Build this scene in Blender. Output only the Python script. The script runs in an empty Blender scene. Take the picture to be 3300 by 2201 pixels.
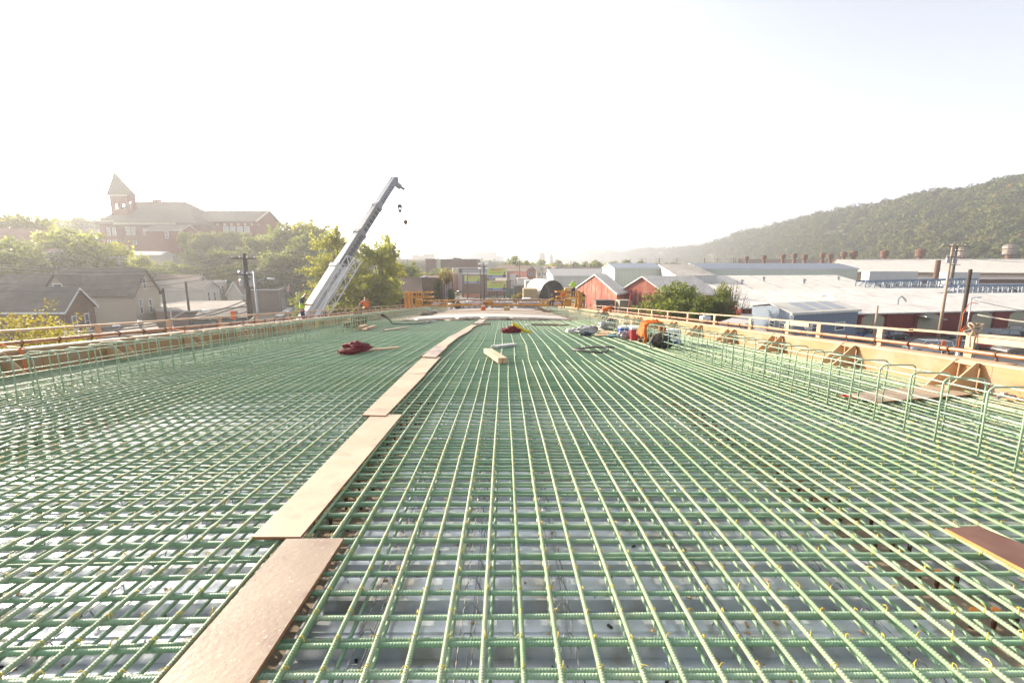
import bpy, math, random
import numpy as np
from mathutils import Vector, Matrix
R = math.radians
random.seed(7)
rng = np.random.default_rng(7)
SC = bpy.context.scene
COL = SC.collection

# ---------------------------------------------------------------- camera
ZC = 11.0                      # eye height above the valley floor
F = 1467.0                     # focal length in pixels of a 3300 px wide frame
TH = math.atan(250 / F)        # pitch down
PSI = math.atan(24 / F)        # yaw to the right
fw = Vector((math.sin(PSI) * math.cos(TH), math.cos(PSI) * math.cos(TH), -math.sin(TH)))
rt = Vector((math.cos(PSI), -math.sin(PSI), 0))
up = rt.cross(fw)
cd = bpy.data.cameras.new('camera'); cam = bpy.data.objects.new('camera', cd); COL.objects.link(cam)
cam.matrix_world = Matrix(((rt.x, up.x, -fw.x, 0), (rt.y, up.y, -fw.y, 0), (rt.z, up.z, -fw.z, ZC), (0, 0, 0, 1)))
cd.sensor_width = 36; cd.lens = 36 * F / 3300; cd.clip_start = 0.05; cd.clip_end = 20000
SC.camera = cam

# ---------------------------------------------------------------- light
SUN_AZ, SUN_EL = R(-50), R(17)          # azimuth from +Y towards +X
sdir = Vector((math.sin(SUN_AZ) * math.cos(SUN_EL), math.cos(SUN_AZ) * math.cos(SUN_EL), math.sin(SUN_EL)))
sl = bpy.data.lights.new('sun', 'SUN'); sun = bpy.data.objects.new('sun', sl); COL.objects.link(sun)
sl.energy = 4.2; sl.angle = R(0.55); sl.color = (1.0, 0.85, 0.64)
sun.rotation_mode = 'QUATERNION'; sun.rotation_quaternion = sdir.to_track_quat('Z', 'Y')
w = bpy.data.worlds.new('World'); SC.world = w; w.use_nodes = True
nt = w.node_tree; nt.nodes.clear()
sky = nt.nodes.new('ShaderNodeTexSky'); sky.sky_type = 'NISHITA'; sky.sun_disc = False
sky.sun_elevation = SUN_EL; sky.sun_rotation = SUN_AZ; sky.altitude = 250
sky.air_density = 0.55; sky.dust_density = 3.0; sky.ozone_density = 0.4
bg = nt.nodes.new('ShaderNodeBackground'); bg.inputs[1].default_value = 0.15
wo = nt.nodes.new('ShaderNodeOutputWorld')
hsv = nt.nodes.new('ShaderNodeHueSaturation'); hsv.inputs['Saturation'].default_value = .38   # hazy, milky sky
nt.links.new(sky.outputs[0], hsv.inputs['Color']); nt.links.new(hsv.outputs[0], bg.inputs[0]); nt.links.new(bg.outputs[0], wo.inputs[0])
vs = SC.view_settings; vs.view_transform = 'Standard'; vs.look = 'None'; vs.gamma = 1; vs.exposure = 1.56
cy = SC.cycles
cy.max_bounces = 6; cy.diffuse_bounces = 3; cy.glossy_bounces = 3; cy.transparent_max_bounces = 8; cy.volume_bounces = 0
cy.sample_clamp_indirect = 6; cy.caustics_reflective = False; cy.caustics_refractive = False
cy.use_denoising = True

# ---------------------------------------------------------------- pixel -> place
def ray(u, v):
    return fw + rt * ((u - 1650) / F) - up * ((v - 1100.5) / F)
def PY(u, v, Y):
    d = ray(u, v); t = Y / d.y
    return Vector((d.x * t, Y, ZC + d.z * t))
def PZ(u, v, z):
    d = ray(u, v); t = (z - ZC) / d.z
    return Vector((d.x * t, d.y * t, z))
def Hd(Y):
    return 1.46 + .03 * Y + .0025 * Y * Y if Y < 9 else 1.9325 + .075 * (Y - 9)
XC = -.95
def DZ(X, Y):
    return ZC - Hd(Y) - .010 * abs(X - XC)
def PD(u, v, lift=0.0):
    d = ray(u, v); lo, hi = .3, 140.0
    for _ in range(60):
        m = (lo + hi) / 2
        p = d * m
        if ZC + p.z > DZ(p.x, p.y) + lift: lo = m
        else: hi = m
    return Vector((d.x * lo, d.y * lo, ZC + d.z * lo))
def slope(Y):
    return math.atan(-(Hd(Y + .1) - Hd(Y - .1)) / .2)

# ---------------------------------------------------------------- meshes
class MB:
    def __init__(s): s.v = []; s.f = []; s.n = 0
    def add(s, vs, fs):
        o = len(s.v); s.v.extend([tuple(p) for p in vs]); s.f.extend([tuple(i + o for i in f) for f in fs]); return s
    def poly(s, *pts): return s.add(pts, [tuple(range(len(pts)))])
    def box(s, c, d, rz=0.0, rx=0.0, ry=0.0, taper=1.0):
        x, y, z = d[0] / 2, d[1] / 2, d[2] / 2
        P = [Vector((sx * x * (taper if sz > 0 else 1), sy * y * (taper if sz > 0 else 1), sz * z)) for sx, sy, sz in
             ((-1, -1, -1), (1, -1, -1), (1, 1, -1), (-1, 1, -1), (-1, -1, 1), (1, -1, 1), (1, 1, 1), (-1, 1, 1))]
        M = Matrix.Rotation(rz, 3, 'Z') @ Matrix.Rotation(ry, 3, 'Y') @ Matrix.Rotation(rx, 3, 'X')
        c = Vector(c)
        return s.add([c + M @ p for p in P], [(0, 3, 2, 1), (4, 5, 6, 7), (0, 1, 5, 4), (1, 2, 6, 5), (2, 3, 7, 6), (3, 0, 4, 7)])
    def b2(s, x0, x1, y0, y1, z0, z1):
        return s.box(((x0 + x1) / 2, (y0 + y1) / 2, (z0 + z1) / 2), (x1 - x0, y1 - y0, z1 - z0))
    def bar(s, a, b, w, h, upv=(0, 0, 1)):
        a, b = Vector(a), Vector(b); d = (b - a).normalized(); u_ = Vector(upv)
        if abs(d.dot(u_)) > .98: u_ = Vector((0, 1, 0))
        r = d.cross(u_).normalized(); u_ = r.cross(d)
        P = []
        for q in (a, b):
            for i, j in ((-1, -1), (1, -1), (1, 1), (-1, 1)): P.append(q + r * (i * w / 2) + u_ * (j * h / 2))
        return s.add(P, [(0, 3, 2, 1), (4, 5, 6, 7), (0, 1, 5, 4), (1, 2, 6, 5), (2, 3, 7, 6), (3, 0, 4, 7)])
    def tube(s, pts, r, n=8, cap=True):
        pts = [Vector(p) for p in pts]; m = len(pts)
        rs = r if hasattr(r, '__len__') else [r] * m
        P = []; pu = None
        for i, p in enumerate(pts):
            d = (pts[min(i + 1, m - 1)] - pts[max(i - 1, 0)])
            if d.length < 1e-9: d = Vector((0, 0, 1))
            d.normalize()
            if pu is None:
                pu = Vector((0, 0, 1)) if abs(d.z) < .9 else Vector((1, 0, 0))
            a = d.cross(pu)
            if a.length < 1e-4: a = d.cross(Vector((0, 1, 0)))
            a.normalize(); b = a.cross(d).normalized(); pu = b
            for k in range(n):
                t = 2 * math.pi * k / n
                P.append(p + (a * math.cos(t) + b * math.sin(t)) * rs[i])
        fs = []
        for i in range(m - 1):
            for k in range(n):
                k2 = (k + 1) % n
                fs.append((i * n + k, i * n + k2, (i + 1) * n + k2, (i + 1) * n + k))
        if cap: fs.append(tuple(range(n - 1, -1, -1))); fs.append(tuple((m - 1) * n + k for k in range(n)))
        return s.add(P, fs)
    def lathe(s, c, prof, n=16, axis='z'):
        c = Vector(c); P = []
        for r, h in prof:
            for k in range(n):
                t = 2 * math.pi * k / n; a, b = r * math.cos(t), r * math.sin(t)
                P.append(c + (Vector((a, b, h)) if axis == 'z' else Vector((h, a, b)) if axis == 'x' else Vector((a, h, b))))
        m = len(prof); fs = [tuple(range(n - 1, -1, -1)), tuple((m - 1) * n + k for k in range(n))]
        for i in range(m - 1):
            for k in range(n):
                k2 = (k + 1) % n; fs.append((i * n + k, i * n + k2, (i + 1) * n + k2, (i + 1) * n + k))
        return s.add(P, fs)
    def blob(s, c, r, seg=12, ring=8, seed=0, amp=.15, f=2.0):
        c = Vector(c); P = [];
        rn = random.Random(seed); ph = [rn.uniform(0, 6.3) for _ in range(6)]
        for i in range(ring + 1):
            t = math.pi * i / ring
            for k in range(seg):
                a = 2 * math.pi * k / seg
                d = Vector((math.sin(t) * math.cos(a), math.sin(t) * math.sin(a), math.cos(t)))
                q = 1 + amp * (math.sin(f * 2.3 * d.x + ph[0]) + math.sin(f * 2.9 * d.y + ph[1]) + math.sin(f * 3.1 * d.z + ph[2]) + .6 * math.sin(f * 5 * (d.x + d.y) + ph[3]) + .6 * math.sin(f * 6 * (d.z - d.x) + ph[4])) * (math.sin(t) ** .5 if i not in (0, ring) else 0)
                P.append(c + Vector((d.x * r[0], d.y * r[1], d.z * r[2])) * q)
        fs = []
        for i in range(ring):
            for k in range(seg):
                k2 = (k + 1) % seg; fs.append((i * seg + k, (i + 1) * seg + k, (i + 1) * seg + k2, i * seg + k2))
        return s.add(P, fs)
    def prism(s, pts2, y0, y1, M=None):
        """outline in (x,z) pushed from y0 to y1"""
        n = len(pts2); P = [Vector((x, y0, z)) for x, z in pts2] + [Vector((x, y1, z)) for x, z in pts2]
        if M is not None: P = [M @ p for p in P]
        return s.add(P, [tuple(range(n)), tuple(range(2 * n - 1, n - 1, -1))] + [(i, i + n, (i + 1) % n + n, (i + 1) % n) for i in range(n)])
    def build(s, name, m=None, parent=None, smooth=False, bevel=0, fix=True):
        me = bpy.data.meshes.new(name); me.from_pydata(s.v, [], s.f); me.update()
        o = bpy.data.objects.new(name, me); COL.objects.link(o)
        if m is not None: me.materials.append(m)
        if fix and len(s.f) < 60000:
            import bmesh
            bm = bmesh.new(); bm.from_mesh(me)
            bmesh.ops.recalc_face_normals(bm, faces=bm.faces); bm.to_mesh(me); bm.free()
        if smooth: me.polygons.foreach_set('use_smooth', [True] * len(me.polygons))
        if bevel:
            b = o.modifiers.new('bevel', 'BEVEL'); b.width = bevel; b.segments = 2; b.limit_method = 'ANGLE'
        if parent is not None:
            o.parent = parent; off = Vector((0, 0, 0)); q = parent
            while q is not None: off += q.location; q = q.parent
            if off.length > 1e-6: me.transform(Matrix.Translation(-off))
        return o
def mesh_np(name, V, Fq, m=None, smooth=False):
    me = bpy.data.meshes.new(name); V = np.asarray(V, dtype=np.float32); Fq = np.asarray(Fq, dtype=np.int32)
    me.vertices.add(len(V)); me.vertices.foreach_set('co', V.ravel())
    k = Fq.shape[1]; me.loops.add(Fq.size); me.loops.foreach_set('vertex_index', Fq.ravel())
    me.polygons.add(len(Fq)); me.polygons.foreach_set('loop_start', np.arange(0, Fq.size, k, dtype=np.int32))
    me.polygons.foreach_set('loop_total', np.full(len(Fq), k, dtype=np.int32))
    if smooth: me.polygons.foreach_set('use_smooth', np.ones(len(Fq), dtype=bool))
    if m is not None: me.materials.append(m)
    me.update(calc_edges=True)
    return me
def link(name, me, parent=None, loc=(0, 0, 0)):
    o = bpy.data.objects.new(name, me); COL.objects.link(o); o.location = loc
    if parent is not None: o.parent = parent
    return o
def tag(o, label=None, cat=None, group=None, kind=None):
    if label: o['label'] = label
    if cat: o['category'] = cat
    if group: o['group'] = group
    if kind: o['kind'] = kind
    return o
def thing(name, label, cat, loc=(0, 0, 0), rz=0.0, group=None):
    o = bpy.data.objects.new(name, None); COL.objects.link(o); o.empty_display_size = .2
    o.location = loc; o.rotation_euler = (0, 0, rz)
    return tag(o, label, cat, group)
def struct(name, mb_or_me, m=None, **k):
    o = mb_or_me.build(name, m, **k) if isinstance(mb_or_me, MB) else link(name, mb_or_me)
    o['kind'] = 'structure'; return o
def copy_tree(o, parent=None):
    c = o.copy(); COL.objects.link(c)
    if parent is not None: c.parent = parent
    for ch in o.children: copy_tree(ch, c)
    return c
def text_part(name, s, size, m, parent, M, extr=.01, width=None, bold=0.0):
    cu = bpy.data.curves.new(name, 'FONT'); cu.body = s; cu.size = size; cu.extrude = extr; cu.offset = bold
    cu.align_x = 'CENTER'; cu.align_y = 'CENTER'; cu.resolution_u = 2
    t = bpy.data.objects.new(name, cu); COL.objects.link(t)
    dg = bpy.context.evaluated_depsgraph_get()
    me = bpy.data.meshes.new_from_object(t.evaluated_get(dg)); bpy.data.objects.remove(t)
    xs = [v.co.x for v in me.vertices]; sx = 1.0
    if width and xs: sx = width / (max(xs) - min(xs))
    me.transform(M @ Matrix.Diagonal((sx, 1, 1, 1)))
    me.materials.clear(); me.materials.append(m)
    return link(name, me, parent)

# ---------------------------------------------------------------- materials
def newmat(name):
    m = bpy.data.materials.new(name); m.use_nodes = True
    t = m.node_tree; b = t.nodes['Principled BSDF']; return m, t, b
def coords(t, stretch=(1, 1, 1), src='Object'):
    tc = t.nodes.new('ShaderNodeTexCoord'); mp = t.nodes.new('ShaderNodeMapping'); mp.inputs['Scale'].default_value = stretch
    t.links.new(tc.outputs[src], mp.inputs[0]); return mp.outputs[0]
def noise(t, vec, scale, detail=4, rough=.55):
    n = t.nodes.new('ShaderNodeTexNoise'); n.inputs['Scale'].default_value = scale; n.inputs['Detail'].default_value = detail
    n.inputs['Roughness'].default_value = rough; t.links.new(vec, n.inputs['Vector']); return n.outputs[0]
def ramp(t, fac, stops):
    r = t.nodes.new('ShaderNodeValToRGB'); e = r.color_ramp.elements
    while len(e) < len(stops): e.new(.5)
    for i, (p, c) in enumerate(stops): e[i].position = p; e[i].color = (*c, 1) if len(c) == 3 else c
    t.links.new(fac, r.inputs[0]); return r.outputs[0]
def bumpn(t, b, h, strength, dist=.01):
    n = t.nodes.new('ShaderNodeBump'); n.inputs['Strength'].default_value = strength; n.inputs['Distance'].default_value = dist
    t.links.new(h, n.inputs['Height']); t.links.new(n.outputs[0], b.inputs['Normal'])
def mixc(t, fac, a, b_, mode='MIX'):
    n = t.nodes.new('ShaderNodeMix'); n.data_type = 'RGBA'; n.blend_type = mode
    for sock, v in ((0, fac), (6, a), (7, b_)):
        if hasattr(v, 'is_output'): t.links.new(v, n.inputs[sock])
        elif isinstance(v, (int, float)): n.inputs[sock].default_value = v
        else: n.inputs[sock].default_value = (*v, 1)
    return n.outputs[2]
def mat(name, c1, c2=None, scale=4, rough=.6, metal=0.0, bump=0.0, bscale=None, stretch=(1, 1, 1), lo=.35, hi=.65, detail=5, spec=.5, bd=.01, c3=None, s3=.6, coat=0.0):
    m, t, b = newmat(name); b.inputs['Roughness'].default_value = rough; b.inputs['Metallic'].default_value = metal
    b.inputs['Specular IOR Level'].default_value = spec
    if coat: b.inputs['Coat Weight'].default_value = coat; b.inputs['Coat Roughness'].default_value = .1
    v = coords(t, stretch)
    if c2 is None: c2 = tuple(x * .75 for x in c1)
    n = noise(t, v, scale, detail)
    c = ramp(t, n, [(lo, c1), (hi, c2)])
    if c3 is not None:
        f = ramp(t, noise(t, coords(t), s3, 6, .65), [(.52, (0, 0, 0)), (.64, (1, 1, 1))])
        c = mixc(t, f, c, c3)
    t.links.new(c, b.inputs['Base Color'])
    if bump: bumpn(t, b, noise(t, v, bscale or scale * 4, 6), bump, bd)
    return m
def wallvec(t):
    """(x+y, z) on any upright wall"""
    tc = t.nodes.new('ShaderNodeTexCoord'); s = t.nodes.new('ShaderNodeSeparateXYZ'); t.links.new(tc.outputs['Object'], s.inputs[0])
    a = t.nodes.new('ShaderNodeMath'); a.operation = 'ADD'; t.links.new(s.outputs[0], a.inputs[0]); t.links.new(s.outputs[1], a.inputs[1])
    c = t.nodes.new('ShaderNodeCombineXYZ'); t.links.new(a.outputs[0], c.inputs[0]); t.links.new(s.outputs[2], c.inputs[1])
    return c.outputs[0], a.outputs[0], s.outputs[2], s
def brick(name, c1, c2, mortar, bw=.9, bh=.35, stain=(.2, .15, .12), amt=.5):
    m, t, b = newmat(name); v, *_ = wallvec(t)
    n = t.nodes.new('ShaderNodeTexBrick'); t.links.new(v, n.inputs['Vector'])
    n.inputs['Color1'].default_value = (*c1, 1); n.inputs['Color2'].default_value = (*c2, 1); n.inputs['Mortar'].default_value = (*mortar, 1)
    n.inputs['Scale'].default_value = 1; n.inputs['Brick Width'].default_value = bw; n.inputs['Row Height'].default_value = bh; n.inputs['Mortar Size'].default_value = .02
    f = ramp(t, noise(t, coords(t), .35, 7, .7), [(.45, (0, 0, 0)), (.7, (amt, amt, amt))])
    c = mixc(t, f, n.outputs[0], stain)
    t.links.new(c, b.inputs['Base Color']); b.inputs['Roughness'].default_value = .85; b.inputs['Specular IOR Level'].default_value = .2
    return m
def lines(name, c1, c2, period, axis='z', duty=.12, rough=.75, metal=0.0, dirt=(.3, .27, .24), damt=.25, bump=.5):
    """parallel seams: 'z' = horizontal siding, 'h' = vertical ribs on a wall, 'x'/'y' = seams on a roof"""
    m, t, b = newmat(name); _, xy, z, s = wallvec(t)
    src = {'z': z, 'h': xy, 'x': s.outputs[0], 'y': s.outputs[1]}[axis]
    d = t.nodes.new('ShaderNodeMath'); d.operation = 'DIVIDE'; t.links.new(src, d.inputs[0]); d.inputs[1].default_value = period
    f = t.nodes.new('ShaderNodeMath'); f.operation = 'FRACT'; t.links.new(d.outputs[0], f.inputs[0])
    k = ramp(t, f.outputs[0], [(0, (1, 1, 1)), (duty, (1, 1, 1)), (duty + .05, (0, 0, 0)), (1, (0, 0, 0))])
    c = mixc(t, k, c1, c2)
    g = ramp(t, noise(t, coords(t, (1, 1, .25)), .5, 7, .7), [(.42, (0, 0, 0)), (.75, (damt, damt, damt))])
    c = mixc(t, g, c, dirt)
    t.links.new(c, b.inputs['Base Color']); b.inputs['Roughness'].default_value = rough; b.inputs['Metallic'].default_value = metal
    b.inputs['Specular IOR Level'].default_value = .3
    if bump: bumpn(t, b, f.outputs[0], bump, .03)
    return m
def leafmat(name, a, b_, c_, s=.25, trans=.45):
    m, t, b = newmat(name); v = coords(t)
    col = ramp(t, noise(t, v, s, 5, .7), [(.3, a), (.5, b_), (.7, c_)])
    oi = t.nodes.new('ShaderNodeObjectInfo'); hs = t.nodes.new('ShaderNodeHueSaturation')
    mr = t.nodes.new('ShaderNodeMapRange'); mr.inputs[3].default_value = .485; mr.inputs[4].default_value = .52
    t.links.new(oi.outputs['Random'], mr.inputs[0]); t.links.new(mr.outputs[0], hs.inputs['Hue']); t.links.new(col, hs.inputs['Color'])
    col = hs.outputs[0]
    t.links.new(col, b.inputs['Base Color']); b.inputs['Roughness'].default_value = .55; b.inputs['Specular IOR Level'].default_value = .25
    tr = t.nodes.new('ShaderNodeBsdfTranslucent'); cc = mixc(t, .5, col, (.5, .55, .05)); t.links.new(cc, tr.inputs[0])
    mx = t.nodes.new('ShaderNodeMixShader'); mx.inputs[0].default_value = trans
    t.links.new(b.outputs[0], mx.inputs[1]); t.links.new(tr.outputs[0], mx.inputs[2])
    t.links.new(mx.outputs[0], t.nodes['Material Output'].inputs[0])
    return m
M = {}
M['rebar'] = mat('epoxy_green', (.30, .375, .235), (.235, .325, .20), 9, .5, bump=.15, bscale=300, c3=(.38, .39, .28), s3=5, spec=.3)
M['rebar_mid'] = mat('epoxy_green_cross', (.285, .42, .28), (.225, .36, .23), 7, .42, c3=(.34, .45, .28), s3=3)
M['rebar_low'] = mat('epoxy_green_lower', (.28, .41, .28), (.225, .35, .235), 7, .42, c3=(.34, .44, .31), s3=3)
for _m in (M['rebar'], M['rebar_low'], M['rebar_mid']):   # every bar has weathered a little differently
    _t = _m.node_tree; _b = _t.nodes['Principled BSDF']; _l = _b.inputs['Base Color'].links[0].from_socket
    _o = _t.nodes.new('ShaderNodeObjectInfo'); _r = ramp(_t, _o.outputs['Random'], [(0, (.78, .88, .80)), (.5, (1, 1, 1)), (1, (1.22, 1.12, 1.15))])
    _t.links.new(mixc(_t, 1.0, _l, _r, 'MULTIPLY'), _b.inputs['Base Color'])
M['hoop'] = mat('epoxy_green_hoop', (.36, .46, .33), (.28, .39, .27), 6, .4)
M['tie_y'] = mat('yellow_tie', (.75, .56, .06), (.55, .42, .06), 30, .4)
M['tie_b'] = mat('blue_tie', (.12, .28, .36), (.08, .2, .28), 30, .45)
M['wire'] = mat('grey_wire', (.32, .32, .33), (.2, .19, .18), 12, .45, .6)
M['galv'] = mat('galvanised_pan', (.68, .72, .78), (.54, .57, .61), 2.2, .30, .5, bump=.12, bscale=20, c3=(.50, .49, .46), s3=2.6, lo=.3, hi=.7)
M['rust'] = mat('rust', (.16, .07, .035), (.09, .045, .03), 8, .8, bump=.3, bscale=60)
M['rustcap'] = mat('rust_orange', (.72, .27, .06), (.55, .18, .04), 20, .8)
M['flange'] = mat('girder_flange', (.34, .27, .2), (.2, .15, .11), 4, .8, bump=.2)
M['filmply'] = mat('film_faced_plywood', (.24, .17, .115), (.31, .235, .165), 2.5, .42, bump=.28, bscale=40, c3=(.17, .085, .07), s3=2.2, bd=.006, spec=.35)
M['filmply2'] = mat('pale_plywood', (.43, .335, .235), (.35, .26, .17), 2.0, .6, bump=.3, bscale=50, c3=(.29, .22, .15), s3=2.5, bd=.004)
def spots(m, col, scale, thr, w_=.03):
    t = m.node_tree; b = t.nodes['Principled BSDF']; l = b.inputs['Base Color'].links[0].from_socket
    f = ramp(t, noise(t, coords(t), scale, 2, .5), [(thr, (0, 0, 0)), (thr + w_, (1, 1, 1))]); t.links.new(mixc(t, f, l, col), b.inputs['Base Color'])
M['plyedge'] = mat('plywood_edge', (.36, .17, .07), (.16, .07, .035), 6, .8, stretch=(1, 1, 30))
M['form'] = mat('form_plywood', (.38, .215, .095), (.30, .16, .065), 3.5, .6, stretch=(1, .18, 3), c3=(.33, .22, .14), s3=1.7, bump=.08)
spots(M['rebar'], (.24, .17, .09), 38, .70); spots(M['filmply'], (.05, .03, .02), 26, .74, .01); spots(M['filmply2'], (.10, .06, .04), 22, .73, .01); spots(M['filmply'], (.40, .33, .27), 60, .66); spots(M['form'], (.16, .08, .04), 9, .73, .02); spots(M['form'], (.52, .20, .13), 1.1, .70, .06)
M['formL'] = M['form']
M['form_lit'] = mat('form_plywood_lit', (.62, .43, .25), (.52, .33, .18), 3, .6)  # form plywood made paler: sunlight reflected onto the brackets is painted in
M['lumber'] = mat('lumber', (.52, .37, .245), (.42, .28, .175), 2.5, .65, stretch=(.4, .4, 3), c3=(.5, .33, .2), s3=2)
M['lumberg'] = mat('weathered_lumber', (.33, .25, .19), (.24, .18, .14), 3, .8, stretch=(1, .3, 3))
M['pipe'] = mat('rusty_pipe', (.38, .19, .09), (.24, .11, .06), 3, .35, .35, bump=.1, c3=(.5, .28, .14), s3=1.2)
M['concrete'] = mat('concrete', (.40, .39, .37), (.33, .31, .29), .8, .8, bump=.2, bscale=8, c3=(.28, .25, .22), s3=.25)
M['concwet'] = mat('fresh_concrete', (.40, .37, .32), (.33, .30, .26), .5, .45, bump=.05, bscale=3, c3=(.30, .24, .19), s3=.3)
M['concrough'] = mat('rough_concrete', (.22, .18, .15), (.34, .27, .2), 3, .9, bump=1, bscale=9, bd=.06)
M['yellow'] = mat('machine_yellow', (.60, .28, .015), (.48, .21, .015), 3, .45, c3=(.35, .2, .05), s3=1.5)
M['white'] = mat('white_paint', (.72, .72, .71), (.62, .62, .62), 2, .4)
M['cranegrey'] = mat('crane_grey', (.25, .265, .285), (.20, .21, .23), 1.2, .45)
M['cranewhite'] = mat('crane_white', (.66, .65, .63), (.55, .53, .5), 1.0, .45)
M['black'] = mat('black_plastic', (.02, .02, .022), (.035, .035, .035), 6, .5)
M['dark'] = mat('dark_interior', (.03, .028, .026), (.045, .04, .035), 2, .8)
M['orange'] = mat('safety_orange', (.75, .15, .015), (.65, .12, .01), 5, .6)
M['orangecloth'] = mat('orange_cloth', (.62, .14, .012), (.50, .10, .01), 6, .8, bump=.4, bscale=12)
M['lime'] = mat('lime_cloth', (.45, .75, .06), (.38, .66, .05), 5, .8)
M['redcloth'] = mat('red_cloth', (.20, .018, .025), (.12, .012, .018), 6, .75, bump=.4, bscale=10)
M['yellowcloth'] = mat('yellow_cloth', (.75, .55, .03), (.6, .42, .03), 8, .8, bump=.4)
M['navy'] = mat('dark_blue_cloth', (.03, .04, .07), (.05, .06, .09), 5, .85)
M['skin'] = mat('skin', (.42, .23, .15), (.36, .19, .12), 8, .55)
M['reflect'] = mat('reflective_tape', (.75, .75, .72), (.6, .6, .58), 8, .3)
M['bluep'] = mat('blue_plastic', (.03, .09, .40), (.03, .08, .35), 3, .35)
M['redp'] = mat('red_plastic', (.55, .04, .05), (.45, .035, .045), 3, .35)
M['whitep'] = mat('white_plastic', (.8, .8, .8), (.72, .72, .72), 3, .35)
M['yellowp'] = mat('yellow_plastic', (.78, .50, .03), (.7, .42, .02), 3, .35)
M['bag'] = mat('clear_bag', (.60, .59, .57), (.22, .22, .25), 5, .25, bump=.8, bscale=14, bd=.03)
M['camo'] = mat('camo_bag', (.05, .04, .035), (.13, .10, .08), 6, .8, bump=.5, bscale=12, lo=.45, hi=.55)
M['tan'] = mat('tan_leather', (.25, .16, .09), (.12, .08, .05), 5, .75)
M['foam'] = mat('foam_grey', (.42, .42, .42), (.36, .36, .36), 5, .9)
M['card'] = mat('cardboard', (.55, .38, .22), (.48, .32, .18), 3, .8)
M['rope'] = mat('rope', (.45, .36, .26), (.3, .23, .16), 20, .9)
M['glass'] = mat('window_glass', (.05, .06, .07), (.08, .09, .1), 1, .08, spec=.8)
M['glassl'] = mat('pale_window', (.35, .38, .4), (.22, .25, .28), 1.5, .15, spec=.8)
M['asphalt'] = mat('asphalt', (.10, .098, .095), (.075, .073, .07), .6, .85, bump=.2, bscale=10, c3=(.14, .135, .125), s3=.05)
M['earth'] = mat('ground', (.12, .11, .06), (.06, .075, .03), .12, .95, c3=(.21, .19, .15), s3=.02)
M['grass'] = mat('dry_grass', (.20, .19, .06), (.28, .22, .09), 1.2, .95)
M['bark'] = mat('bark', (.10, .075, .055), (.06, .045, .035), 3, .9, stretch=(3, 3, .6), bump=.5)
M['pole'] = mat('utility_pole', (.40, .30, .22), (.28, .20, .15), 2, .85, stretch=(4, 4, .3))
M['poled'] = mat('dark_pole', (.07, .05, .04), (.04, .03, .025), 2, .85, stretch=(4, 4, .3))
M['steel'] = mat('steel_pole', (.38, .39, .41), (.3, .31, .33), 3, .4, .5)
M['cable'] = mat('cable', (.05, .05, .05), (.08, .08, .08), 3, .6)
M['cablel'] = mat('pale_cable', (.42, .38, .33), (.35, .32, .28), 3, .6)
# ================================================================ the bridge deck
XL, XR = -8.72, 6.84
def bar_mesh(name, P, r, m, n=8, ribs=None, axis=1, pitch=.013):
    """P: list of path samples; ribs = (s0, s1) stretch along the axis that gets real deformations"""
    P = np.asarray(P, float); s = P[:, axis]
    if ribs:
        a, b = ribs
        k = np.arange(a, b, pitch)
        fine = (k[:, None] + np.array([0, .45, .6, .85]) * pitch).ravel()
        rad = np.tile(np.array([r, r, r * 1.13, r * 1.13]), len(k))
        out = s[(s < a - .01) | (s > b + .01)]
        S = np.concatenate([fine, out]); RR = np.concatenate([rad, np.full(len(out), r)])
        o = np.argsort(S); S = S[o]; RR = RR[o]
    else:
        S = s; RR = np.full(len(s), r)
    C = np.stack([np.interp(S, s, P[:, j]) for j in range(3)], 1); C[:, axis] = S
    t = np.arange(n) * 2 * np.pi / n
    oth = [j for j in range(3) if j != axis]
    V = np.repeat(C[:, None, :], n, 1)
    V[:, :, oth[0]] += RR[:, None] * np.cos(t); V[:, :, oth[1]] += RR[:, None] * np.sin(t)
    V[:, :, axis] += .0035 * np.sin(t + .8) * (RR[:, None] > 0)
    N = len(S); i = np.arange(N - 1)[:, None] * n; k0 = np.arange(n)[None]; k1 = (k0 + 1) % n
    Q = np.stack([i + k0, i + k1, i + n + k1, i + n + k0], -1).reshape(-1, 4)
    return mesh_np(name, V.reshape(-1, 3), Q, m, smooth=True)
R1, R2 = .0104, .0095
def zc(Y): return ZC - Hd(Y)
def crown(X): return -.010 * abs(X - XC)
def longpath(y0, y1, wig, seed, bend=0.0):
    rn = random.Random(seed); ph = rn.uniform(0, 6)
    ys = np.arange(y0, y1 + .001, .15)
    return [(wig * math.sin(y * .9 + ph) * min(1, max(0, (y - 3) / 5)) + bend * (1 / (1 + math.exp(-(y - 10.5) * 2))), y, zc(y) + .002 * math.sin(y * 5 + ph)) for y in ys]
meshA = [bar_mesh('rebar_long', longpath(-3, 27.6, .012, 10 + k, b_), R1, M['rebar'], 8, (1.0, 7.5)) for k, b_ in enumerate((.05, .02, .075, .035))]
meshB = [bar_mesh('rebar_short', longpath(-3, 9.3 + d, .010, 20 + k), R1, M['rebar'], 8, (1.0, 7.5)) for k, d in enumerate((0, .05, -.04))]
meshBL = bar_mesh('rebar_long_straight', longpath(-3, 27.6, .012, 31), R1, M['rebar'], 8, (2, 8))
meshC = bar_mesh('rebar_far', longpath(18.3, 27.6, .02, 40), R1, M['rebar'], 6)
meshD = bar_mesh('rebar_lap', longpath(9.9, 12.2, .012, 41), R1, M['rebar'], 6)
xt = np.unique(np.concatenate([np.arange(XL, XR + .01, .3), [XC]]))
def transpath(seed, dz=0.0):
    rn = random.Random(seed); ph = rn.uniform(0, 6)
    return [(x, .004 * math.sin(x * 1.3 + ph), crown(x) + .0025 * math.sin(x * 2.1 + ph) + dz) for x in xt]
meshT = [bar_mesh('rebar_cross', transpath(50 + k), R1, M['rebar_mid'], 8, (-5.2, 4.6), axis=0) for k in range(3)]
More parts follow.
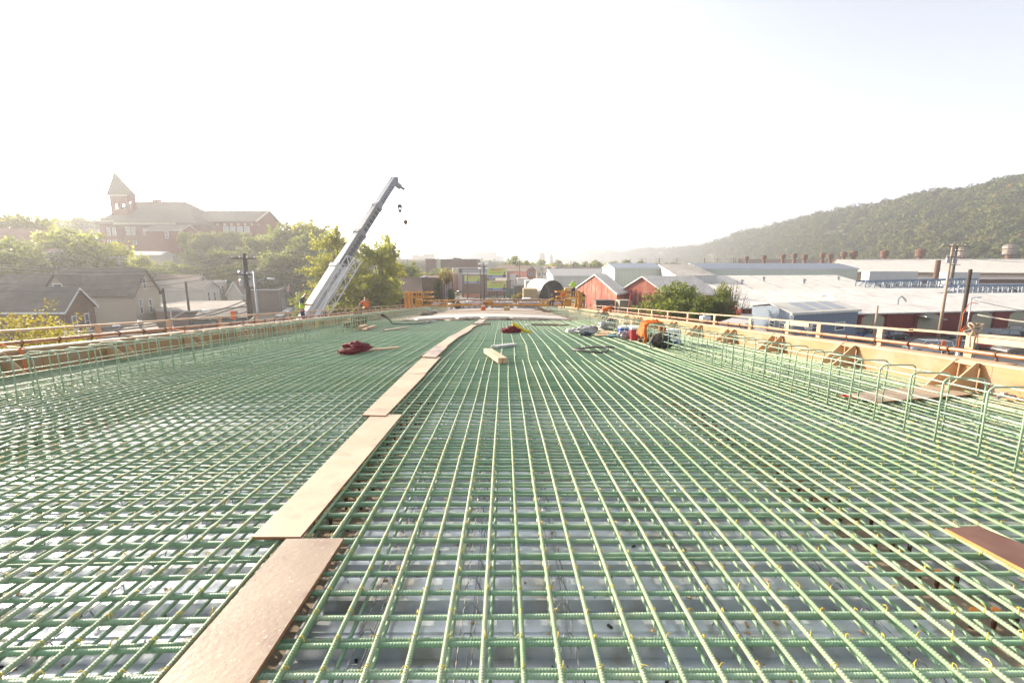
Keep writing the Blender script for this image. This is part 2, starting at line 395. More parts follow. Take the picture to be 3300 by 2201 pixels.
meshTf = [bar_mesh('rebar_cross_far', transpath(60 + k), R1, M['rebar_mid'], 6, None, axis=0) for k in range(2)]
top = thing('rebar_mat', 'upper green mat of crossing epoxy coated bars tied across the whole bridge deck', 'rebar mat')
low = thing('rebar_mat', 'lower green mat of thinner bars lying just above the grey steel pans', 'rebar mat')
SP = .152
xs = np.arange(XL + .06, XR, SP); xs += -1.30 - xs[np.argmin(abs(xs + 1.30))]   # one bar beside the plank line
longs = []
for i, x in enumerate(xs):
    a = i % 2 == 0
    if a: longs.append((x, random.choice(meshA), 'longitudinal_bar'))
    elif x > 3.3: longs.append((x, meshBL, 'longitudinal_bar'))
    else: longs.append((x, random.choice(meshB), 'longitudinal_bar'))
order = sorted(longs, key=lambda q: abs(q[0]))
for x, me, nm in order[:100]:
    link(nm, me, top, (x + random.uniform(-.011, .011), 0, crown(x) - R1 + random.uniform(-.002, .002)))
    COL.objects[-1].rotation_euler.z = random.uniform(-.0018, .0018)
def joined(name, items, m, parent, label=None):
    """many far bars as ONE mesh"""
    Vs, Fs, o = [], [], 0
    for me, loc in items:
        V = np.empty(len(me.vertices) * 3, np.float32); me.vertices.foreach_get('co', V); V = V.reshape(-1, 3) + np.array(loc, np.float32)
        Q = np.empty(len(me.loops), np.int32); me.loops.foreach_get('vertex_index', Q); Fs.append(Q.reshape(-1, 4) + o); Vs.append(V); o += len(V)
    ob = link(name, mesh_np(name, np.concatenate(Vs), np.concatenate(Fs), m, True), parent); ob['kind'] = 'stuff'
    return ob
rest = [(meshBL, (x, 0, crown(x) - R1)) for x, me, nm in order[100:]]
rest += [(meshC, (x + .02, 0, crown(x) - R1)) for i, x in enumerate(xs) if i % 2 and x <= 3.3]
rest += [(meshD, (x + .022 + random.uniform(0, .01), 0, crown(x) - R1)) for i, x in enumerate(xs) if i % 2 == 0 and random.random() < .75]
joined('longitudinal_bars', rest, M['rebar'], top)
YT = np.arange(-2.9, 27.6, SP)
vis = [y for y in YT if y > 1.0]
for k, y in enumerate(vis[:100]):
    me = meshT[k % 3] if y < 8 else meshTf[k % 2]
    o = link('transverse_bar', me, top, (0, y + random.uniform(-.012, .012), zc(y) - 2 * R1 - R1)); o.rotation_euler.z = random.uniform(-.0022, .0022)
joined('transverse_bars', [(meshTf[0], (0, y, zc(y) - 3 * R1)) for y in list(vis[100:]) + [y for y in YT if y <= 1.0]], M['rebar_mid'], top)
# ties
def ties(name, spots, m, parent, rad=.0122, th=.0017):
    Vs, Fs = [], []; o = 0; rn = random.Random(5)
    for (x, y, z) in spots:
        mb = MB(); a = R(45) + rn.uniform(-.3, .3); c, s_ = math.cos(a), math.sin(a); q = rad * rn.uniform(.95, 1.2)
        pts = [(x + c * q * math.cos(t), y + s_ * q * math.cos(t), z - .009 + q * 1.35 * math.sin(t)) for t in np.linspace(0, 2 * math.pi, 7)]
        mb.tube(pts, th, 4, False)
        e = rn.uniform(0, 6.28); mb.tube([(x, y, z + .008), (x + .010 * math.cos(e), y + .010 * math.sin(e), z + .013), (x + .024 * math.cos(e), y + .024 * math.sin(e), z + rn.uniform(-.01, .016))], th, 4, False)
        Vs += mb.v; Fs += [tuple(i + o for i in f) for f in mb.f]; o += len(mb.v)
    ob = link(name, mesh_np(name, Vs, Fs, m), parent); ob['kind'] = 'stuff'; return ob
sy, sb = [], []
for x in xs:
    for y in vis:
        if y > 11: break
        if abs(x) > y * 1.25 + .4: continue
        q = random.random()
        if y < 4.2 and q < .86: sy.append((x, y, zc(y) + crown(x)))
        elif q < (.42 if y < 6.5 else .22) * (1.8 if x > 1.5 else 1): (sb if random.random() < .88 else sy).append((x, y, zc(y) + crown(x)))
ties('yellow_ties', sy, M['tie_y'], top); ties('blue_ties', sb, M['tie_b'], top)
# lower mat
LZ = -.120
meshL = bar_mesh('rebar_lower_long', longpath(-3, 27, .01, 70), R2, M['rebar_low'], 8, (1, 5))
meshLT = bar_mesh('rebar_lower_cross', transpath(71), R2, M['rebar_low'], 8, (-3.5, 3.5), axis=0)
meshLTf = bar_mesh('rebar_lower_cross_far', transpath(72), R2, M['rebar_low'], 6, None, axis=0)
for x in np.arange(XL + .1, XR, .158):
    if abs(x - .56) < .01: continue
    link('longitudinal_bar', meshL, low, (x + random.uniform(-.03, .03), 0, crown(x) + LZ - R2))
for k, y in enumerate(vis[:100]):
    link('transverse_bar', meshLT if y < 6 else meshLTf, low, (0, y + .085 + random.uniform(-.012, .012), zc(y) + LZ + .018))
joined('transverse_bars', [(meshLTf, (0, y + .08, zc(y) + LZ + .018)) for y in list(vis[100:]) + [y for y in YT if y <= 1.0]], M['rebar_low'], low)
ties('blue_ties', [(x + .02, y + .085, zc(y) + crown(x) + LZ + .02) for x in np.arange(-2, 3, .203) for y in vis[:26] if random.random() < .3], M['tie_b'], low)

# steel pans between the girders, girders with studs
GX = [-8.35, -4.85, -1.18, 2.42, 6.05]
PZt = -.172
for i, (a, b) in enumerate(zip(GX[:-1], GX[1:])):
    x0, x1 = a + .24, b - .24; mb = MB(); prof = []
    y = -3.0
    while y < 28:
        prof += [(y, 0), (y + .055, .0), (y + .062, -.008), (y + .078, -.008), (y + .085, 0), (y + .185, 0), (y + .20, -.055), (y + .285, -.055)]; y += .30
    cols = [x0] + ([XC] if x0 < XC < x1 else [(x0 + x1) / 2]) + [x1]
    P = [(x, yy, zc(yy) + crown(x) + PZt + dz) for yy, dz in prof for x in cols]
    Q = [(r_ * 3 + c, r_ * 3 + c + 1, r_ * 3 + c + 4, r_ * 3 + c + 3) for r_ in range(len(prof) - 1) for c in range(2)]
    mb.add(P, Q)
    for xe in (x0, x1):
        for yy in np.arange(-3, 28, 1.0):
            zz = zc(yy) + crown(xe) + PZt - .057; z2 = zc(yy + 1) + crown(xe) + PZt - .057
            s_ = -1 if xe == x0 else 1
            mb.poly((xe, yy, zz), (xe, yy + 1, z2), (xe + s_ * .07, yy + 1, z2 - .002), (xe + s_ * .07, yy, zz - .002))
    where = ('far left beside the left edge form', 'left of the plank walkway', 'between the plank walkway and the middle row of studs', 'under the right hand side of the deck')[i]
    tag(mb.build('deck_pan', M['galv'], fix=False), 'corrugated galvanised steel pan ' + where, 'steel decking', 'steel pans between the girders')
stud = MB().lathe((0, 0, 0), [(.011, -.105), (.011, -.012), (.019, -.010)], 10).build('stud_shank', M['rust'], smooth=False)
studcap = MB().lathe((0, 0, 0), [(.0195, -.011), (.0195, -.002), (.015, .0)], 12).build('stud_head', M['rustcap'])
sm_, sc_ = stud.data, studcap.data
bpy.data.objects.remove(stud); bpy.data.objects.remove(studcap)
for gi, gx in enumerate(GX):
    g = thing('bridge_girder', 'rusty steel girder under the deck ' + ('along the left edge form', 'left of the plank walkway', 'below the plank walkway', 'with orange topped studs right of the plank walkway', 'along the right edge form')[gi], 'girder', (0, 0, 0), 0, 'girders under the deck')
    mb = MB(); mw = MB()
    for yy in np.arange(-3, 60, 1.5):
        for (xa, xb, dz, th) in ((gx - .22, gx + .22, -.235, .03),):
            A = [(xa, yy), (xb, yy), (xb, yy + 1.5), (xa, yy + 1.5)]
            mb.add([(x, y, zc(y) + crown(gx) + dz) for x, y in A] + [(x, y, zc(y) + crown(gx) + dz - th) for x, y in A], [(0, 1, 2, 3), (7, 6, 5, 4), (0, 4, 5, 1), (2, 6, 7, 3), (1, 5, 6, 2), (3, 7, 4, 0)])
        A = [(gx - .01, yy), (gx + .01, yy), (gx + .01, yy + 1.5), (gx - .01, yy + 1.5)]
        mw.add([(x, y, zc(y) + crown(gx) - .267) for x, y in A] + [(x, y, zc(y) - 1.4) for x, y in A], [(3, 2, 1, 0), (4, 5, 6, 7), (0, 1, 5, 4), (2, 3, 7, 6), (1, 2, 6, 5), (3, 0, 4, 7)])
    mb.build('flange', M['flange'], g); mw.build('web', M['rust'], g)
    if gi in (1, 2, 3):
        for r_ in range(33):
            y = 1.35 + r_ * .30
            for dx in (-.11, 0, .11):
                z = zc(y) + crown(gx) - .112
                o = link('shear_stud', sm_, g, (gx + dx, y, z)); link('stud_head', sc_, o)
# bolster wires
for x, lab in ((-.62, 'just right of the nearest plank'), (-.17, 'left of the middle of the frame'), (.28, 'near the middle of the foreground'), (1.05, 'in the right foreground'), (1.75, 'left of the orange topped studs'), (3.1, 'right of the orange topped studs'), (-2.0, 'just left of the plank walkway'), (-2.9, 'in the left foreground')):
    mb = MB()
    y0, y1 = 1.2 + random.uniform(0, .3), 6.5
    ys = np.arange(y0, y1, .3)
    for dx in (-.032, .032, .012):
        mb.tube([(x + dx + .006 * math.sin(y * 3), y, zc(y) + crown(x) - (.128 if dx > .02 or dx < 0 else .148)) for y in ys], .0028, 5)
    for y in np.arange(y0, y1, .19):
        z = zc(y) + crown(x); q = random.uniform(-.01, .01)
        mb.tube([(x - .05, y, z - .17), (x - .034, y + q, z - .127), (x - .012, y + .012, z - .098), (x + .012, y + .012, z - .098), (x + .034, y + q, z - .127), (x + .05, y, z - .17)], .0028, 5)
    tag(mb.build('bar_support', M['wire']), 'grey wire bar support on the steel pans ' + lab, 'wire support', 'wire bar supports under the rebar')
# litter
rn = random.Random(44); mb = MB(); mb3 = MB()
for k in range(900):   # sawdust, chips and dry leaves caught on the pans
    y = 1.3 + rn.random() ** 1.6 * 6; x = rn.uniform(-1.1, 1.1) * (y + .6)
    if min(abs(x - g) for g in GX) < .3: continue
    ph = ((y + 3) % .30); z = zc(y) + crown(x) + PZt + (.004 if ph < .185 else -.051); s_ = rn.uniform(.003, .014); a = rn.uniform(0, 6.28)
    (mb if rn.random() < .8 else mb3).box((x, y, z), (s_ * 2.2, s_, .004), rz=a)
for m__, mm, lb in ((mb, M['card'], 'pale wood chips and sawdust scattered on the steel pans'), (mb3, M['dark'], 'dark crumbs and dry leaves scattered on the steel pans')):
    tag(m__.build('debris', mm, fix=False), lb, 'debris', kind='stuff')

# ---------------------------------------------------------------- plank walkway (corners near-left, near-right, far-right, far-left)
def plank(name, c4, m, lab, cat='plank', th=.018, lift=.002, group=None, edge=True):
    if c4[0][1] < 1200: th = .034; lift += .01
    P = [PD(u, v, lift + th) for u, v in c4]
    dn = Vector((0, 0, -th)); o = MB()
    o.add(P + [p + dn for p in P], [(0, 1, 2, 3), (7, 6, 5, 4), (0, 4, 5, 1), (1, 5, 6, 2), (2, 6, 7, 3), (3, 7, 4, 0)])
    ob = o.build(name, m); me = ob.data
    if edge:
        me.materials.append(M['plyedge'])
        for p in me.polygons:
            if abs(p.normal.z) < .6: p.material_index = 1
    tag(ob, lab, cat, group)
    return ob
G = 'plywood strips of the walkway'
plank('plywood_strip', [(430, 2290), (745, 2290), (1108, 1733), (922, 1735)], M['filmply'], 'nearest pinkish film faced strip of the walkway with a splintered right edge', group=G)
plank('plywood_strip', [(815, 1729), (968, 1729), (1296, 1335), (1197, 1337)], M['filmply2'], 'long pale strip, second nearest of the walkway, with a small dark hole', group=G)
plank('plywood_strip', [(1166, 1337), (1243, 1339), (1373, 1204), (1302, 1206)], M['filmply2'], 'third nearest plywood strip of the walkway, tapering slightly', group=G, lift=.012)
plank('plywood_strip', [(1300, 1207), (1372, 1202), (1420, 1150), (1362, 1151)], M['filmply2'], 'fourth nearest plywood strip, short and wide, where the bar ends begin', group=G, lift=.004)
plank('plywood_strip', [(1358, 1149), (1404, 1151), (1443, 1116), (1400, 1117)], M['filmply'], 'fifth nearest plywood strip, slightly darker, left of the white timber block', group=G)
plank('plywood_strip', [(1399, 1117), (1437, 1117), (1477, 1086), (1445, 1087)], M['filmply2'], 'sixth nearest plywood strip of the walkway', group=G)
plank('plywood_strip', [(1444, 1087), (1473, 1088), (1508, 1069), (1480, 1069)], M['filmply'], 'seventh nearest plywood strip of the walkway', group=G)
plank('plywood_strip', [(1476, 1070), (1505, 1071), (1523, 1058), (1498, 1058)], M['filmply2'], 'plywood strip of the walkway just before the small grey board', group=G)
plank('plywood_strip', [(1497, 1058), (1519, 1058), (1540, 1046), (1520, 1046)], M['filmply2'], 'plywood strip of the walkway ending beside the small grey board', group=G)
plank('plywood_strip', [(1520, 1047), (1548, 1047), (1566, 1029), (1545, 1029)], M['filmply'], 'farthest plywood strip touching the fresh concrete', group=G)
plank('plywood_sheet', [(2700, 1272), (2838, 1294), (3135, 1270), (3005, 1240)], M['filmply2'], 'square plywood sheet lying between the right bar hoops and the edge form', 'plywood sheet', th=.016, lift=.01)
plank('plywood_offcut', [(3046, 1701), (3330, 1850), (3330, 1765), (3152, 1694)], M['filmply'], 'dark red brown plywood offcut at the right edge of the foreground', 'plywood offcut', th=.02, lift=.01)
bpy.data.objects['plywood_offcut'].data.materials[0] = mat('dark_film_plywood', (.12, .055, .038), (.17, .085, .06), 5, .6, bump=.3, bscale=60, bd=.003)
bpy.data.objects['plywood_offcut'].data.materials[1] = mat('orange_edge', (.62, .25, .08), (.5, .2, .07), 9, .7)
for k, (c4, lab) in enumerate(([[(1253, 1054), (1322, 1052), (1310, 1055), (1250, 1057)], 0], )): pass
def board(a, b, wd, th, m, lab, name='board', cat='board', lift=0.0, tw=0.0, group=None):
    A, B = PD(*a, lift), PD(*b, lift); mb = MB(); mb.bar(A + Vector((0, 0, th / 2 + .002)), B + Vector((0, 0, th / 2 + .002)), wd, th)
    return tag(mb.build(name, m, bevel=.003), lab, cat, group)
board((1150, 1135), (1284, 1122), .09, .04, M['lumber'], 'long stud lumber lying beside the dark red cloth pile')
board((1238, 1066), (1308, 1056), .2, .03, M['lumberg'], 'flat board on the left bars before the coiled cables')
board((1411, 1031), (1453, 1034), .15, .04, M['lumber'], 'pale board at the left foot of the concrete')
board((1526, 1049), (1581, 1046), .1, .09, M['lumberg'], 'short grey board crossing the end of the plank walkway')
board((1712, 1049), (1802, 1050), .1, .09, M['lumberg'], 'long brown timber before the right part of the concrete')
board((1800, 1050.5), (1832, 1049), .08, .06, M['lumberg'], 'thin stick butting the long brown timber before the concrete')
board((1160, 1064), (1181, 1056), .16, .16, M['lumber'], 'stubby timber block, back left of the block trio', 'timber_block', 'timber block', group='three timber blocks on the left bars')
board((1172, 1067), (1184, 1062), .14, .08, M['lumber'], 'low timber block in front of the block trio', 'timber_block', 'timber block', group='three timber blocks on the left bars')
board((1187, 1063), (1207, 1056), .12, .11, M['lumber'], 'slim timber block, right of the block trio', 'timber_block', 'timber block', group='three timber blocks on the left bars')
A = PD(1620, 1172); B = PD(1571, 1138)
mb = MB(); mb.bar(A + Vector((-.045, 0, .06)), B + Vector((-.045, 0, .06)), .085, .11); o = mb.build('timber_block', M['whitep'] if 0 else M['lumber'], bevel=.004)
mb = MB(); mb.bar(A + Vector((.05, .01, .06)), B + Vector((.05, -.02, .06)), .085, .11); o2 = mb.build('timber_half', M['lumber'], o, bevel=.004)
tag(o, 'pale doubled timber block pointing at the camera on the middle bars', 'timber block')
A, B = PD(1594, 1121), PD(1660, 1113)
mb = MB(); mb.bar(A + Vector((0, 0, .03)), B + Vector((0, 0, .03)), .2, .06); tag(mb.build('foam_block', M['foam'], bevel=.01), 'speckled grey foam slab behind the pale timber block', 'foam slab')

# ---------------------------------------------------------------- edge forms, screed pipes, guard rails, hoops
def stripY(mb, x0, x1, za, zb, y0, y1, step=1.2):
    """a long board that follows the road's profile; za/zb are heights above the mat"""
    ys = list(np.arange(y0, y1, step)) + [y1]
    cx = (x0 + x1) / 2; P = []
    for y in ys:
        z = zc(y) + crown(cx)
        P += [(x0, y, z + za), (x1, y, z + za), (x1, y, z + zb), (x0, y, z + zb)]
    Q = [(0, 1, 2, 3), tuple(4 * (len(ys) - 1) + k for k in (3, 2, 1, 0))]
    for i in range(len(ys) - 1):
        for k in range(4): Q.append((4 * i + k, 4 * i + 4 + k, 4 * i + 4 + (k + 1) % 4, 4 * i + (k + 1) % 4))
    return mb.add(P, Q)
def edge(side):
    s = -1 if side == 'left' else 1; xe = XL if s < 0 else XR
    t = thing('edge_form', 'plywood edge form with angled brackets along the %s side of the deck' % side, 'formwork', group='edge forms of the deck')
    y = -1.2; k = 0
    while y < 58:
        L = 2.44 - .006; mb = MB(); xo = xe + s * (.02 + (k % 2) * .002)
        stripY(mb, *sorted((xo - s * .02, xo)), -.26, .40 + random.uniform(-.004, .004), y, min(y + L, 58))
        mb.build('form_panel', M['form'], t); y += 2.44; k += 1
    mb = MB(); stripY(mb, *sorted((xe - s * .012, xe + s * .11)), .402, .44, -1.2, 58); mb.build('top_plate', M['lumber'], t)
    mb = MB(); stripY(mb, *sorted((xe + s * .16, xe + s * .30)), .36, .40, -1.2, 58)
    yy = -1.2; mb2 = MB()
    while yy < 50:
        stripY(mb2, *sorted((xe + s * .14, xe + s * .34)), .405, .435, yy, yy + 2.2); yy += 2.44
    mb2.build('ledger_board', M['lumber'], t); mb.build('ledger', M['lumberg'], t)
    ys = [6.45, 8.75, 11.1, 13.4, 15.7, 18.0, 20.3, 22.6, 25.0, 27.5, 30, 32.5, 4.1, 1.8] if s > 0 else [5.3, 7.7, 10.1, 12.5, 14.9, 17.3, 19.7, 22.1, 24.5, 27, 29.5, 32, 2.9]
    for yb in ys:
        br = MB(); z = zc(yb) + crown(xe); xi = xe - s * .02
        q_ = random.uniform(-.03, .03); T = [(xi, .43), (xi, .03), (xi - s * (.42 + q_), .03), (xi - s * (.40 + q_), .06), (xi - s * .05, .43)]
        for dy in (-.17, .13):
            br.add([(x, yb + dy, z + h) for x, h in T] + [(x, yb + dy + .02, z + h) for x, h in T], [tuple(range(5)), tuple(range(9, 4, -1))] + [(i, i + 5, (i + 1) % 5 + 5, (i + 1) % 5) for i in range(5)])
        br.add([(x, yb + dy, z + h) for dy in (-.149, .129) for x, h in ((xi, .428), (xi - s * .07, .40), (xi - s * .07, .385), (xi, .41))], [(0, 1, 2, 3), (7, 6, 5, 4), (0, 4, 5, 1), (1, 5, 6, 2), (2, 6, 7, 3)])
        br.build('form_bracket', M['form_lit'], t)
    # pipe
    xp = xe + s * .30
    p = thing('screed_rail', 'brown steel pipe rail on short chairs along the %s edge form' % side, 'pipe rail', group='screed pipe rails')
    mb = MB(); mb.tube([(xp + .01 * math.sin(y), y, zc(y) + crown(xe) + .53) for y in np.arange(-1.2, 56, .8)], .036, 12); mb.build('pipe', M['pipe'], p, smooth=True)
    cu = MB(); cu.lathe((xp, 7.3, zc(7.3) + crown(xe) + .53), [(.044, -.09), (.044, .09)], 12, 'y'); cu.build('coupling', M['pipe'], p)
    yk = .6; k = 0
    while yk < 48:
        z = zc(yk) + crown(xe); mb = MB()
        mb.lathe((xp, yk, z + .44), [(.028, 0), (.016, .012), (.014, .045), (.03, .055)], 8)
        mb.lathe((xp, yk, z + .53), [(.046, -.012), (.046, .012)], 10, 'y')
        mb.build('rail_chair', M['rust'], p); yk += .72; k += 1
    # guard rail
    xr = xe + s * 1.12
    g = thing('guard_rail', 'raw timber guard rail on posts outside the %s screed pipe' % side, 'guard rail', group='timber guard rails')
    mb = MB(); y = -1
    k = 0
    while y < 56:
        dz = (k % 2) * .012; mb = MB(); stripY(mb, xr - .045, xr + .045, .70 + dz, .74 + dz, y, min(56, y + 4.9), 1.0); mb.build('top_rail', M['lumber'], g); y += 4.8; k += 1
    posts = [7.48, 9.34, 11.2, 12.46, 14.4, 16.9, 19.4, 21.8, 24.2, 26.6, 29, 31.4, 34, 36.4, 39, 41.5, 44, 47, 50, 53, 5.2, 2.8] if s > 0 else [8.4, 11.0, 13.3, 15.7, 18.0, 20.6, 23.0, 25.5, 28, 30.5, 32.9, 34.6, 36.3, 38, 39.7, 41.4, 43.1, 45, 47, 50, 53, 6.1, 3.8]
    for yb in posts:
        z = zc(yb) + crown(xe); mb = MB(); mb.box((xr - s * .06, yb, z + .04), (.04, .14, 1.32)); mb.build('post', M['lumber'], g, bevel=.004)
    for yb in ([6.5, 11.6] if s > 0 else []):
        z = zc(yb) + crown(xe); mb = MB(); stripY(mb, xr - s * .045 - .02, xr - s * .045 + .02, .60, .70, yb, yb + .9); mb.build('splice_board', M['lumber'], g)
    wk = MB(); stripY(wk, *sorted((xe + s * .06, xe + s * 1.3)), -.62, -.58, -1.2, 56); tag(wk.build('work_platform', M['lumberg']), 'narrow plank platform hung outside the %s edge form' % side, 'work platform', 'work platforms outside the forms')
    return t, p, g
edge('left'); edge('right')
def hoopmesh(name, wd, ht):
    mb = MB(); pts = [(0, 0, -.02), (0, 0, ht - .06)]
    for a in (30, 60): pts.append((.06 - .06 * math.cos(R(a)), 0, ht - .06 + .06 * math.sin(R(a))))
    pts += [(.06, 0, ht), (wd - .06, 0, ht)]
    for a in (60, 30): pts.append((wd - .06 + .06 * math.cos(R(a)), 0, ht - .06 + .06 * math.sin(R(a))))
    pts += [(wd, 0, ht - .06), (wd, 0, -.02)]
    mb.tube(pts, .0088, 7); o = mb.build(name, M['hoop'], smooth=True); me = o.data; bpy.data.objects.remove(o); return me
for side, xi, xo, sp, ht in (('left', -6.62, -6.2, .30, .60), ('right', 4.13, 4.53, .36, .60)):
    t = thing('parapet_cage', 'row of green bar hoops standing along the %s side for the future parapet' % side, 'rebar cage', group='parapet hoop cages')
    hm = hoopmesh('hoop', xo - xi, ht); y = 1.2; it = []
    while y < 50:
        it.append(y + random.uniform(-.05, .05)); y += sp if y < 20 else .34
    for y in it[:100]:
        o = link('hoop', hm, t, (xi, y, zc(y) + crown(xi) + random.uniform(-.012, .02))); o.rotation_euler = (random.uniform(-.05, .05), random.uniform(-.02, .02), random.uniform(-.06, .06))
    if len(it) > 100: joined('hoops', [(hm2, (xi, y, zc(y) + crown(xi))) for y in it[100:] for hm2 in (link('tmp', hm).data,)], M['hoop'], t) if 0 else None
    mb = MB()
    for y in it[100:]:
        z = zc(y) + crown(xi); mb.tube([(xi, y, z), (xi, y, z + ht), (xo, y, z + ht), (xo, y, z)], .009, 4)
    if mb.v: tag(mb.build('hoops', M['hoop'], t), kind='stuff')
    for (x, dz) in ((xi + .02, ht - .03), (xo - .02, ht - .03), (xi + .02, ht * .62), (xo - .02, ht * .62), (xi + .02, ht * .30), (xo - .02, ht * .3)):
        mb = MB(); mb.tube([(x + .006 * math.sin(y * 2), y, zc(y) + crown(xi) + dz + .004 * math.sin(y * 1.7)) for y in np.arange(.2, 50, .5)], .008, 6); mb.build('runner_bar', M['hoop'], t, smooth=True)
    sb = []
    for y in it[:40]:
        for (x, dz) in ((xi, ht - .03), (xo, ht - .03), (xi, ht * .62), (xo, ht * .3)):
            if random.random() < .8: sb.append((x, y, zc(y) + crown(xi) + dz))
    ties('blue_ties', sb, M['tie_b'], t, .016)
# ribbons, rope
for (x, y, lab) in ((XL + .03, 8.1, 'orange marker ribbon hanging over the near left edge form'), (XL + .03, 12.3, 'orange marker ribbon farther along the left edge form')):
    mb = MB(); z = zc(y) + crown(x)
    mb.bar((x - .33, y, z + .58), (x - .2, y + .03, z + .5), .05, .012); mb.bar((x - .2, y + .03, z + .5), (x + .02, y + .05, z + .47), .04, .006); mb.bar((x + .02, y + .05, z + .47), (x + .05, y + .06, z - .02), .006, .04)
    tag(mb.build('marker_ribbon', M['orange']), lab, 'ribbon', 'orange ribbons on the left form')
mb = MB(); x, y = XR + 1.08, 7.48; z = zc(y) + .72
rn = random.Random(3); pts = []
for k in range(44):
    a = k * .9; pts.append((x + .09 * math.cos(a) + rn.uniform(-.015, .015), y + .08 * math.sin(a * 1.3), z + .02 + .10 * math.sin(a * .7)))
pts += [(x - .1, y - .05, z - .1), (x - .09, y - .07, z - .28)]
mb.tube(pts, .012, 6); tag(mb.build('rope_knot', M['rope'], smooth=True), 'frayed tan rope knotted round the nearest right guard rail post', 'rope')
# red and blue chalk string
# ---------------------------------------------------------------- poured concrete
def slab(name, x0, x1, y0, y1, top, bot, m, jag=0.0, seed=1, arch=0.0):
    rn = random.Random(seed); xs_ = np.linspace(x0, x1, 41); ys_ = np.linspace(y0, y1, 25); P = []; mb = MB()
    for j, y in enumerate(ys_):
        for i, x in enumerate(xs_):
            yy = y + (jag * (math.sin(x * 3.1 + 1) * .4 + math.sin(x * 7.7) * .25 + rn.uniform(-.3, .3)) if j == 0 else 0)
            P.append((x, yy, zc(yy) + crown(x) + top + arch * (1 - ((x - (x0 + x1) / 2) / ((x1 - x0) / 2)) ** 2)))
    n = 41; Q = [(j * n + i, j * n + i + 1, j * n + n + i + 1, j * n + n + i) for j in range(24) for i in range(n - 1)]
    k = len(P); P += [(p[0], p[1] - .12, p[2] - (top - bot) * 1.0 - .02) for p in P[:n]]
    Q += [(i, i + 1, k + i + 1, k + i) for i in range(n - 1)]
    mb.add(P, Q)
    return struct(name, mb, m, fix=False)
slab('fresh_concrete', -5.95, 3.95, 27.3, 32.5, .06, -.05, M['concwet'], .25, 1, .12)
slab('concrete_front_edge', -6.05, 4.05, 26.75, 27.6, .02, -.12, M['concrough'], .3, 2, .07)
slab('brown_wet_concrete', -6.0, 4.0, 32.5, 48, .055, -.05, mat('wet_burlap', (.26, .19, .13), (.36, .30, .24), .5, .8, stretch=(.3, 1, 1), c3=(.2, .15, .1), s3=.4), 0, 3, .125)
slab('concrete_roadway', -8.6, 6.7, 48, 62, .05, -.3, M['concrete'], 0, 4, .12)
slab('approach_road', -8.6, 6.7, 62, 128, .05, -.3, M['asphalt'], 0, 5, .05)
bt = MB()
for (x0, x1) in ((-8.7, -6.6), (4.55, 6.8)):
    stripY(bt, x0, x1, -.10, -.06, 27.5, 62)
tag(bt.build('shoulder_slab', M['concrough']), kind='structure')
for s_, x in ((-1, XL - .5), (1, XR + .5)):
    mb = MB(); ys_ = list(np.arange(56, 130, 4))
    for y in ys_:
        pass
mb = MB()
for y in np.arange(60, 128, 4):
    for x in (-8.7, 6.8):
        z1, z2 = zc(y) - .3, zc(y + 4) - .3
        mb.poly((x, y, z1), (x, y + 4, z2), (x + (-1 if x < 0 else 1) * max(0, z2) * 1.5, y + 4, -.1), (x + (-1 if x < 0 else 1) * max(0, z1) * 1.5, y, -.1))
struct('embankment', mb, M['grass'])
mb = MB(); mb.b2(-8.5, 6.6, 59, 60.5, -.5, zc(60) - .4); tag(mb.build('abutment', M['concrete']), 'concrete abutment where the bridge deck meets the embankment', 'abutment')
for yp in (2, 32):
    mb = MB()
    for x in (-6, -1, 4.5): mb.lathe((x, yp, -.3), [(.7, 0), (.7, zc(yp) - 2.6)], 16)
    mb.b2(-8.5, 6.6, yp - .8, yp + .8, zc(yp) - 2.7, zc(yp) - 1.45)
    tag(mb.build('bridge_pier', M['concrete']), 'concrete pier under the deck ' + ('near the camera' if yp == 2 else 'below the poured concrete'), 'bridge pier', 'bridge piers')
# ================================================================ terrain
def sst(t): t = min(1, max(0, t)); return t * t * (3 - 2 * t)
def GZ(x, y):
    t = (-x - 60 + max(0, y - 90) * .35) / 45 if y > 60 else 0
    z = 13.5 * sst(t) * sst((y - 78) / 72) * (1 - .6 * sst((y - 330) / 500))
    return z + 6 * sst((-x - 150) / 120) * sst((y - 60) / 60)
gx = sorted(set(list(range(-300, 301, 6)) + [-4000, -3000, -2200, -1600, -1200, -900, -700, -550, -420, -350, 350, 420, 550, 700, 900, 1200, 1600, 2200, 3000, 4000]))
gy = sorted(set(list(range(-60, 400, 6)) + [-600, -300, -120, 430, 480, 550, 650, 800, 1000, 1300, 1700, 2200, 3000, 4000, 5500, 7500]))
mb = MB(); mb.v = [(x, y, GZ(x, y)) for y in gy for x in gx]; n_ = len(gx)
mb.f = [(j * n_ + i, j * n_ + i + 1, j * n_ + n_ + i + 1, j * n_ + n_ + i) for j in range(len(gy) - 1) for i in range(n_ - 1)]
struct('ground', mb, M['earth'], fix=False, smooth=True)
def ribbon(name, pts, wd, m, lift=.03):
    mb = MB(); P = []
    q = []
    for a, b in zip(pts[:-1], pts[1:]):
        for t in np.linspace(0, 1, 12, endpoint=False): q.append((a[0] + (b[0] - a[0]) * t, a[1] + (b[1] - a[1]) * t))
    q.append(pts[-1])
    for i, (x, y) in enumerate(q):
        a, b = q[max(0, i - 1)], q[min(len(q) - 1, i + 1)]; d = Vector((b[0] - a[0], b[1] - a[1])).normalized(); nx, ny = -d.y, d.x
        for s_ in (1, -1): P.append((x + nx * wd / 2 * s_, y + ny * wd / 2 * s_, GZ(x, y) + lift))
    mb.add(P, [(2 * i, 2 * i + 1, 2 * i + 3, 2 * i + 2) for i in range(len(q) - 1)])
    return struct(name, mb, m, fix=False)
road = mat('pale_asphalt', (.21, .205, .20), (.17, .165, .16), .3, .8, c3=(.26, .25, .24), s3=.06)
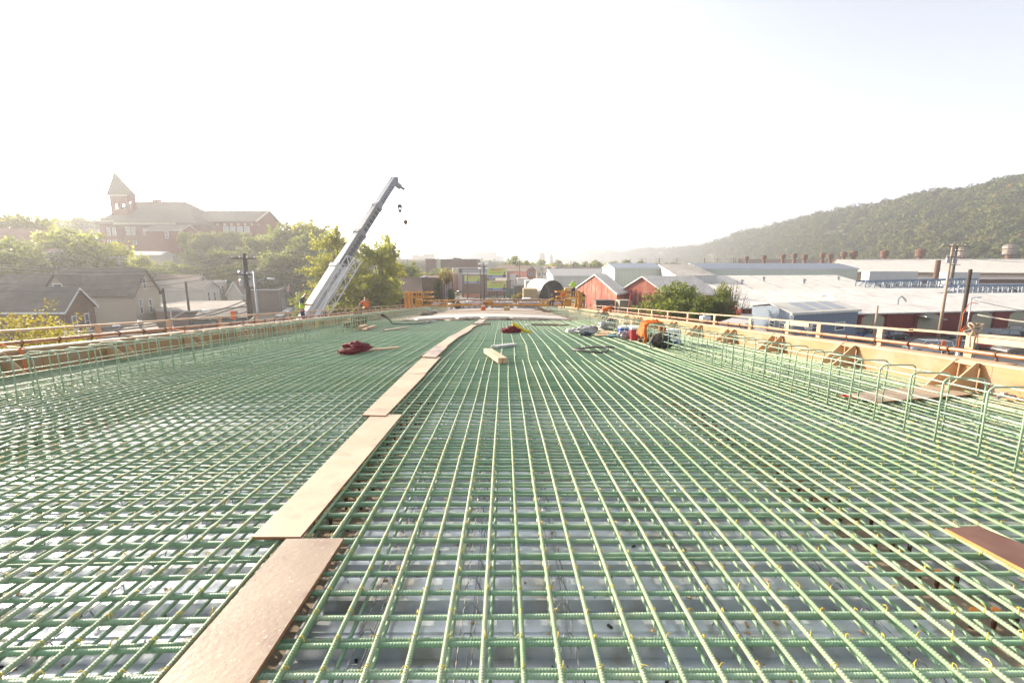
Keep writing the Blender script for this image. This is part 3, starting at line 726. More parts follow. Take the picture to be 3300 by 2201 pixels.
ribbon('road', [(-2, 128), (-10, 150), (-24, 195), (-60, 340), (-126, 645)], 15, road, .06)
ribbon('street', [(-40, 20), (-37, 60), (-41, 90), (-50, 118)], 8, road, .08)
mb = MB(); mb.b2(22, 95, 36, 67.5, .0, .05); struct('parking_lot', mb, mat('lot_asphalt', (.17, .15, .13), (.13, .115, .10), .4, .85, c3=(.20, .18, .16), s3=.1))
mb = MB(); rn = random.Random(2)
for k in range(18):
    mb.b2(30 + k * 3, 30.12 + k * 3, 58, 62, .052, .056)
struct('painted_lines', mb, M['white'])
mb = MB(); mb.b2(-20, 42, 100, 190, .0, .04); struct('yard', mb, mat('yard_gravel', (.24, .21, .17), (.19, .17, .12), .5, .95, c3=(.22, .20, .09), s3=.12))

# ================================================================ buildings
BR_R = brick('red_brick', (.34, .10, .07), (.27, .075, .055), (.30, .20, .16), stain=(.36, .24, .18), amt=.55)
BR_D = brick('dark_brick', (.20, .11, .08), (.15, .085, .065), (.18, .13, .10), stain=(.11, .07, .05))
BR_P = brick('painted_brick', (.35, .10, .065), (.30, .085, .055), (.33, .12, .09), .9, .3, stain=(.44, .30, .22), amt=.75)
BR_M = brick('maroon_brick', (.22, .045, .038), (.19, .04, .034), (.17, .04, .035), stain=(.14, .04, .035))
SID = lines('beige_siding', (.40, .34, .27), (.27, .23, .18), .22, 'z', .12, .7)
SIDW = lines('white_siding', (.58, .55, .49), (.40, .38, .34), .22, 'z', .10, .7)
SIDC = lines('cream_siding', (.52, .48, .36), (.38, .35, .26), .22, 'z', .10, .7)
SHG = mat('grey_shingle', (.105, .092, .080), (.075, .066, .058), 1.2, .9, bump=.5, bscale=10, c3=(.13, .11, .09), s3=.5)
SHB = mat('brown_shingle', (.13, .085, .065), (.10, .065, .05), 1.2, .9, bump=.5, bscale=10)
SHR = mat('rust_shingle', (.24, .12, .08), (.18, .09, .06), 1.0, .9, bump=.5, bscale=10)
FLR = mat('flat_roof', (.16, .14, .125), (.12, .105, .095), .4, .9, c3=(.22, .20, .18), s3=.3)
MR = lines('white_metal_roof_h', (.70, .67, .63), (.50, .47, .44), 1.1, 'x', .06, .7, 0, (.36, .31, .26), .75, bump=.2)
MRd = lines('grey_metal_roof', (.44, .43, .42), (.30, .29, .28), .9, 'x', .08, .75, 0, (.33, .30, .27), .35, bump=.3)
MRp = lines('pale_membrane_roof', (.62, .585, .54), (.50, .47, .43), 1.3, 'x', .07, .75, 0, (.36, .31, .26), .75, bump=.15)
BLU = lines('blue_ribbed_wall', (.17, .215, .28), (.09, .12, .16), .55, 'h', .16, .55, 0, (.2, .22, .25), .2)
STW = lines('white_ribbed_wall', (.52, .53, .52), (.36, .37, .37), .6, 'h', .16, .6, 0, (.36, .34, .3), .3)
PGW = lines('pale_green_wall', (.53, .57, .50), (.40, .44, .38), 1.1, 'h', .06, .6, 0, (.40, .38, .31), .3)
SOL = mat('solar_panels', (.10, .12, .16), (.14, .16, .20), 1.5, .3, .2)
TRIM = M['white']
def V2(p): return Vector((p[0], p[1], 0))
def wall_frame(a, b):
    a, b = Vector(a), Vector(b); d = (b - a); L = d.length; d = d / L
    n = Vector((d.y, -d.x, 0))
    return a, d, n, L
def windows(parent, a, b, lst, centre, wname='window', fm=None, pm=None):
    """lst: (s along 0..1, z centre, width, height)"""
    a, d, n, L = wall_frame(a, b)
    if (a + d * L / 2 + n - Vector(centre)).length < (a + d * L / 2 - n - Vector(centre)).length: n = -n
    for it in lst:
        s, z, wd, h = it[:4]; c = a + d * (L * s); c = Vector((c.x, c.y, z))
        mb = MB(); t = min(.14, wd * .12)
        for o, q, ww in ((d * (wd / 2), Vector((0, 0, h / 2)), 0), (-d * (wd / 2), Vector((0, 0, h / 2)), 0)):
            mb.bar(c + o - q + n * .03, c + o + q + n * .03, .12, t, (n.x, n.y, 0)) if 0 else mb.bar(c + o - q + n * .02, c + o + q + n * .02, t, .1, n)
        for zz in (h / 2, -h / 2, 0):
            mb.bar(c - d * (wd / 2 - t / 2 - .002) + Vector((0, 0, zz)) + n * .02, c + d * (wd / 2 - t / 2 - .002) + Vector((0, 0, zz)) + n * .02, t * (1 if zz else .6), .08, (0, 0, 1)) if 0 else mb.bar(c - d * (wd / 2 + .1) + Vector((0, 0, zz)) + n * .03, c + d * (wd / 2 + .1) + Vector((0, 0, zz)) + n * .03, .11 if zz else .05, t if zz else t * .6)
        o = mb.build(wname, fm or TRIM, parent)
        g = MB(); g.bar(c - d * (wd / 2) + n * .015, c + d * (wd / 2) + n * .015, .025, h); g.build('pane', pm or M['glass'], o)
def gable(name, label, A, B, L, ze, zr, wall, roof, z0=0.0, over=.35, cat='house', group=None, wg=(), ws=(), wa=(), trim=True, gwall=None, hip=0.0, flat=False, chim=None):
    """A, B: gable-end corners (x, y); L: vector from B along the long side"""
    A, B, L = V2(A), V2(B), V2(L); C = B + L; D = A + L
    cen = (A + B + C + D) / 4
    if z0 > 3: z0 = min(z0, min(GZ(p.x, p.y) for p in (A, B, C, D)) + .3)
    t = thing(name, label, cat, (cen.x, cen.y, z0), 0, group)
    up_ = lambda p, z: Vector((p.x, p.y, z))
    mb = MB()
    for p, q in ((A, B), (B, C), (C, D), (D, A)): mb.poly(up_(p, z0 - 1), up_(q, z0 - 1), up_(q, ze), up_(p, ze))
    R1_, R2_ = up_((A + B) / 2, zr), up_((C + D) / 2, zr)
    ln = L.normalized()
    if hip: R1_ += ln * hip; R2_ -= ln * hip
    elif not flat:
        g = MB(); g.poly(up_(A, ze), up_(B, ze), R1_); g.poly(up_(C, ze), up_(D, ze), R2_)
        if gwall: g.build('gable_wall', gwall, t)
        else: mb.v, mb.f = mb.v + g.v, mb.f + [tuple(i + len(mb.v) for i in f) for f in g.f]
    if flat:
        mb.poly(up_(A, ze - .25), up_(B, ze - .25), up_(C, ze - .25), up_(D, ze - .25))
        mb.build('wall', wall, t)
        r = MB(); r.poly(*[up_(p, ze - .2) for p in (A, B, C, D)]); r.build('roof', roof, t)
        k = MB()
        for p, q in ((A, B), (B, C), (C, D), (D, A)): k.bar(up_(p, ze + .06), up_(q, ze + .06), .35, .16)
        if trim: k.build('parapet', TRIM if trim is True else trim, t)
    else:
        mb.build('wall', wall, t)
        e = ln * (over if not hip else 0); r = MB(); th = Vector((0, 0, .16))
        def facet(P):
            k = len(P); r.add(P + [p + th for p in P], [tuple(range(k)), tuple(range(2 * k - 1, k - 1, -1))] + [(i, (i + 1) % k, (i + 1) % k + k, i + k) for i in range(k)])
        ab = (B - A).normalized() * over; dz = Vector((0, 0, -over * (zr - ze) / ((B - A).length / 2)))
        eA, eB, eC, eD = up_(A, ze) - ab + dz, up_(B, ze) + ab + dz, up_(C, ze) + ab + dz, up_(D, ze) - ab + dz
        if hip:
            o_ = ln * over
            eA -= o_; eB -= o_; eC += o_; eD += o_
            facet([eB, eC, R2_, R1_]); facet([eD, eA, R1_, R2_]); facet([eA, eB, R1_]); facet([eC, eD, R2_])
        else:
            facet([eB - e, eC + e, R2_ + e, R1_ - e]); facet([eD + e, eA - e, R1_ - e, R2_ + e])
        r.build('roof', roof, t)
        if trim:
            k = MB(); zz = Vector((0, 0, .02))
            k.bar(eB - e - zz, eC + e - zz, .05, .2); k.bar(eA - e - zz, eD + e - zz, .05, .2)
            if not hip:
                for p in ((eA, R1_, -1), (eB, R1_, -1)): k.bar(p[0] - e * 1.02 - zz, p[1] - e * 1.02 - zz, .05, .2)
                for p in ((eC, R2_, 1), (eD, R2_, 1)): k.bar(p[0] + e * 1.02 - zz, p[1] + e * 1.02 - zz, .05, .2)
            k.build('fascia', TRIM if trim is True else trim, t)
    if chim:
        for (s, off, h, wd) in chim:
            p = (R1_ * (1 - s) + R2_ * s); q = MB(); q.box((p.x + off, p.y + off * .3, (R1_.z + h / 2) - .4), (wd, wd, h + .8)); q.build('chimney', BR_D, t)
    windows(t, A, B, wg, cen); windows(t, B, C, ws, cen); windows(t, A, D, wa, cen)
    return t
def XY(u, Y):
    """x where the view ray of column u (at the horizon) meets y = Y"""
    d = ray(u, 850); return d.x * Y / d.y
def shed(name, label, e0, e1, r0, r1, wall, roof, z0=0.0, cat='warehouse', mirror=True, group=None, gw=None, over=.5, back=None, trim=None):
    """front eave e0-e1 and ridge r0-r1, each (u, v, Y); the far side mirrors the near one"""
    E0, E1, Q0, Q1 = [PY(*p) for p in (e0, e1, r0, r1)]
    ze = (E0.z + E1.z) / 2; zr = (Q0.z + Q1.z) / 2
    for p in (E0, E1): p.z = ze
    for p in (Q0, Q1): p.z = zr
    B0, B1 = (2 * Q0 - E0, 2 * Q1 - E1)
    B0.z = B1.z = ze
    c = (E0 + E1 + B0 + B1) / 4
    t = thing(name, label, cat, (c.x, c.y, z0), 0, group)
    g = lambda p: Vector((p.x, p.y, z0 - .5))
    mb = MB()
    for p, q in ((E0, E1), (E1, B1), (B1, B0), (B0, E0)): mb.poly(g(p), g(q), q, p)
    gm = MB(); gm.poly(E0, Q0, B0); gm.poly(E1, B1, Q1)
    if gw: gm.build('gable_wall', gw, t)
    else: mb.v, mb.f = mb.v + gm.v, mb.f + [tuple(i + len(mb.v) for i in f) for f in gm.f]
    mb.build('wall', wall, t)
    r = MB(); th = Vector((0, 0, .12)); lift = Vector((0, 0, .06)); d = (E1 - E0).normalized() * over
    for P in ([E0 + (E0 - Q0) * .03 - d, E1 + (E1 - Q1) * .03 + d, Q1 + d, Q0 - d], [Q0 - d, Q1 + d, B1 + (B1 - Q1) * .03 + d, B0 + (B0 - Q0) * .03 - d]):
        P = [p + lift for p in P]; r.add(P + [p + th for p in P], [(0, 1, 2, 3), (7, 6, 5, 4), (0, 4, 5, 1), (1, 5, 6, 2), (2, 6, 7, 3), (3, 7, 4, 0)])
    r.build('roof', roof, t)
    k = MB(); k.bar(E0 - d + Vector((0, 0, .0)), E1 + d + Vector((0, 0, .0)), .25, .22); k.build('gutter', trim or TRIM, t)
    return t, (E0, E1, Q0, Q1, B0, B1), c

# ---- right bank: works and sheds
t, K, c = shed('brick_warehouse', 'long maroon brick hall with a white metal roof behind the parking lot', (2766, 1012, 66), (3420, 998, 72), (2677, 954, 82), (3420, 943, 86), BR_M, MR, gw=STW)
E0, E1 = K[0], K[1]
d_ = (E1 - E0).normalized(); nrm = Vector((d_.y, -d_.x, 0))
if nrm.y > 0: nrm = -nrm
LUV = lines('tan_louvre', (.38, .36, .26), (.26, .25, .18), .5, 'h', .2, .7)
for s in (2.6, 12.6, 22.6, 30):
    c_ = E0 + d_ * s; mb = MB(); a_ = 2.0
    pts = [(-a_, 0), (a_, 0), (a_, 2.0)] + [(a_ * math.cos(R(q)), 2.0 + .7 * math.sin(R(q))) for q in range(15, 166, 15)] + [(-a_, 2.0)]
    P = [Vector((c_.x, c_.y, 0)) + d_ * x + nrm * .06 + Vector((0, 0, z + .9)) for x, z in pts]
    mb.add(P, [tuple(range(len(P)))]); mb.build('boarded_arch', LUV, t, fix=False)
for s in np.arange(0.2, 30, 5.0):
    c_ = E0 + d_ * s; mb = MB(); mb.box((c_.x + nrm.x * .1, c_.y + nrm.y * .1, K[0].z / 2 - .1), (.5, .25, K[0].z)); mb.build('pilaster', BR_M, t)
mb = MB(); c_ = E0 + d_ * 11.5 + nrm * 1.1; mb.bar(Vector((c_.x - 1.6, c_.y, 3.3)), Vector((c_.x + 1.6, c_.y, 2.9)), 2.2, .14); mb.build('awning', M['steel'], t)
mb = MB(); c_ = E0 + d_ * 9.5 + (K[2] - K[0]) * .35; mb.tube([c_ + Vector((0, 0, .1)), c_ + Vector((0, 0, 1.1)), c_ + Vector((.5, 0, 1.5)), c_ + Vector((1.1, 0, 1.0)), c_ + Vector((1.3, 0, .6))], .14, 8); mb.build('service_mast', M['steel'], t)
t, K, c = shed('blue_shed', 'blue ribbed steel shed with pale skylight strips in its roof', (2560, 1011, 56), (2766, 1003, 60), (2488, 978, 62), (2690, 974, 66), BLU, lines('striped_metal_roof', (.55, .53, .47), (.42, .41, .37), .9, 'x', .08, .5), cat='shed')
a, b = K[0], K[1]; windows(t, a, b, [(.35, 2.9, 1.7, 1.0), (.72, 2.9, 1.7, 1.0)], c)
windows(t, K[4], K[0], [(.78, 2.9, 1.4, .9), (.55, 2.9, 1.4, .9)], c)
e_ = (K[1] - K[0]); s_ = (K[2] - K[0])
for k in range(3):
    mb = MB(); P = [K[0] + e_ * q + s_ * w_ + Vector((0, 0, .21)) for q, w_ in ((.22 + k * .24, .15), (.40 + k * .24, .15), (.40 + k * .24, .9), (.22 + k * .24, .9))]
    mb.poly(*P); mb.build('skylight', mat('skylight_panel%d' % k, (.26, .28, .31), (.2, .22, .25), 1, .3), t, fix=False)
shed('metal_roofed_hall', 'wide hall with a dirty white sheet roof behind the blue shed', (2390, 992, 74), (2790, 985, 80), (2300, 934, 96), (3120, 931, 100), BR_M, MR, gw=STW)
t, K, c = shed('membrane_roofed_hall', 'broad low hall with a pale roof crossed by dark seams below the pale green clerestory', (2250, 934, 98), (2840, 931, 104), (2180, 889, 132), (2690, 890, 138), PGW, MRp)
for k in range(6):
    mb = MB(); p = K[0].lerp(K[1], .12 + k * .16); q = K[2].lerp(K[3], .12 + k * .16); z_ = Vector((0, 0, .22)); mb.bar(p + z_, q + z_, .3, .08); mb.build('roof_seam', M['steel'], t)
for (u, v, Y, r_) in ((2460, 905, 118, .3), (2590, 912, 112, .35), (2700, 903, 122, .3), (2390, 915, 110, .3)):
    p = PY(u, v, Y); q = MB(); q.lathe((p.x, p.y, p.z - .8), [(r_, 0), (r_, 1.3), (r_ * 1.6, 1.4), (r_ * 1.6, 1.6), (.1, 1.9)], 10); q.build('roof_stack', M['steel'], t)
def clere(name, label, u0, u1, vt, vb, vr, Y, wall, roof, extra=None):
    e0, e1 = PY(u0, vt, Y), PY(u1, vt, Y); e0.z = e1.z = (e0.z + e1.z) / 2
    zr = PY((u0 + u1) / 2, vr, Y + 9).z
    return gable(name, label, (e0.x, Y + 18), (e0.x, Y), (e1.x - e0.x, 0), e0.z, zr, wall, roof, over=.3, cat='factory hall')
clere('solar_roofed_hall', 'pale hall with solar panels on its roof behind the two red gables', 1982, 2135, 865, 892, 850, 142, PGW, SOL)
clere('solar_roofed_hall', 'very long pale green hall with solar panels, right of the white sloping roof', 2260, 2765, 867, 890, 850, 143, PGW, SOL)
mb = MB(); P = [PY(2120, 851, 150), PY(2232, 851, 152), PY(2310, 888, 112), PY(2180, 889, 112)]
t = thing('sloping_roof_annex', 'white annex with one big roof sloping towards the camera', 'annex', (P[0].x, P[0].y, 0))
mb.poly(*P); g = [Vector((p.x, p.y, -.5)) for p in P]; m2 = MB()
for i in range(4): m2.poly(g[i], g[(i + 1) % 4], P[(i + 1) % 4] - Vector((0, 0, .1)), P[i] - Vector((0, 0, .1)))
m2.build('wall', STW, t); mb.v += [(p[0], p[1], p[2] - .2) for p in mb.v]; mb.f += [(3, 2, 1, 0)[::-1], (7, 6, 5, 4), (0, 4, 5, 1), (1, 5, 6, 2), (2, 6, 7, 3), (3, 7, 4, 0)]; mb.build('roof', MR, t)
# red gabled halls
def redgable(name, label, A, B, L, ze, zr, arches, extra):
    t = gable(name, label, A, B, L, ze, zr, BR_P, MRp, over=.5, cat='brick hall')
    a, d, n, Ln = wall_frame(V2(A), V2(B)); c = (V2(A) + V2(B)) / 2 + V2(L) / 2
    if ((V2(A) + V2(B)) / 2 + n - c).length < ((V2(A) + V2(B)) / 2 - n - c).length: n = -n
    for k, (s, z1, z2, wd) in enumerate(arches):
        p = a + d * (Ln * s); mb = MB()
        pts = [(-wd / 2, z1), (wd / 2, z1), (wd / 2, z2)] + [(wd / 2 * math.cos(R(q)), z2 + wd / 2 * math.sin(R(q))) for q in (30, 60, 90, 120, 150)] + [(-wd / 2, z2)]
        P = [p + d * x + n * .04 + Vector((0, 0, z)) for x, z in pts]; mb.add(P, [tuple(range(len(P)))])
        mb.build('blind_arch' if wd > .5 else 'wall_rib', BR_M, t, fix=False)
    return t
A_, B_ = PZ(1860, 926, 5.2), PZ(1988, 946, 5.2)
C_ = PZ(2019, 941, 5.2) - B_
t = redgable('gabled_brick_hall', 'left of the two red brick halls, its gable ribbed and stained', A_, B_, (C_.x, C_.y), 5.2, 8.6, [(s, .2, 5.0 + 3.0 * (1 - abs(s - .5) * 2), .28) for s in (.1, .2, .3, .41, .53, .66, .8)], 0)
A_, B_ = PZ(2008, 934, 5.6), PZ(2148, 943, 5.6); C_ = PZ(2309, 945, 5.6) - B_
t = redgable('gabled_brick_hall', 'right of the two red brick halls, with narrow blind arches and a round vent', A_, B_, (C_.x, C_.y), 5.6, 8.5, [(s, z1, z2, .62) for s, z1, z2 in ((.2, 2.8, 5.4), (.31, 2.4, 5.6), (.42, 2.2, 5.2), (.53, 1.6, 4.9), (.65, 2.0, 5.2), (.77, 1.6, 4.9), (.89, 1.2, 4.6))], 0)
# long white shed behind, quonset
gable('metal_shed', 'long low shed with a ribbed grey roof behind the arched shelter', (XY(1752, 190), 190), (XY(1784, 172), 172), (42, 6), PY(1784, 889, 172).z, PY(1765, 868, 181).z, STW, MRd, cat='shed')
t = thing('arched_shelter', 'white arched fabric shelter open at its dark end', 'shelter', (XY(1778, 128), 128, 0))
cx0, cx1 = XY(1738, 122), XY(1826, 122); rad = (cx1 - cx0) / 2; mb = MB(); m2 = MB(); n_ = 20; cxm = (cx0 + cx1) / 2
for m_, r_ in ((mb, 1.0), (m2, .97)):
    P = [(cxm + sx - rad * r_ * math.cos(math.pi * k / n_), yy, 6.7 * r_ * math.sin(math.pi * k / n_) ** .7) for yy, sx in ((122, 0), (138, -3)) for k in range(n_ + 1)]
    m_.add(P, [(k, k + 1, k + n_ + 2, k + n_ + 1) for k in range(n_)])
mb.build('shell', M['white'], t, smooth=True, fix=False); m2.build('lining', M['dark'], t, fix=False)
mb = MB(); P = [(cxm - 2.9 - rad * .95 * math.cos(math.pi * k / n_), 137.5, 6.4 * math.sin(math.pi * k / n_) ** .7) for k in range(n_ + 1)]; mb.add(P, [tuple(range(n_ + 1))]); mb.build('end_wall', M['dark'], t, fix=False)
# far warehouse with roof ventilators
t, K, c = shed('long_warehouse', 'very long white roofed works hall with roof ventilators below the wooded hill', (2745, 870, 205), (3440, 888, 175), (2700, 838, 240), (3440, 834, 205), mat('tan_wall', (.42, .33, .2), (.36, .28, .17), .3, .8), MRp)
gable('flat_roofed_works', 'low brown flat roofed works block in front of the long warehouse', (XY(2790, 175), 175), (XY(2790, 140), 140), (110, 0), 6.3, 0, BR_D, FLR, cat='works block', flat=True)
gable('flat_roofed_works', 'second low brown flat roofed works block nearer the blue gantry', (XY(2860, 136), 136), (XY(2860, 108), 108), (90, 0), 5.0, 0, BR_D, FLR, cat='works block', flat=True)
gable('dark_roofed_hall', 'far dark roofed hall carrying the row of small ventilators', (XY(2380, 300), 300), (XY(2380, 262), 262), (120, 0), 8.6, 13.6, FLR, SHB, cat='works hall')
mb = MB()
vents = [(2405, 842, 12), (2462, 840, 13), (2523, 838, 14), (2560, 835, 14), (2593, 840, 15), (2650, 835, 15), (2675, 840, 16), (2718, 834, 17), (2750, 835, 20), (2848, 836, 22), (2963, 835, 25), (3097, 834, 27), (3250, 832, 33)]
for k, (u, v, s) in enumerate(vents):
    Y = 262 if u < 2700 else 240 - (u - 2700) / 740 * 35
    p = PY(u, v, Y); r_ = s * Y / 1467 / 2; h = s * 1.05 * Y / 1467
    t = thing('roof_ventilator', ('rusty drum ventilator on the ridge of the long white warehouse, ' + ('nearest the right edge', 'second from the right edge', 'third from the right edge', 'fourth from the right edge', 'leftmost on the white ridge')[12 - k]) if k > 7 else 'small rusty ventilator on the far dark roof, number one from the left'.replace('number one', ('first', 'second', 'third', 'fourth', 'fifth', 'sixth', 'seventh', 'eighth')[k]), 'roof vent', (p.x, p.y, p.z - .3), 0, 'rusty roof ventilators')
    mb = MB(); mb.lathe((p.x, p.y, p.z - 2.4), [(r_ * .9, 0), (r_ * .55, 2.2), (r_ * .55, 2.4 + h * .25)], 12); mb.build('base', M['rust'], t)
    mb = MB(); mb.lathe((p.x, p.y, p.z + h * .25), [(r_ * .6, 0), (r_ * 1.05, h * .08), (r_ * 1.05, h * .5), (r_ * .95, h * .55), (r_ * 1.12, h * .62), (r_ * 1.12, h * .85), (r_ * .6, h)], 14); mb.build('drum', M['rust'] if u < 3000 else mat('galv_vent%d' % k, (.3, .26, .23), (.15, .12, .1), 3, .6, .3), t)
# chimney stack and gantries
mb = MB(); p = PY(3017, 888, 150); mb.lathe((p.x, p.y, p.z - 2), [(.8, 0), (.7, 7)], 12); tag(mb.build('metal_stack', M['rust']), 'short rusty stack on the brown flat roof', 'stack')
BLS = mat('gantry_blue', (.12, .17, .26), (.09, .13, .20), 1, .5)
GPL = mat('gantry_pale', (.17, .21, .27), (.13, .17, .22), 1, .5)
def gantry(name, label, a, b, h, wd):
    A, B = PY(*a), PY(*b); t = thing(name, label, 'gantry', (A.x, A.y, 0), 0, 'blue crane gantries'); n = int((B - A).length / h)
    ch = MB()
    for oy in (0, wd):
        o = Vector((0, oy, 0)); ch.bar(A + o, B + o, .3, .35); ch.bar(A + o - Vector((0, 0, h)), B + o - Vector((0, 0, h)), .35, .55)
    ch.build('chord', BLS, t)
    for oy in (0, wd):
        o = Vector((0, oy, 0)); w_ = MB()
        for k in range(n + 1):
            p = A.lerp(B, k / n) + o; q = A.lerp(B, min(1, (k + 1) / n)) + o; z = Vector((0, 0, h))
            w_.bar(p, p - z, .22, .22)
            if k < n: w_.bar(*((p, q - z) if k % 2 else (p - z, q)), .14, .14)
        w_.build('lattice', GPL, t)
    for k in (0, .5, 1):
        p = A.lerp(B, k); c_ = MB()
        for oy in (0, wd): c_.bar(Vector((p.x, p.y + oy, p.z - h)), Vector((p.x, p.y + oy, -.3)), .5, .5)
        c_.build('column', BLS, t)
gantry('crane_gantry', 'rear blue latticed gantry above the white roofs', (2790, 908, 104), (3150, 900, 104), 2.0, 3)
gantry('crane_gantry', 'front blue latticed gantry, lower and farther right', (3090, 922, 92), (3480, 920, 92), 2.0, 3)
for (u, v, Y, wd, h, lab) in ((2880, 886, 130, 14, 1.6, 'long'), (3110, 890, 118, 8, 2.2, 'taller short')):
    p = PY(u, v, Y); mb = MB(); mb.b2(p.x - wd / 2, p.x + wd / 2, p.y, p.y + 3, 5.0, p.z + 1); tag(mb.build('roof_monitor', STW), lab + ' white ribbed roof monitor on the brown flat roofs', 'roof monitor')

# ---- far city and hazy landmarks
HZ = mat('far_masonry', (.32, .27, .24), (.27, .23, .2), .02, .9)
def far(name, lab, u0, u1, vt, Y, dep=20, m=None, cat='building', z0=0, parts=None, grp=None):
    a, b = XY(u0, Y), XY(u1, Y); z = PY((u0 + u1) / 2, vt, Y).z
    t = thing(name, lab, cat, ((a + b) / 2, Y, z0), 0, grp); mb = MB(); mb.b2(a, b, Y, Y + dep, z0 - 2, z); mb.build('wall', m or HZ, t)
    r = MB(); r.b2(a - .2, b + .2, Y - .2, Y + dep + .2, z, z + .5); r.build('roof', FLR, t)
    for (x0, x1, v_) in parts or ():
        q = MB(); q.b2(XY(x0, Y), XY(x1, Y), Y + 1, Y + dep - 1, z, PY((x0 + x1) / 2, v_, Y).z); q.build('roof_block', m or HZ, t)
    return t
far('office_block', 'hazy pale block with a taller right part on the left of the far town', 1328, 1391, 825, 620, 30, parts=((1366, 1391, 818), (1330, 1338, 821)))
far('steel_mill', 'hazy grey mill hall with a stepped roof on the skyline', 1520, 1600, 813, 950, 60, mat('mill_grey', (.3, .3, .31), (.26, .26, .27), .02, .9), cat='mill', parts=((1522, 1528, 812), (1540, 1546, 812), (1560, 1566, 812)))
far('mill_annex', 'hazy lower mill building right of the stepped hall', 1600, 1624, 826, 960, 50, mat('mill_grey2', (.3, .3, .31), (.26, .26, .27), .02, .9), cat='mill')
far('mill_annex', 'hazy long low mill building left of the stepped hall', 1438, 1520, 822, 1000, 50, mat('mill_grey3', (.34, .34, .35), (.28, .28, .29), .02, .9), cat='mill')
def stackf(u, v0, v1, Y, r_, lab, name='chimney_stack', head=None):
    p, q = PY(u, v0, Y), PY(u, v1, Y); mb = MB(); mb.lathe((p.x, p.y, q.z - 4), [(r_ * 1.15, 0), (r_, p.z - q.z + 4)], 12)
    if head: mb.lathe((p.x, p.y, p.z), [(r_ * .5, -.5), (head, 2), (head, 8), (r_ * .5, 10)], 14)
    tag(mb.build(name, HZ), lab, 'chimney' if not head else 'water tower')
stackf(1411, 826, 850, 900, 1.2, 'pale water tower on the hazy skyline', 'water_tower', 7)
stackf(1746, 815, 848, 900, 6, 'thick pale chimney block on the skyline right of the billboards')
stackf(1777, 820, 848, 900, 3, 'thinner pale chimney on the skyline')
stackf(1483, 806, 848, 1100, 2.5, 'faint tall chimney above the long low mill')
far('brick_block', 'dark brick block of several storeys, left part with a pale corner', 1372, 1412, 838, 205, 22, BR_D)
t = far('brick_block', 'long dark brick block with small roof boxes in the middle of the town', 1418, 1538, 839, 195, 24, BR_D, parts=((1460, 1470, 831), (1482, 1488, 837), (1500, 1507, 836)))
mb = MB(); mb.b2(XY(1412, 195) - .6, XY(1420, 195), 194.6, 196, 0, PY(1414, 839, 195).z + .4); mb.build('stone_pilaster', SIDC, t)
t = far('grey_store', 'grey rendered store with a dark sign in front of the brick block', 1470, 1568, 868, 172, 18, mat('grey_render', (.33, .35, .37), (.29, .3, .32), .3, .8), cat='store')
mb = MB(); mb.b2(XY(1473, 172), XY(1489, 172), 171.7, 171.95, PY(1480, 879, 172).z, PY(1480, 869, 172).z); mb.build('wall_sign', M['black'], t)
t = far('green_shed', 'pale green wall behind the small tree in front of the brick block', 1444, 1470, 869, 182, 12, mat('green_render', (.24, .33, .2), (.2, .28, .17), .3, .8), cat='shed')
far('brick_tavern', 'dark brick building carrying a yellow green billboard', 1488, 1570, 888, 152, 14, BR_D, cat='tavern')
t = thing('striped_tower', 'narrow cream and red brick turret left of the grey store', 'turret', (XY(1467, 165), 165, 0))
mb = MB(); mb.lathe((XY(1467, 165), 165, -.5), [(1.0, 0), (1.0, 8)], 12); mb.build('shaft', BR_R, t); mb = MB(); mb.lathe((XY(1467, 165), 165, 7.3), [(1.1, .3), (1.1, 2.4)], 12); mb.build('cap', SIDC, t)
rn = random.Random(11); rc = [BR_D, BR_R, SIDC, HZ, mat('store_white', (.5, .48, .45), (.42, .4, .38), .3, .8)]
for k in range(16):
    Y = 240 + k * 24; u = 1300 + rn.uniform(0, 1) * 22 + (50 if k % 2 else 0) + (k * 1.0)
    if k % 2 == 0: u = 1292 + k * 1.6
    far('town_building', ('brick' if k % 5 < 2 else 'pale') + ' row building in the hazy main street, ' + ('left' if k % 2 == 0 else 'right') + ' side, ' + ('near end', 'second block', 'third block', 'fourth block', 'fifth block', 'sixth block', 'seventh block', 'far end')[k // 2], u, u + 34 - k, 850 + rn.uniform(-2, 12) - (0 if k % 2 == 0 else 4), Y, 18, rc[k % 5], grp='buildings along the far main street')
for k in range(9):
    Y = 300 + k * 60; u = rn.choice([1190, 1240, 1640, 1700, 1790, 1840, 1890]) + rn.uniform(-15, 15)
    far('town_building', 'low distant town building seen over the trees, ' + ('first', 'second', 'third', 'fourth', 'fifth', 'sixth', 'seventh', 'eighth', 'ninth')[k] + ' in depth', u, u + rn.uniform(20, 50), 851 + rn.uniform(0, 8), Y, 20, rc[k % 5], grp='distant low town buildings')
# houses in the middle distance
def house(name, lab, u0, u1, uo, vbase, ve, vr, Y, wall, roof, side='r', grp='small town houses', wins=True, W=None, z0=0, chim=None):
    """gable front between columns u0-u1 facing the camera, long side running back"""
    x0, x1 = XY(u0, Y), XY(u1, Y); ze = PY(u0, ve, Y).z; zr = PY((u0 + u1) / 2, vr, Y).z
    wg = [(s, ze - 1.6 - q * 2.8, .8, 1.4) for s in (.28, .72) for q in range(max(1, int((ze - z0) / 3)))] if wins else []
    wg.append((.5, ze + .6, .6, .9)) if wins else None
    return gable(name, lab, (x0, Y), (x1, Y), (uo, 11), ze, zr, wall, roof, z0=z0, wg=wg, cat='house', group=grp, over=.3, chim=chim)
house('brick_town_house', 'narrow red brick house with white windows right of the billboards', 1697, 1727, -8, 900, 870, 857, 190, BR_R, SHB, chim=[(.7, 0, 1.5, .8)])
house('cream_town_house', 'cream gabled house beside the narrow red brick house', 1731, 1757, -8, 895, 872, 857, 205, SIDC, SHG)
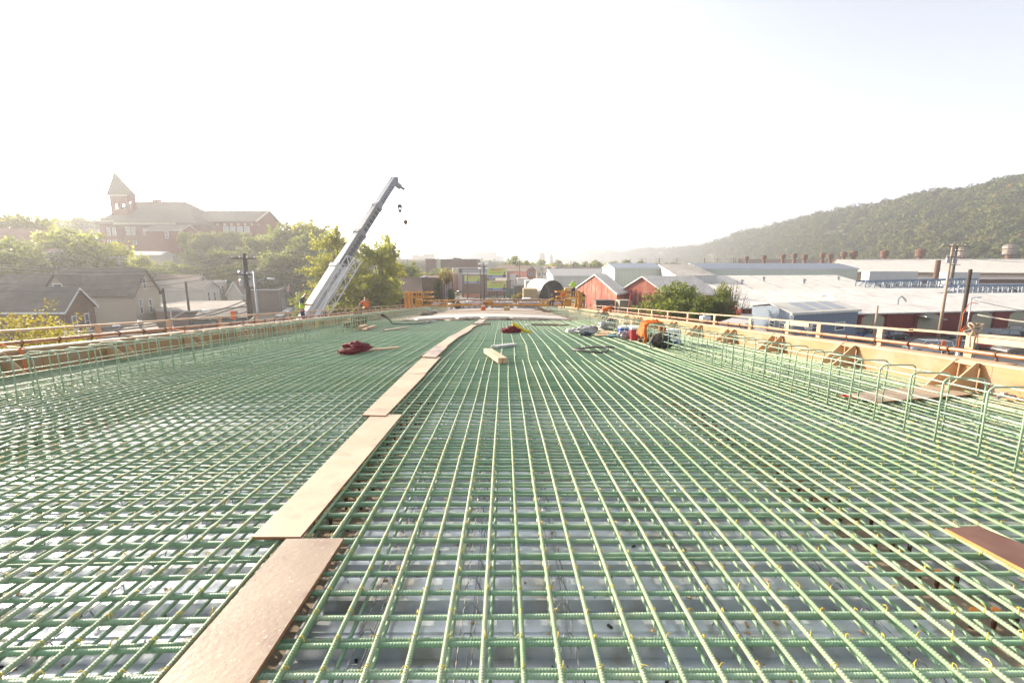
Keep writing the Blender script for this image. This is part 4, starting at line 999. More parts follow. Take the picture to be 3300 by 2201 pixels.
house('white_town_house', 'white house with a dark roof just right of the upper billboard', 1657, 1684, -9, 890, 868, 855, 215, SIDW, SHB)
house('brick_row_house', 'small brown roofed house behind the cream house, left one', 1758, 1779, -4, 890, 866, 859, 240, BR_D, SHB)
house('brick_row_house', 'small brown roofed house behind the cream house, right one', 1783, 1806, -4, 890, 867, 860, 250, BR_D, SHR)
gable('long_brick_row', 'low brown row with chimneys behind the ribbed grey roof', (XY(1806, 262), 262), (XY(1806, 252), 252), (24, 0), PY(1830, 868, 252).z, PY(1830, 862, 257).z, BR_D, SHB, chim=[(.3, 0, 2, 1), (.7, 0, 2, 1)])
# dark shed and ivy clad brick building behind the machine
ze, zr = PY(1240, 941, 80).z, PY(1240, 897, 86).z
t = gable('dark_roofed_shed', 'old shed with a big dark brown roof behind the left end of the machine', (XY(1340, 90), 92), (XY(1352, 80), 80), (XY(1216, 80) - XY(1352, 80), 0), ze, zr, mat('dark_planks', (.06, .055, .045), (.04, .038, .03), 2, .9), SHB, cat='shed', trim=mat('pale_fascia', (.40, .38, .28), (.34, .32, .24), 2, .7))
p, q = PY(1352, 905, 88), PY(1424, 894, 88)
BR_T = brick('old_tan_brick', (.30, .19, .125), (.24, .155, .10), (.28, .21, .15), stain=(.16, .12, .08))
t = gable('ivy_clad_building', 'old brick building with ivy and red creeper behind the machine', (XY(1352, 92), 100), (XY(1352, 88), 88), (XY(1424, 88) - XY(1352, 88), 0), PY(1400, 896, 88).z, 0, BR_T, FLR, cat='brick building', flat=True, trim=M['steel'])
t2 = gable('side_brick_building', 'narrow brick corner with tall white framed windows beyond the ivy', (XY(1424, 86), 86.2), (XY(1452, 86), 90), (-6, 14), PY(1438, 892, 88).z, 0, BR_D, FLR, cat='brick building', flat=True, trim=False, wg=[(.3, 6.1, .5, 3.2), (.52, 6.1, .5, 3.2), (.75, 6.1, .5, 3.2)])

# ---- left bank
bx = XY(415, 62)
wsi = [(.0, 0, 0, 0)]
t = gable('beige_house', 'beige sided house with a long grey roof and attic window in the gable', (XY(492, 68), 68.5), (bx, 62), (XY(150, 62) - bx, 0), 7.0, 10.25, SID, SHG, wg=[(.42, 5.1, .75, 1.9), (.78, 5.2, .75, 1.9), (.55, 8.3, .7, 1.4)], trim=mat('brown_fascia', (.12, .08, .06), (.1, .07, .05), 2, .8))
xa = XY(165, 60.5)
g2 = MB(); hw = 1.9
P = [Vector((xa - hw, 60.8, 7.2)), Vector((xa + hw, 60.8, 7.2)), Vector((xa, 60.8, 9.55)), Vector((xa, 65, 9.55)), Vector((xa - hw, 61.8, 7.2)), Vector((xa + hw, 61.8, 7.2))]
d1 = MB(); d1.add([P[0], P[1], P[2]], [(0, 1, 2)]); d1.poly(P[0], P[1], P[1] + Vector((0, 0, -7.5)), P[0] + Vector((0, 0, -7.5)))
dr = d1.build('dormer', SID, t); r_ = MB()
e = Vector((0, -.35, 0)); r_.poly(P[0] + e - Vector((.4, 0, .4)), P[2] + e + Vector((0, 0, .12)), Vector((xa, 66, 9.67)), Vector((xa - hw - .4, 66, 6.8)) ); r_.poly(P[1] + e + Vector((.4, 0, -.4)), P[2] + e + Vector((0, 0, .12)), Vector((xa, 66, 9.67)), Vector((xa + hw + .4, 66, 6.8)))
r_.build('dormer_roof', SHG, dr); windows(t, Vector((xa - hw, 60.8, 0)), Vector((xa + hw, 60.8, 0)), [(.52, 8.0, 1.1, .8)], (xa, 70, 0))
gable('beige_house_wing', 'lower left wing of the beige house with a grey roof', (XY(150, 62), 68), (XY(150, 62), 63), (-9, 0), 6.6, 9.4, SID, SHG)
gable('brick_cottage', 'small brown brick house with a steep gable and white windows in the left foreground', (XY(268, 50), 50.5), (XY(178, 45), 45), (XY(-60, 45) - XY(178, 45), 0), 6.55, 8.55, BR_D, SHG, wg=[(.32, 5.0, .8, 1.6), (.72, 5.0, .8, 1.6)])
gable('grey_gabled_house', 'pale house with a dark roof and small gable right of the beige house', (XY(688, 94), 95), (XY(645, 88), 88), (XY(480, 88) - XY(645, 88), 0), PY(645, 930, 88).z, PY(660, 905, 92).z, SIDW, SHG, wg=[(.35, 4.6, .8, 1.8), (.72, 4.7, .8, 1.8)])
gable('brown_roofed_house', 'low house with a brown roof just behind the pale gabled house', (XY(642, 105), 106), (XY(632, 100), 100), (XY(455, 100) - XY(632, 100), 0), PY(632, 906, 100).z, PY(637, 888, 103).z, SIDW, SHB, wg=[])
gable('cream_flat_house', 'cream flat topped house with a small chimney at the foot of the trees', (XY(722, 103), 103), (XY(672, 98), 98), (-4, 7), PY(690, 910, 98).z, 0, SIDC, FLR, flat=True, wg=[(.3, 5.6, .8, 1.3), (.7, 5.6, .8, 1.3)])
gable('white_gable_cottage', 'little cottage with a plain white gable and brown roof', (XY(768, 100), 100), (XY(722, 100), 100), (-3, 8), PY(722, 945, 100).z, PY(748, 908, 100).z, SIDW, SHB, wg=[])
t = gable('brown_corner_store', 'brown flat roofed corner store with a glazed front beside the street', (XY(915, 118), 118), (XY(890, 106), 106), (XY(765, 106) - XY(890, 106), 0), PY(890, 935, 106).z, 0, mat('brown_render', (.17, .125, .10), (.14, .10, .085), .5, .85), FLR, cat='store', flat=True, wg=[(.3, 1.6, .8, 2.4), (.5, 1.6, .8, 2.4), (.7, 1.6, .8, 2.4)])
MRW = mat('white_sheet_roof', (.30, .28, .26), (.20, .18, .17), .4, .9, spec=.05)
def slabhouse(name, lab, pts, z0, roof, wall, th=.2, cat='garage'):
    P = [PY(*p) for p in pts]; c = sum(P, Vector()) / len(P); t = thing(name, lab, cat, (c.x, c.y, z0)); mb = MB(); k = len(P)
    mb.add(P + [p - Vector((0, 0, th)) for p in P], [tuple(range(k)), tuple(range(2 * k - 1, k - 1, -1))] + [(i, (i + 1) % k, (i + 1) % k + k, i + k) for i in range(k)]); mb.build('roof', roof, t)
    w_ = MB()
    for i in range(k):
        a_, b_ = P[i].lerp(c, .03), P[(i + 1) % k].lerp(c, .03)
        w_.poly(Vector((a_.x, a_.y, z0 - .5)), Vector((b_.x, b_.y, z0 - .5)), b_ - Vector((0, 0, th)), a_ - Vector((0, 0, th)))
    w_.build('wall', wall, t); return t
slabhouse('white_roofed_garage', 'garage with a bright sloping sheet roof between the poles', [(500, 1000, 62), (640, 1002, 58), (800, 985, 62), (780, 968, 72), (600, 970, 74), (490, 985, 72)], 0, MRW, BR_D)
slabhouse('grey_roofed_garage', 'grey roofed garage below the bright sheet roof', [(620, 1030, 48), (810, 1022, 52), (800, 990, 62), (640, 1003, 57)], 0, mat('grey_sheet', (.12, .115, .11), (.09, .085, .08), .4, .9, spec=.05), mat('green_grey_wall', (.16, .17, .16), (.13, .14, .13), .5, .8))
slabhouse('dark_flat_garage', 'dark flat roofed garage behind the bright sheet roof', [(485, 985, 76), (560, 985, 76), (570, 972, 84), (485, 975, 84)], 0, FLR, SID)
slabhouse('brown_lean_to', 'brown tiled lean to just beyond the left guard rail', [(355, 1072, 34), (520, 1068, 34), (500, 1040, 40), (455, 1038, 41)], 0, SHB, BR_D)
slabhouse('low_grey_garage', 'low grey flat roof with white roof vents beyond the left guard rail', [(180, 1096, 31), (470, 1078, 33), (500, 1062, 38), (200, 1066, 38)], 0, mat('pale_flat_roof', (.13, .12, .11), (.09, .085, .08), .5, .95, spec=.05), BR_D)
for u, v, Y in ((376, 1056, 34), (452, 1043, 36)):
    p = PY(u, v, Y); mb = MB(); mb.lathe((p.x, p.y, p.z - .35), [(.12, 0), (.12, .3), (.24, .34), (.24, .5), (.1, .6)], 12); tag(mb.build('vent_cowl', M['whitep'], smooth=True), 'white domed roof vent ' + ('left, on the grey flat roof' if u < 400 else 'right, nearer the beige house'), 'roof vent')
# hillside houses
t = gable('cream_hillside_house', 'two storey cream house with a rust brown roof at the far left on the hillside', (XY(-60, 112), 116), (XY(-60, 105), 104), (XY(130, 108) - XY(-60, 105), 6), PY(90, 776, 106).z, PY(40, 738, 112).z, SIDW, SHR, z0=12, wg=[], ws=[(.62, PY(70, 790, 108).z, .9, 1.5), (.86, PY(100, 790, 108).z, .9, 1.5)])
gable('porch_house', 'low cream house with a striped white awning on the hillside', (XY(75, 96), 100), (XY(75, 96), 95), (XY(180, 95) - XY(75, 96), 0), PY(120, 812, 95).z, PY(120, 802, 98).z, SIDC, SHR, z0=9, ws=[(.45, PY(120, 840, 95).z, .8, .9)])
p, q = PY(112, 818, 94.6), PY(172, 824, 94.6); mb = MB(); mb.add([p, q, q + Vector((.6, -1.6, -.9)), p + Vector((-.3, -1.6, -.9)), p - Vector((0, 0, .1)), q - Vector((0, 0, .1)), q + Vector((.6, -1.6, -1)), p + Vector((-.3, -1.6, -1))], [(0, 1, 2, 3), (7, 6, 5, 4), (0, 4, 5, 1), (2, 6, 7, 3)]); tag(mb.build('awning', M['white']), 'white metal awning over the porch of the low cream house', 'awning')
gable('striped_house', 'house wall banded in white and brown stripes under the tree', (XY(145, 112), 118), (XY(145, 112), 111), (XY(222, 111) - XY(145, 112), 0), PY(180, 776, 111).z, PY(180, 768, 114).z, lines('banded_wall', (.62, .60, .55), (.16, .11, .08), .95, 'z', .42, .8), SHB, z0=12)
gable('brown_hillside_house', 'brown house with a white doorway below the striped wall', (XY(170, 100), 106), (XY(170, 100), 100), (XY(300, 100) - XY(170, 100), 0), PY(200, 812, 100).z, PY(200, 800, 103).z, BR_D, SHB, z0=9, ws=[(.45, PY(230, 825, 100).z, .9, 2.2)])
for k, (u0, u1, v, Y) in enumerate(((180, 265, 705, 230), (230, 320, 738, 180), (60, 130, 742, 150))):
    gable('hazy_hillside_house', 'hazy hillside house roof left of the school, ' + ('farthest', 'nearest the school', 'above the cream house')[k], (XY(u0, Y), Y + 8), (XY(u0, Y), Y), (XY(u1, Y) - XY(u0, Y), 0), PY(u0, v + 16, Y).z, PY(u0, v, Y).z, SIDW if k == 0 else BR_D, SHB, z0=14, group='hazy houses on the hillside')
gable('white_shed', 'small white shed in the bushes below the school', (XY(430, 130), 134), (XY(430, 130), 129), (XY(520, 129) - XY(430, 130), 0), PY(460, 822, 129).z, PY(460, 812, 131).z, SIDW, MRd, z0=9)
# ---- school
SB = brick('school_brick', (.20, .045, .03), (.16, .038, .027), (.16, .06, .045), 1.2, .5, stain=(.20, .08, .06), amt=.4)
Ys = 160; zb = 13
def sz(v, Y=Ys): return PY(1626, v, Y).z
t = thing('school_building', 'large red brick school with a pyramid topped bell tower on the hill', 'school', (XY(590, Ys), Ys + 10, zb))
x0, x1 = PY(336, 725, Ys).x, PY(642, 715, Ys).x; ze, zr = sz(724), sz(653, Ys + 11)
mb = MB(); mb.b2(x0 + 1, x1, Ys, Ys + 22, zb - 3, ze); mb.b2(x0, PY(392, 725, Ys).x, Ys - 2, Ys + 20, zb - 3, sz(717)); mb.build('wall', SB, t)
def hipm(x0, x1, y0, y1, ze, zr, h0, h1, o=.8):
    r = MB(); a, b, c, d = Vector((x0 - o, y0 - o, ze)), Vector((x1 + o, y0 - o, ze)), Vector((x1 + o, y1 + o, ze)), Vector((x0 - o, y1 + o, ze)); m = (y0 + y1) / 2
    e, f = Vector((x0 + h0, m, zr)), Vector((x1 - h1, m, zr)); z = Vector((0, 0, -.5))
    r.add([a, b, c, d, e, f, a + z, b + z, c + z, d + z], [(0, 1, 5, 4), (1, 2, 5), (2, 3, 4, 5), (3, 0, 4), (6, 7, 1, 0), (7, 8, 2, 1), (8, 9, 3, 2), (9, 6, 0, 3), (9, 8, 7, 6)]); return r
SHS = mat('slate', (.10, .075, .06), (.075, .06, .05), .5, .85, bump=.3)
hipm(x0, x1, Ys - 2, Ys + 24, ze + .1, zr, PY(428, 655, Ys + 11).x - x0, x1 - PY(600, 655, Ys + 11).x).build('main_roof', SHS, t)
mb = MB(); mb.b2(x0 - 1, PY(388, 720, Ys).x, Ys - 3.1, Ys - 2.75, sz(720), sz(715)); mb.b2(PY(390, 725, Ys).x, PY(586, 725, Ys).x, Ys - 3.1, Ys - 2.75, sz(728), sz(723)); mb.build('cornice', SIDC, t)
w0, w1 = PY(640, 700, Ys + 8).x, PY(822, 715, Ys + 6).x
g3 = MB(); zwe, zwr = sz(716, Ys + 6), sz(682, Ys + 14)
mb = MB(); mb.b2(w0, w1, Ys + 6, Ys + 24, zb - 4, zwe); mb.add([(w1, Ys + 6, zwe), (w1, Ys + 24, zwe), (w1 + .0, Ys + 15, zwr)], [(0, 1, 2)]); mb.build('wing_wall', SB, t)
r = MB(); r.add([(w0 - 4, Ys + 5, zwe), (w1 + .8, Ys + 5, zwe), (w1 + .8, Ys + 15, zwr + .2), (w0 - 4, Ys + 15, zwr + .2), (w0 - 4, Ys + 25, zwe), (w1 + .8, Ys + 25, zwe)], [(0, 1, 2, 3), (3, 2, 5, 4)]); r.build('wing_roof', SHS, t)
mb = MB(); mb.bar(Vector((w1 + .85, Ys + 5, zwe)), Vector((w1 + .85, Ys + 15, zwr + .2)), .3, .5); mb.bar(Vector((w1 + .85, Ys + 25, zwe)), Vector((w1 + .85, Ys + 15, zwr + .2)), .3, .5); mb.build('verge_trim', SIDC, t)
tx0, tx1 = PY(354, 650, Ys + 2).x, PY(409, 650, Ys + 2).x; tz0, tz1 = sz(674), sz(630); ty0, ty1 = Ys + 2, Ys + 6
# belfry: corner piers, arched openings
mb = MB()
mb.b2(tx0, tx1, ty0, ty1, ze - 2, tz0)
wd = tx1 - tx0; pr = wd * .16
aw = (wd - 3 * pr) / 2
def arcwall(mb, xa, xb, y0, y1, z0, z1, n=8):
    """solid wall above a round arch between xa and xb"""
    c, r_ = (xa + xb) / 2, (xb - xa) / 2; zs = z1 - r_ - .9
    for k in range(n):
        a0, a1 = math.pi * k / n, math.pi * (k + 1) / n
        p, q = (c - r_ * math.cos(a0), zs + r_ * math.sin(a0)), (c - r_ * math.cos(a1), zs + r_ * math.sin(a1))
        mb.add([(p[0], y0, p[1]), (q[0], y0, q[1]), (q[0], y0, z1), (p[0], y0, z1), (p[0], y1, p[1]), (q[0], y1, q[1]), (q[0], y1, z1), (p[0], y1, z1)], [(0, 1, 2, 3), (7, 6, 5, 4), (0, 4, 5, 1)])
zt2 = sz(647)
for y0_, y1_ in ((ty0, ty0 + .9), (ty1 - .9, ty1)):
    for i in (range(3) if y0_ == ty0 else (0, 2)):
        xa = tx0 + i * (pr + aw); mb.b2(xa, xa + pr, y0_, y1_, tz0 + .002, zt2)
    for i in (range(2) if y0_ == ty0 else ()): arcwall(mb, tx0 + pr + i * (pr + aw), tx0 + pr + aw + i * (pr + aw), y0_, y1_, tz0, zt2)
for xa in (tx0, tx1 - .9):
    for (ya, yb) in ((ty0 + .9, ty0 + 1.1), (ty1 - 1.1, ty1 - .9)): mb.b2(xa, xa + .9, ya, yb, tz0, zt2)
mb.b2(tx0 + .003, tx1 - .003, ty0 + .003, ty1 - .003, zt2, tz1)
mb.build('bell_tower', SB, t)
r = MB(); o = .5; ap = Vector((PY(384, 562, ty0 + 4).x, (ty0 + ty1) / 2, sz(561, ty0 + 4))); b4 = [Vector((tx0 - o, ty0 - o, tz1)), Vector((tx1 + o, ty0 - o, tz1)), Vector((tx1 + o, ty1 + o, tz1)), Vector((tx0 - o, ty1 + o, tz1))]
r.add(b4 + [ap], [(0, 1, 4), (1, 2, 4), (2, 3, 4), (3, 0, 4), (3, 2, 1, 0)]); r.build('spire_roof', SHS, t)
mb = MB(); mb.b2(tx0 - o, tx1 + o, ty0 - o - .1, ty0 - o + .2, tz1 - .3, tz1 + .1); mb.build('tower_cornice', SIDC, t)
for (u, v, wd, h, Y) in [(350, 747, 1.0, 2.4, Ys - 2), (368, 747, 1.0, 2.4, Ys - 2), (412, 744, 1.2, 2.6, Ys), (430, 745, 1.2, 2.6, Ys), (467, 747, 1.1, 2.0, Ys), (484, 746, 1.1, 2.4, Ys), (554, 762, 1, 1.4, Ys), (352, 781, 1, 1.2, Ys - 2), (370, 781, 1, 1.2, Ys - 2), (435, 782, 1, 1.2, Ys), (525, 795, 1, 3, Ys), (558, 795, 1, 3, Ys),
                         (728, 740, 1.6, 2, Ys + 6), (750, 740, 1.6, 2, Ys + 6), (773, 740, 1.6, 2, Ys + 6), (796, 740, 1.6, 2, Ys + 6)]:
    p = PY(u, v, Y - .05); windows(t, Vector((p.x - 1, Y, 0)), Vector((p.x + 1, Y, 0)), [(.5, p.z, wd, h)], (p.x, Y + 9, 0), pm=M['glassl'] if v < 770 else None)
mb = MB()
for k in range(8):
    p = PY(680 + k * 22, 724, Ys + 5.9); mb.lathe((p.x, p.y, p.z), [(.45, -.05), (.45, .0)], 12, 'y')
mb.build('round_vents', SIDC, t)
mb = MB(); p = PY(506, 650, Ys + 10); mb.b2(p.x - .9, p.x + .9, Ys + 9, Ys + 11, zr - .6, zr + .6); mb.build('chimney', SB, t)
gable('school_porch', 'brick side wing of the school half hidden by trees', (XY(482, 150), 158), (XY(482, 150), 150), (XY(594, 150) - XY(482, 150), 0), PY(540, 742, 150).z, PY(540, 726, 154).z, SB, SHS, z0=12, cat='school wing', wg=[], ws=[(.6, 20, 1, 2)])
# ================================================================ vegetation
LG = leafmat('leaf_green', (.045, .075, .018), (.075, .11, .025), (.12, .15, .035), .5)
LY = leafmat('leaf_yellow_green', (.15, .17, .02), (.26, .25, .03), (.38, .31, .04), .6, .6)
LD = leafmat('leaf_dark', (.028, .055, .018), (.045, .08, .022), (.07, .10, .03), .4, .35)
LO = leafmat('leaf_autumn', (.20, .13, .02), (.28, .16, .025), (.22, .20, .03), .8, .45)
LR = leafmat('leaf_creeper', (.30, .09, .03), (.22, .12, .03), (.12, .12, .03), .8, .4)
LM = leafmat('leaf_mixed', (.075, .10, .02), (.125, .145, .028), (.20, .185, .035), .6, .5)
def leafquads(C, size, rn, up_bias=.3, D=None):
    n = len(C); N = rn.normal(size=(n, 3)); N[:, 2] = np.abs(N[:, 2]) + up_bias
    if D is not None: N = D + .45 * rn.normal(size=(n, 3))
    N /= np.linalg.norm(N, axis=1)[:, None]
    T = np.cross(N, rn.normal(size=(n, 3))); T /= np.linalg.norm(T, axis=1)[:, None]; B = np.cross(N, T)
    s = (size * rn.uniform(.6, 1.3, n))[:, None]; a = T * s; b = B * s * .62
    V = np.stack([C - a, C - b * .9 + a * .1, C + a, C + b * .9 + a * .1], 1)
    return V.reshape(-1, 3)
def crown_mesh(name, rx, rz, n, leaf, seed, m, K=26, style='broad'):
    rn = np.random.default_rng(seed); Cs = []; cents = []
    for k in range(K):
        if style == 'cone':
            h = rn.uniform(0, 1) ** 1.3; rr = (1 - h) * rx * rn.uniform(.4, 1); a = rn.uniform(0, 6.283); c = np.array([rr * np.cos(a), rr * np.sin(a), (h * 2 - 1) * rz]); cr = rx * .25 * (1.15 - h)
        else:
            d = rn.normal(size=3); d /= np.linalg.norm(d); q = rn.uniform(.35, .85); c = d * q * np.array([rx, rx, rz])
            if style == 'tall': c[0] *= 1 - .35 * max(0, c[2] / rz); c[1] *= 1 - .35 * max(0, c[2] / rz)
            cr = rx * (rn.uniform(.14, .30) if K > 60 else rn.uniform(.22, .42))
        cents.append(c); k_ = int(n / K * (cr / (rx * .3)) ** 1.6) + 4
        P = rn.normal(size=(k_, 3)); P /= np.linalg.norm(P, axis=1)[:, None]; P *= (rn.uniform(.35, 1.0, k_) ** .5)[:, None] * cr * (1 + .25 * rn.normal(size=(k_, 1)))
        P[:, 2] *= .72; Cs.append(c + P)
        if rn.uniform() < .5:   # stray sprays that break the outline
            d = c / (np.linalg.norm(c) + 1e-6); m_ = k_ // 5 + 1; Cs.append(c + d * cr * rn.uniform(.8, 1.5, (m_, 1)) + rn.normal(size=(m_, 3)) * cr * .16)
    V = leafquads(np.concatenate(Cs), leaf, rn); F4 = np.arange(len(V)).reshape(-1, 4)
    return mesh_np(name, V, F4, m), cents
def trunk_mesh(name, h, r, cents, cz, m, seed=0):
    rn = random.Random(seed); mb = MB()
    bend = rn.uniform(-.06, .06) * h
    mb.tube([(0, 0, -.4), (bend * .3, 0, h * .3), (bend, 0, h * .6), (bend * .9, 0, h * .95)], [r * 1.25, r, r * .75, r * .28], 8)
    for c in cents[:14]:
        s = (bend * .5, 0, h * rn.uniform(.35, .65)); e = (c[0] * .9, c[1] * .9, c[2] * .9 + cz)
        if e[2] < s[2]: s = (bend * .2, 0, max(.3, e[2] * .6))
        mid = tuple(s[i] + (e[i] - s[i]) * .5 + (.12 * r * 4 if i == 2 else 0) for i in range(3))
        mb.tube([s, mid, e], [r * .42, r * .26, r * .08], 5)
    o = mb.build(name, m, smooth=True); me = o.data; bpy.data.objects.remove(o); return me
PRO = {}
def proto(key, rx, rz, h, n, leaf, seed, lm, K=26, style='broad'):
    """crown radius rx, half height rz, total height h"""
    cm, ce = crown_mesh('crown_' + key, rx, rz, n, leaf, seed, lm, K, style)
    cz = h - rz
    tm = trunk_mesh('trunk_' + key, cz + rz * .3, max(.12, h * .022), ce, cz, M['bark'], seed)
    PRO[key] = (cm, tm, cz, h)
proto('near_a', 3.6, 6.0, 14, 14000, .17, 1, LY, 74, 'tall'); proto('near_b', 3.4, 6.6, 15, 14000, .17, 2, LY, 76, 'tall'); proto('near_c', 3.6, 3.6, 7.4, 9000, .15, 3, LG, 34)
proto('mid_a', 4.2, 4.4, 10, 5200, .27, 4, LG, 30); proto('mid_b', 4.6, 4.2, 10, 5200, .27, 5, LG, 26); proto('mid_c', 3.8, 5.0, 11, 5200, .27, 6, LD, 30, 'tall')
proto('mid_y', 4.2, 4.2, 10, 5200, .26, 7, LM, 28); proto('mid_o', 3.4, 3.6, 9, 4200, .24, 8, LO, 24); proto('cone', 2.2, 5.0, 10.5, 3600, .24, 9, LD, 60, 'cone')
proto('far_a', 4.4, 4.0, 9, 1500, .5, 10, LG, 20); proto('far_b', 4.0, 4.4, 9, 1500, .5, 11, LD, 20); proto('far_y', 4.2, 4.0, 9, 1500, .5, 12, LY, 18)
proto('bush', 1.5, 1.1, 2.2, 2500, .10, 13, LG, 16); proto('bush_y', 1.5, 1.1, 2.2, 2500, .10, 14, LO, 16); proto('tiny', 1.3, 1.3, 2.6, 3000, .12, 15, LG, 16)
def tree(key, x, y, z, hgt, lab, grp=None, wide=1.0, name='tree', rz=None, cat=None, lm=None):
    cm, tm, cz, h0 = PRO[key]; s = hgt / h0
    t = thing(name, lab, cat or ('bush' if 'bush' in name else 'tree'), (x, y, z), random.uniform(0, 6.28) if rz is None else rz, grp)
    a = link('trunk', tm, t); a.scale = (s, s, s)
    c = link('crown', cm, t, (0, 0, cz * s)); c.scale = (s * wide, s * wide, s)
    if lm is not None:
        if c.data.users > 1: c.data = c.data.copy()
        c.data.materials[0] = lm
    return t
def treeuv(key, u, vtop, Y, lab, vbase=None, grp=None, wide=1.0, name='tree', lm=None, sc=None):
    x = PY(u, min(850, vtop + 70), Y).x; z0 = GZ(x, Y); zt = PY(u, vtop, Y).z
    return tree(key, x, Y, z0, max(1.5, zt - z0), lab, grp, wide, name, lm=lm)
# beside the crane
treeuv('near_b', 1215, 712, 72, 'tall yellow green tree right behind the crane boom, its crown reaching the skyline', wide=1.12)
treeuv('near_a', 1078, 718, 74, 'tall leafy tree left of the crane boom', wide=1.1)
treeuv('near_a', 1248, 752, 92, 'tree with a ragged right edge right of the crane boom', wide=.6)
treeuv('mid_o', 1268, 838, 94, 'orange brown small tree below the tall crane side trees', wide=.8)
treeuv('near_c', 1003, 890, 70, 'round dark green tree left of the foot of the crane', wide=.8)
treeuv('mid_y', 1130, 860, 66, 'low yellow green tree behind the orange vested worker', wide=1.1, lm=LY)
treeuv('mid_y', 1195, 890, 68, 'low yellow green tree left of the dark brown shed', wide=.9)
treeuv('mid_y', 1330, 880, 125, 'bright bushy tree above the roof of the dark brown shed', wide=1.2)
treeuv('mid_b', 1292, 842, 130, 'green tree rising right behind the orange brown tree', wide=1.0)
treeuv('mid_a', 1040, 905, 78, 'small tree behind the latticed jib', wide=1.1)
# wooded slope behind the school street
spots = [(990, 702, 150, 'mid_y', 1.25), (930, 712, 148, 'mid_a', 1.1), (1030, 745, 140, 'mid_b', 1.1), (890, 745, 140, 'mid_c', 1.0), (872, 735, 158, 'cone', .8), (855, 752, 136, 'mid_b', 1.0), (1050, 800, 128, 'mid_a', 1.0), (950, 770, 128, 'mid_c', 1.2), (905, 800, 122, 'mid_b', 1.0), (1000, 820, 118, 'mid_c', 1.1),
         (820, 775, 134, 'mid_a', 1.0), (780, 745, 150, 'mid_b', 1.1), (745, 742, 146, 'mid_a', 1.1), (705, 745, 148, 'mid_y', 1.0), (670, 745, 142, 'mid_b', 1.0), (640, 765, 138, 'mid_a', .9), (600, 740, 146, 'mid_y', .7), (770, 800, 124, 'mid_c', 1.1), (715, 800, 126, 'mid_b', 1.1), (660, 805, 122, 'mid_c', 1.1), (615, 800, 124, 'mid_a', .9),
         (850, 835, 116, 'mid_c', 1.2), (790, 850, 112, 'mid_c', 1.1), (725, 850, 112, 'mid_a', 1.0), (665, 850, 112, 'mid_c', 1.0), (600, 845, 114, 'mid_b', 1.0), (545, 838, 116, 'mid_a', .9), (570, 880, 106, 'mid_c', 1.0), (880, 880, 120, 'mid_c', 1.1), (940, 860, 118, 'mid_c', 1.1), (520, 870, 104, 'mid_b', .9),
         (360, 850, 118, 'mid_c', 1.2), (400, 835, 128, 'mid_b', 1.2), (455, 835, 132, 'mid_a', 1.2), (520, 820, 136, 'mid_c', 1.2), (570, 815, 138, 'mid_a', 1.1), (330, 835, 128, 'mid_b', 1.1), (500, 845, 122, 'mid_y', 1.1), (560, 850, 120, 'mid_c', 1.2), (250, 850, 120, 'mid_c', 1.2),
         (460, 815, 112, 'mid_y', .8), (490, 850, 104, 'mid_b', .8), (410, 845, 100, 'mid_b', .8), (430, 830, 106, 'mid_o', .6)]
for i, (u, v, Y, k, wd) in enumerate(spots):
    side = 'below the school' if u < 700 else 'between the school and the crane'
    treeuv(k, u, v, Y, 'leafy tree on the wooded slope ' + side, grp='trees on the slope ' + side, wide=wd)
# upper left
for (u, v, Y, k, wd, lab) in ((70, 676, 130, 'mid_y', 1.3, 'big hazy tree on the skyline at the far left'), (10, 700, 126, 'mid_a', 1.2, 'hazy tree at the left edge of the frame'), (150, 700, 140, 'mid_y', .9, 'golden tree left of the tower, partly behind the big tree'), (245, 690, 190, 'mid_a', 1.2, 'pale hazy tree left of the bell tower'), (300, 695, 200, 'mid_b', 1.1, 'pale hazy tree touching the bell tower'), (190, 728, 106, 'mid_y', 1.0, 'broad tree in front of the striped house, left half'), (240, 732, 100, 'mid_a', 1.15, 'broad tree in front of the striped house, middle'), (310, 755, 98, 'mid_y', 1.0, 'tree below the school tower with yellowing leaves'), (30, 755, 88, 'mid_a', .9, 'tree in front of the cream hillside house at the left edge'), (-20, 790, 80, 'mid_c', 1.1, 'dark tree at the left edge above the grey roofs'), (60, 845, 84, 'mid_c', 1.0, 'dark tree behind the grey roof at the far left'), (130, 850, 92, 'mid_c', .8, 'dark bushes right of the porch house'), (285, 830, 90, 'mid_c', .8, 'dark tree between the porch house and the beige roof'), (340, 850, 92, 'mid_c', .8, 'dark tree under the yellowing tree')):
    treeuv(k, u, v, Y, lab, wide=wd)
# bushes near rail
for (x, y, z, h, lab) in ((-14.4, 14.5, 1.5, 9.6, 'thin yellow leaved sapling beyond the left guard rail'), (-16.4, 15.5, 1.5, 9.7, 'golden leaved bush at the left edge beyond the guard rail')):
    cm, ce = crown_mesh('crown_autumn', 1.5, 1.5, 1700 if x > -15 else 2100, .055, int(x * -7), LO, 20); t = thing('autumn_sapling', lab, 'bush', (x, y, 0))
    link('crown', cm, t, (0, 0, h - 1.5)); tm = trunk_mesh('tr', h - 1.5, .10, ce, h - 1.5, M['bark'], 4); link('trunk', tm, t)
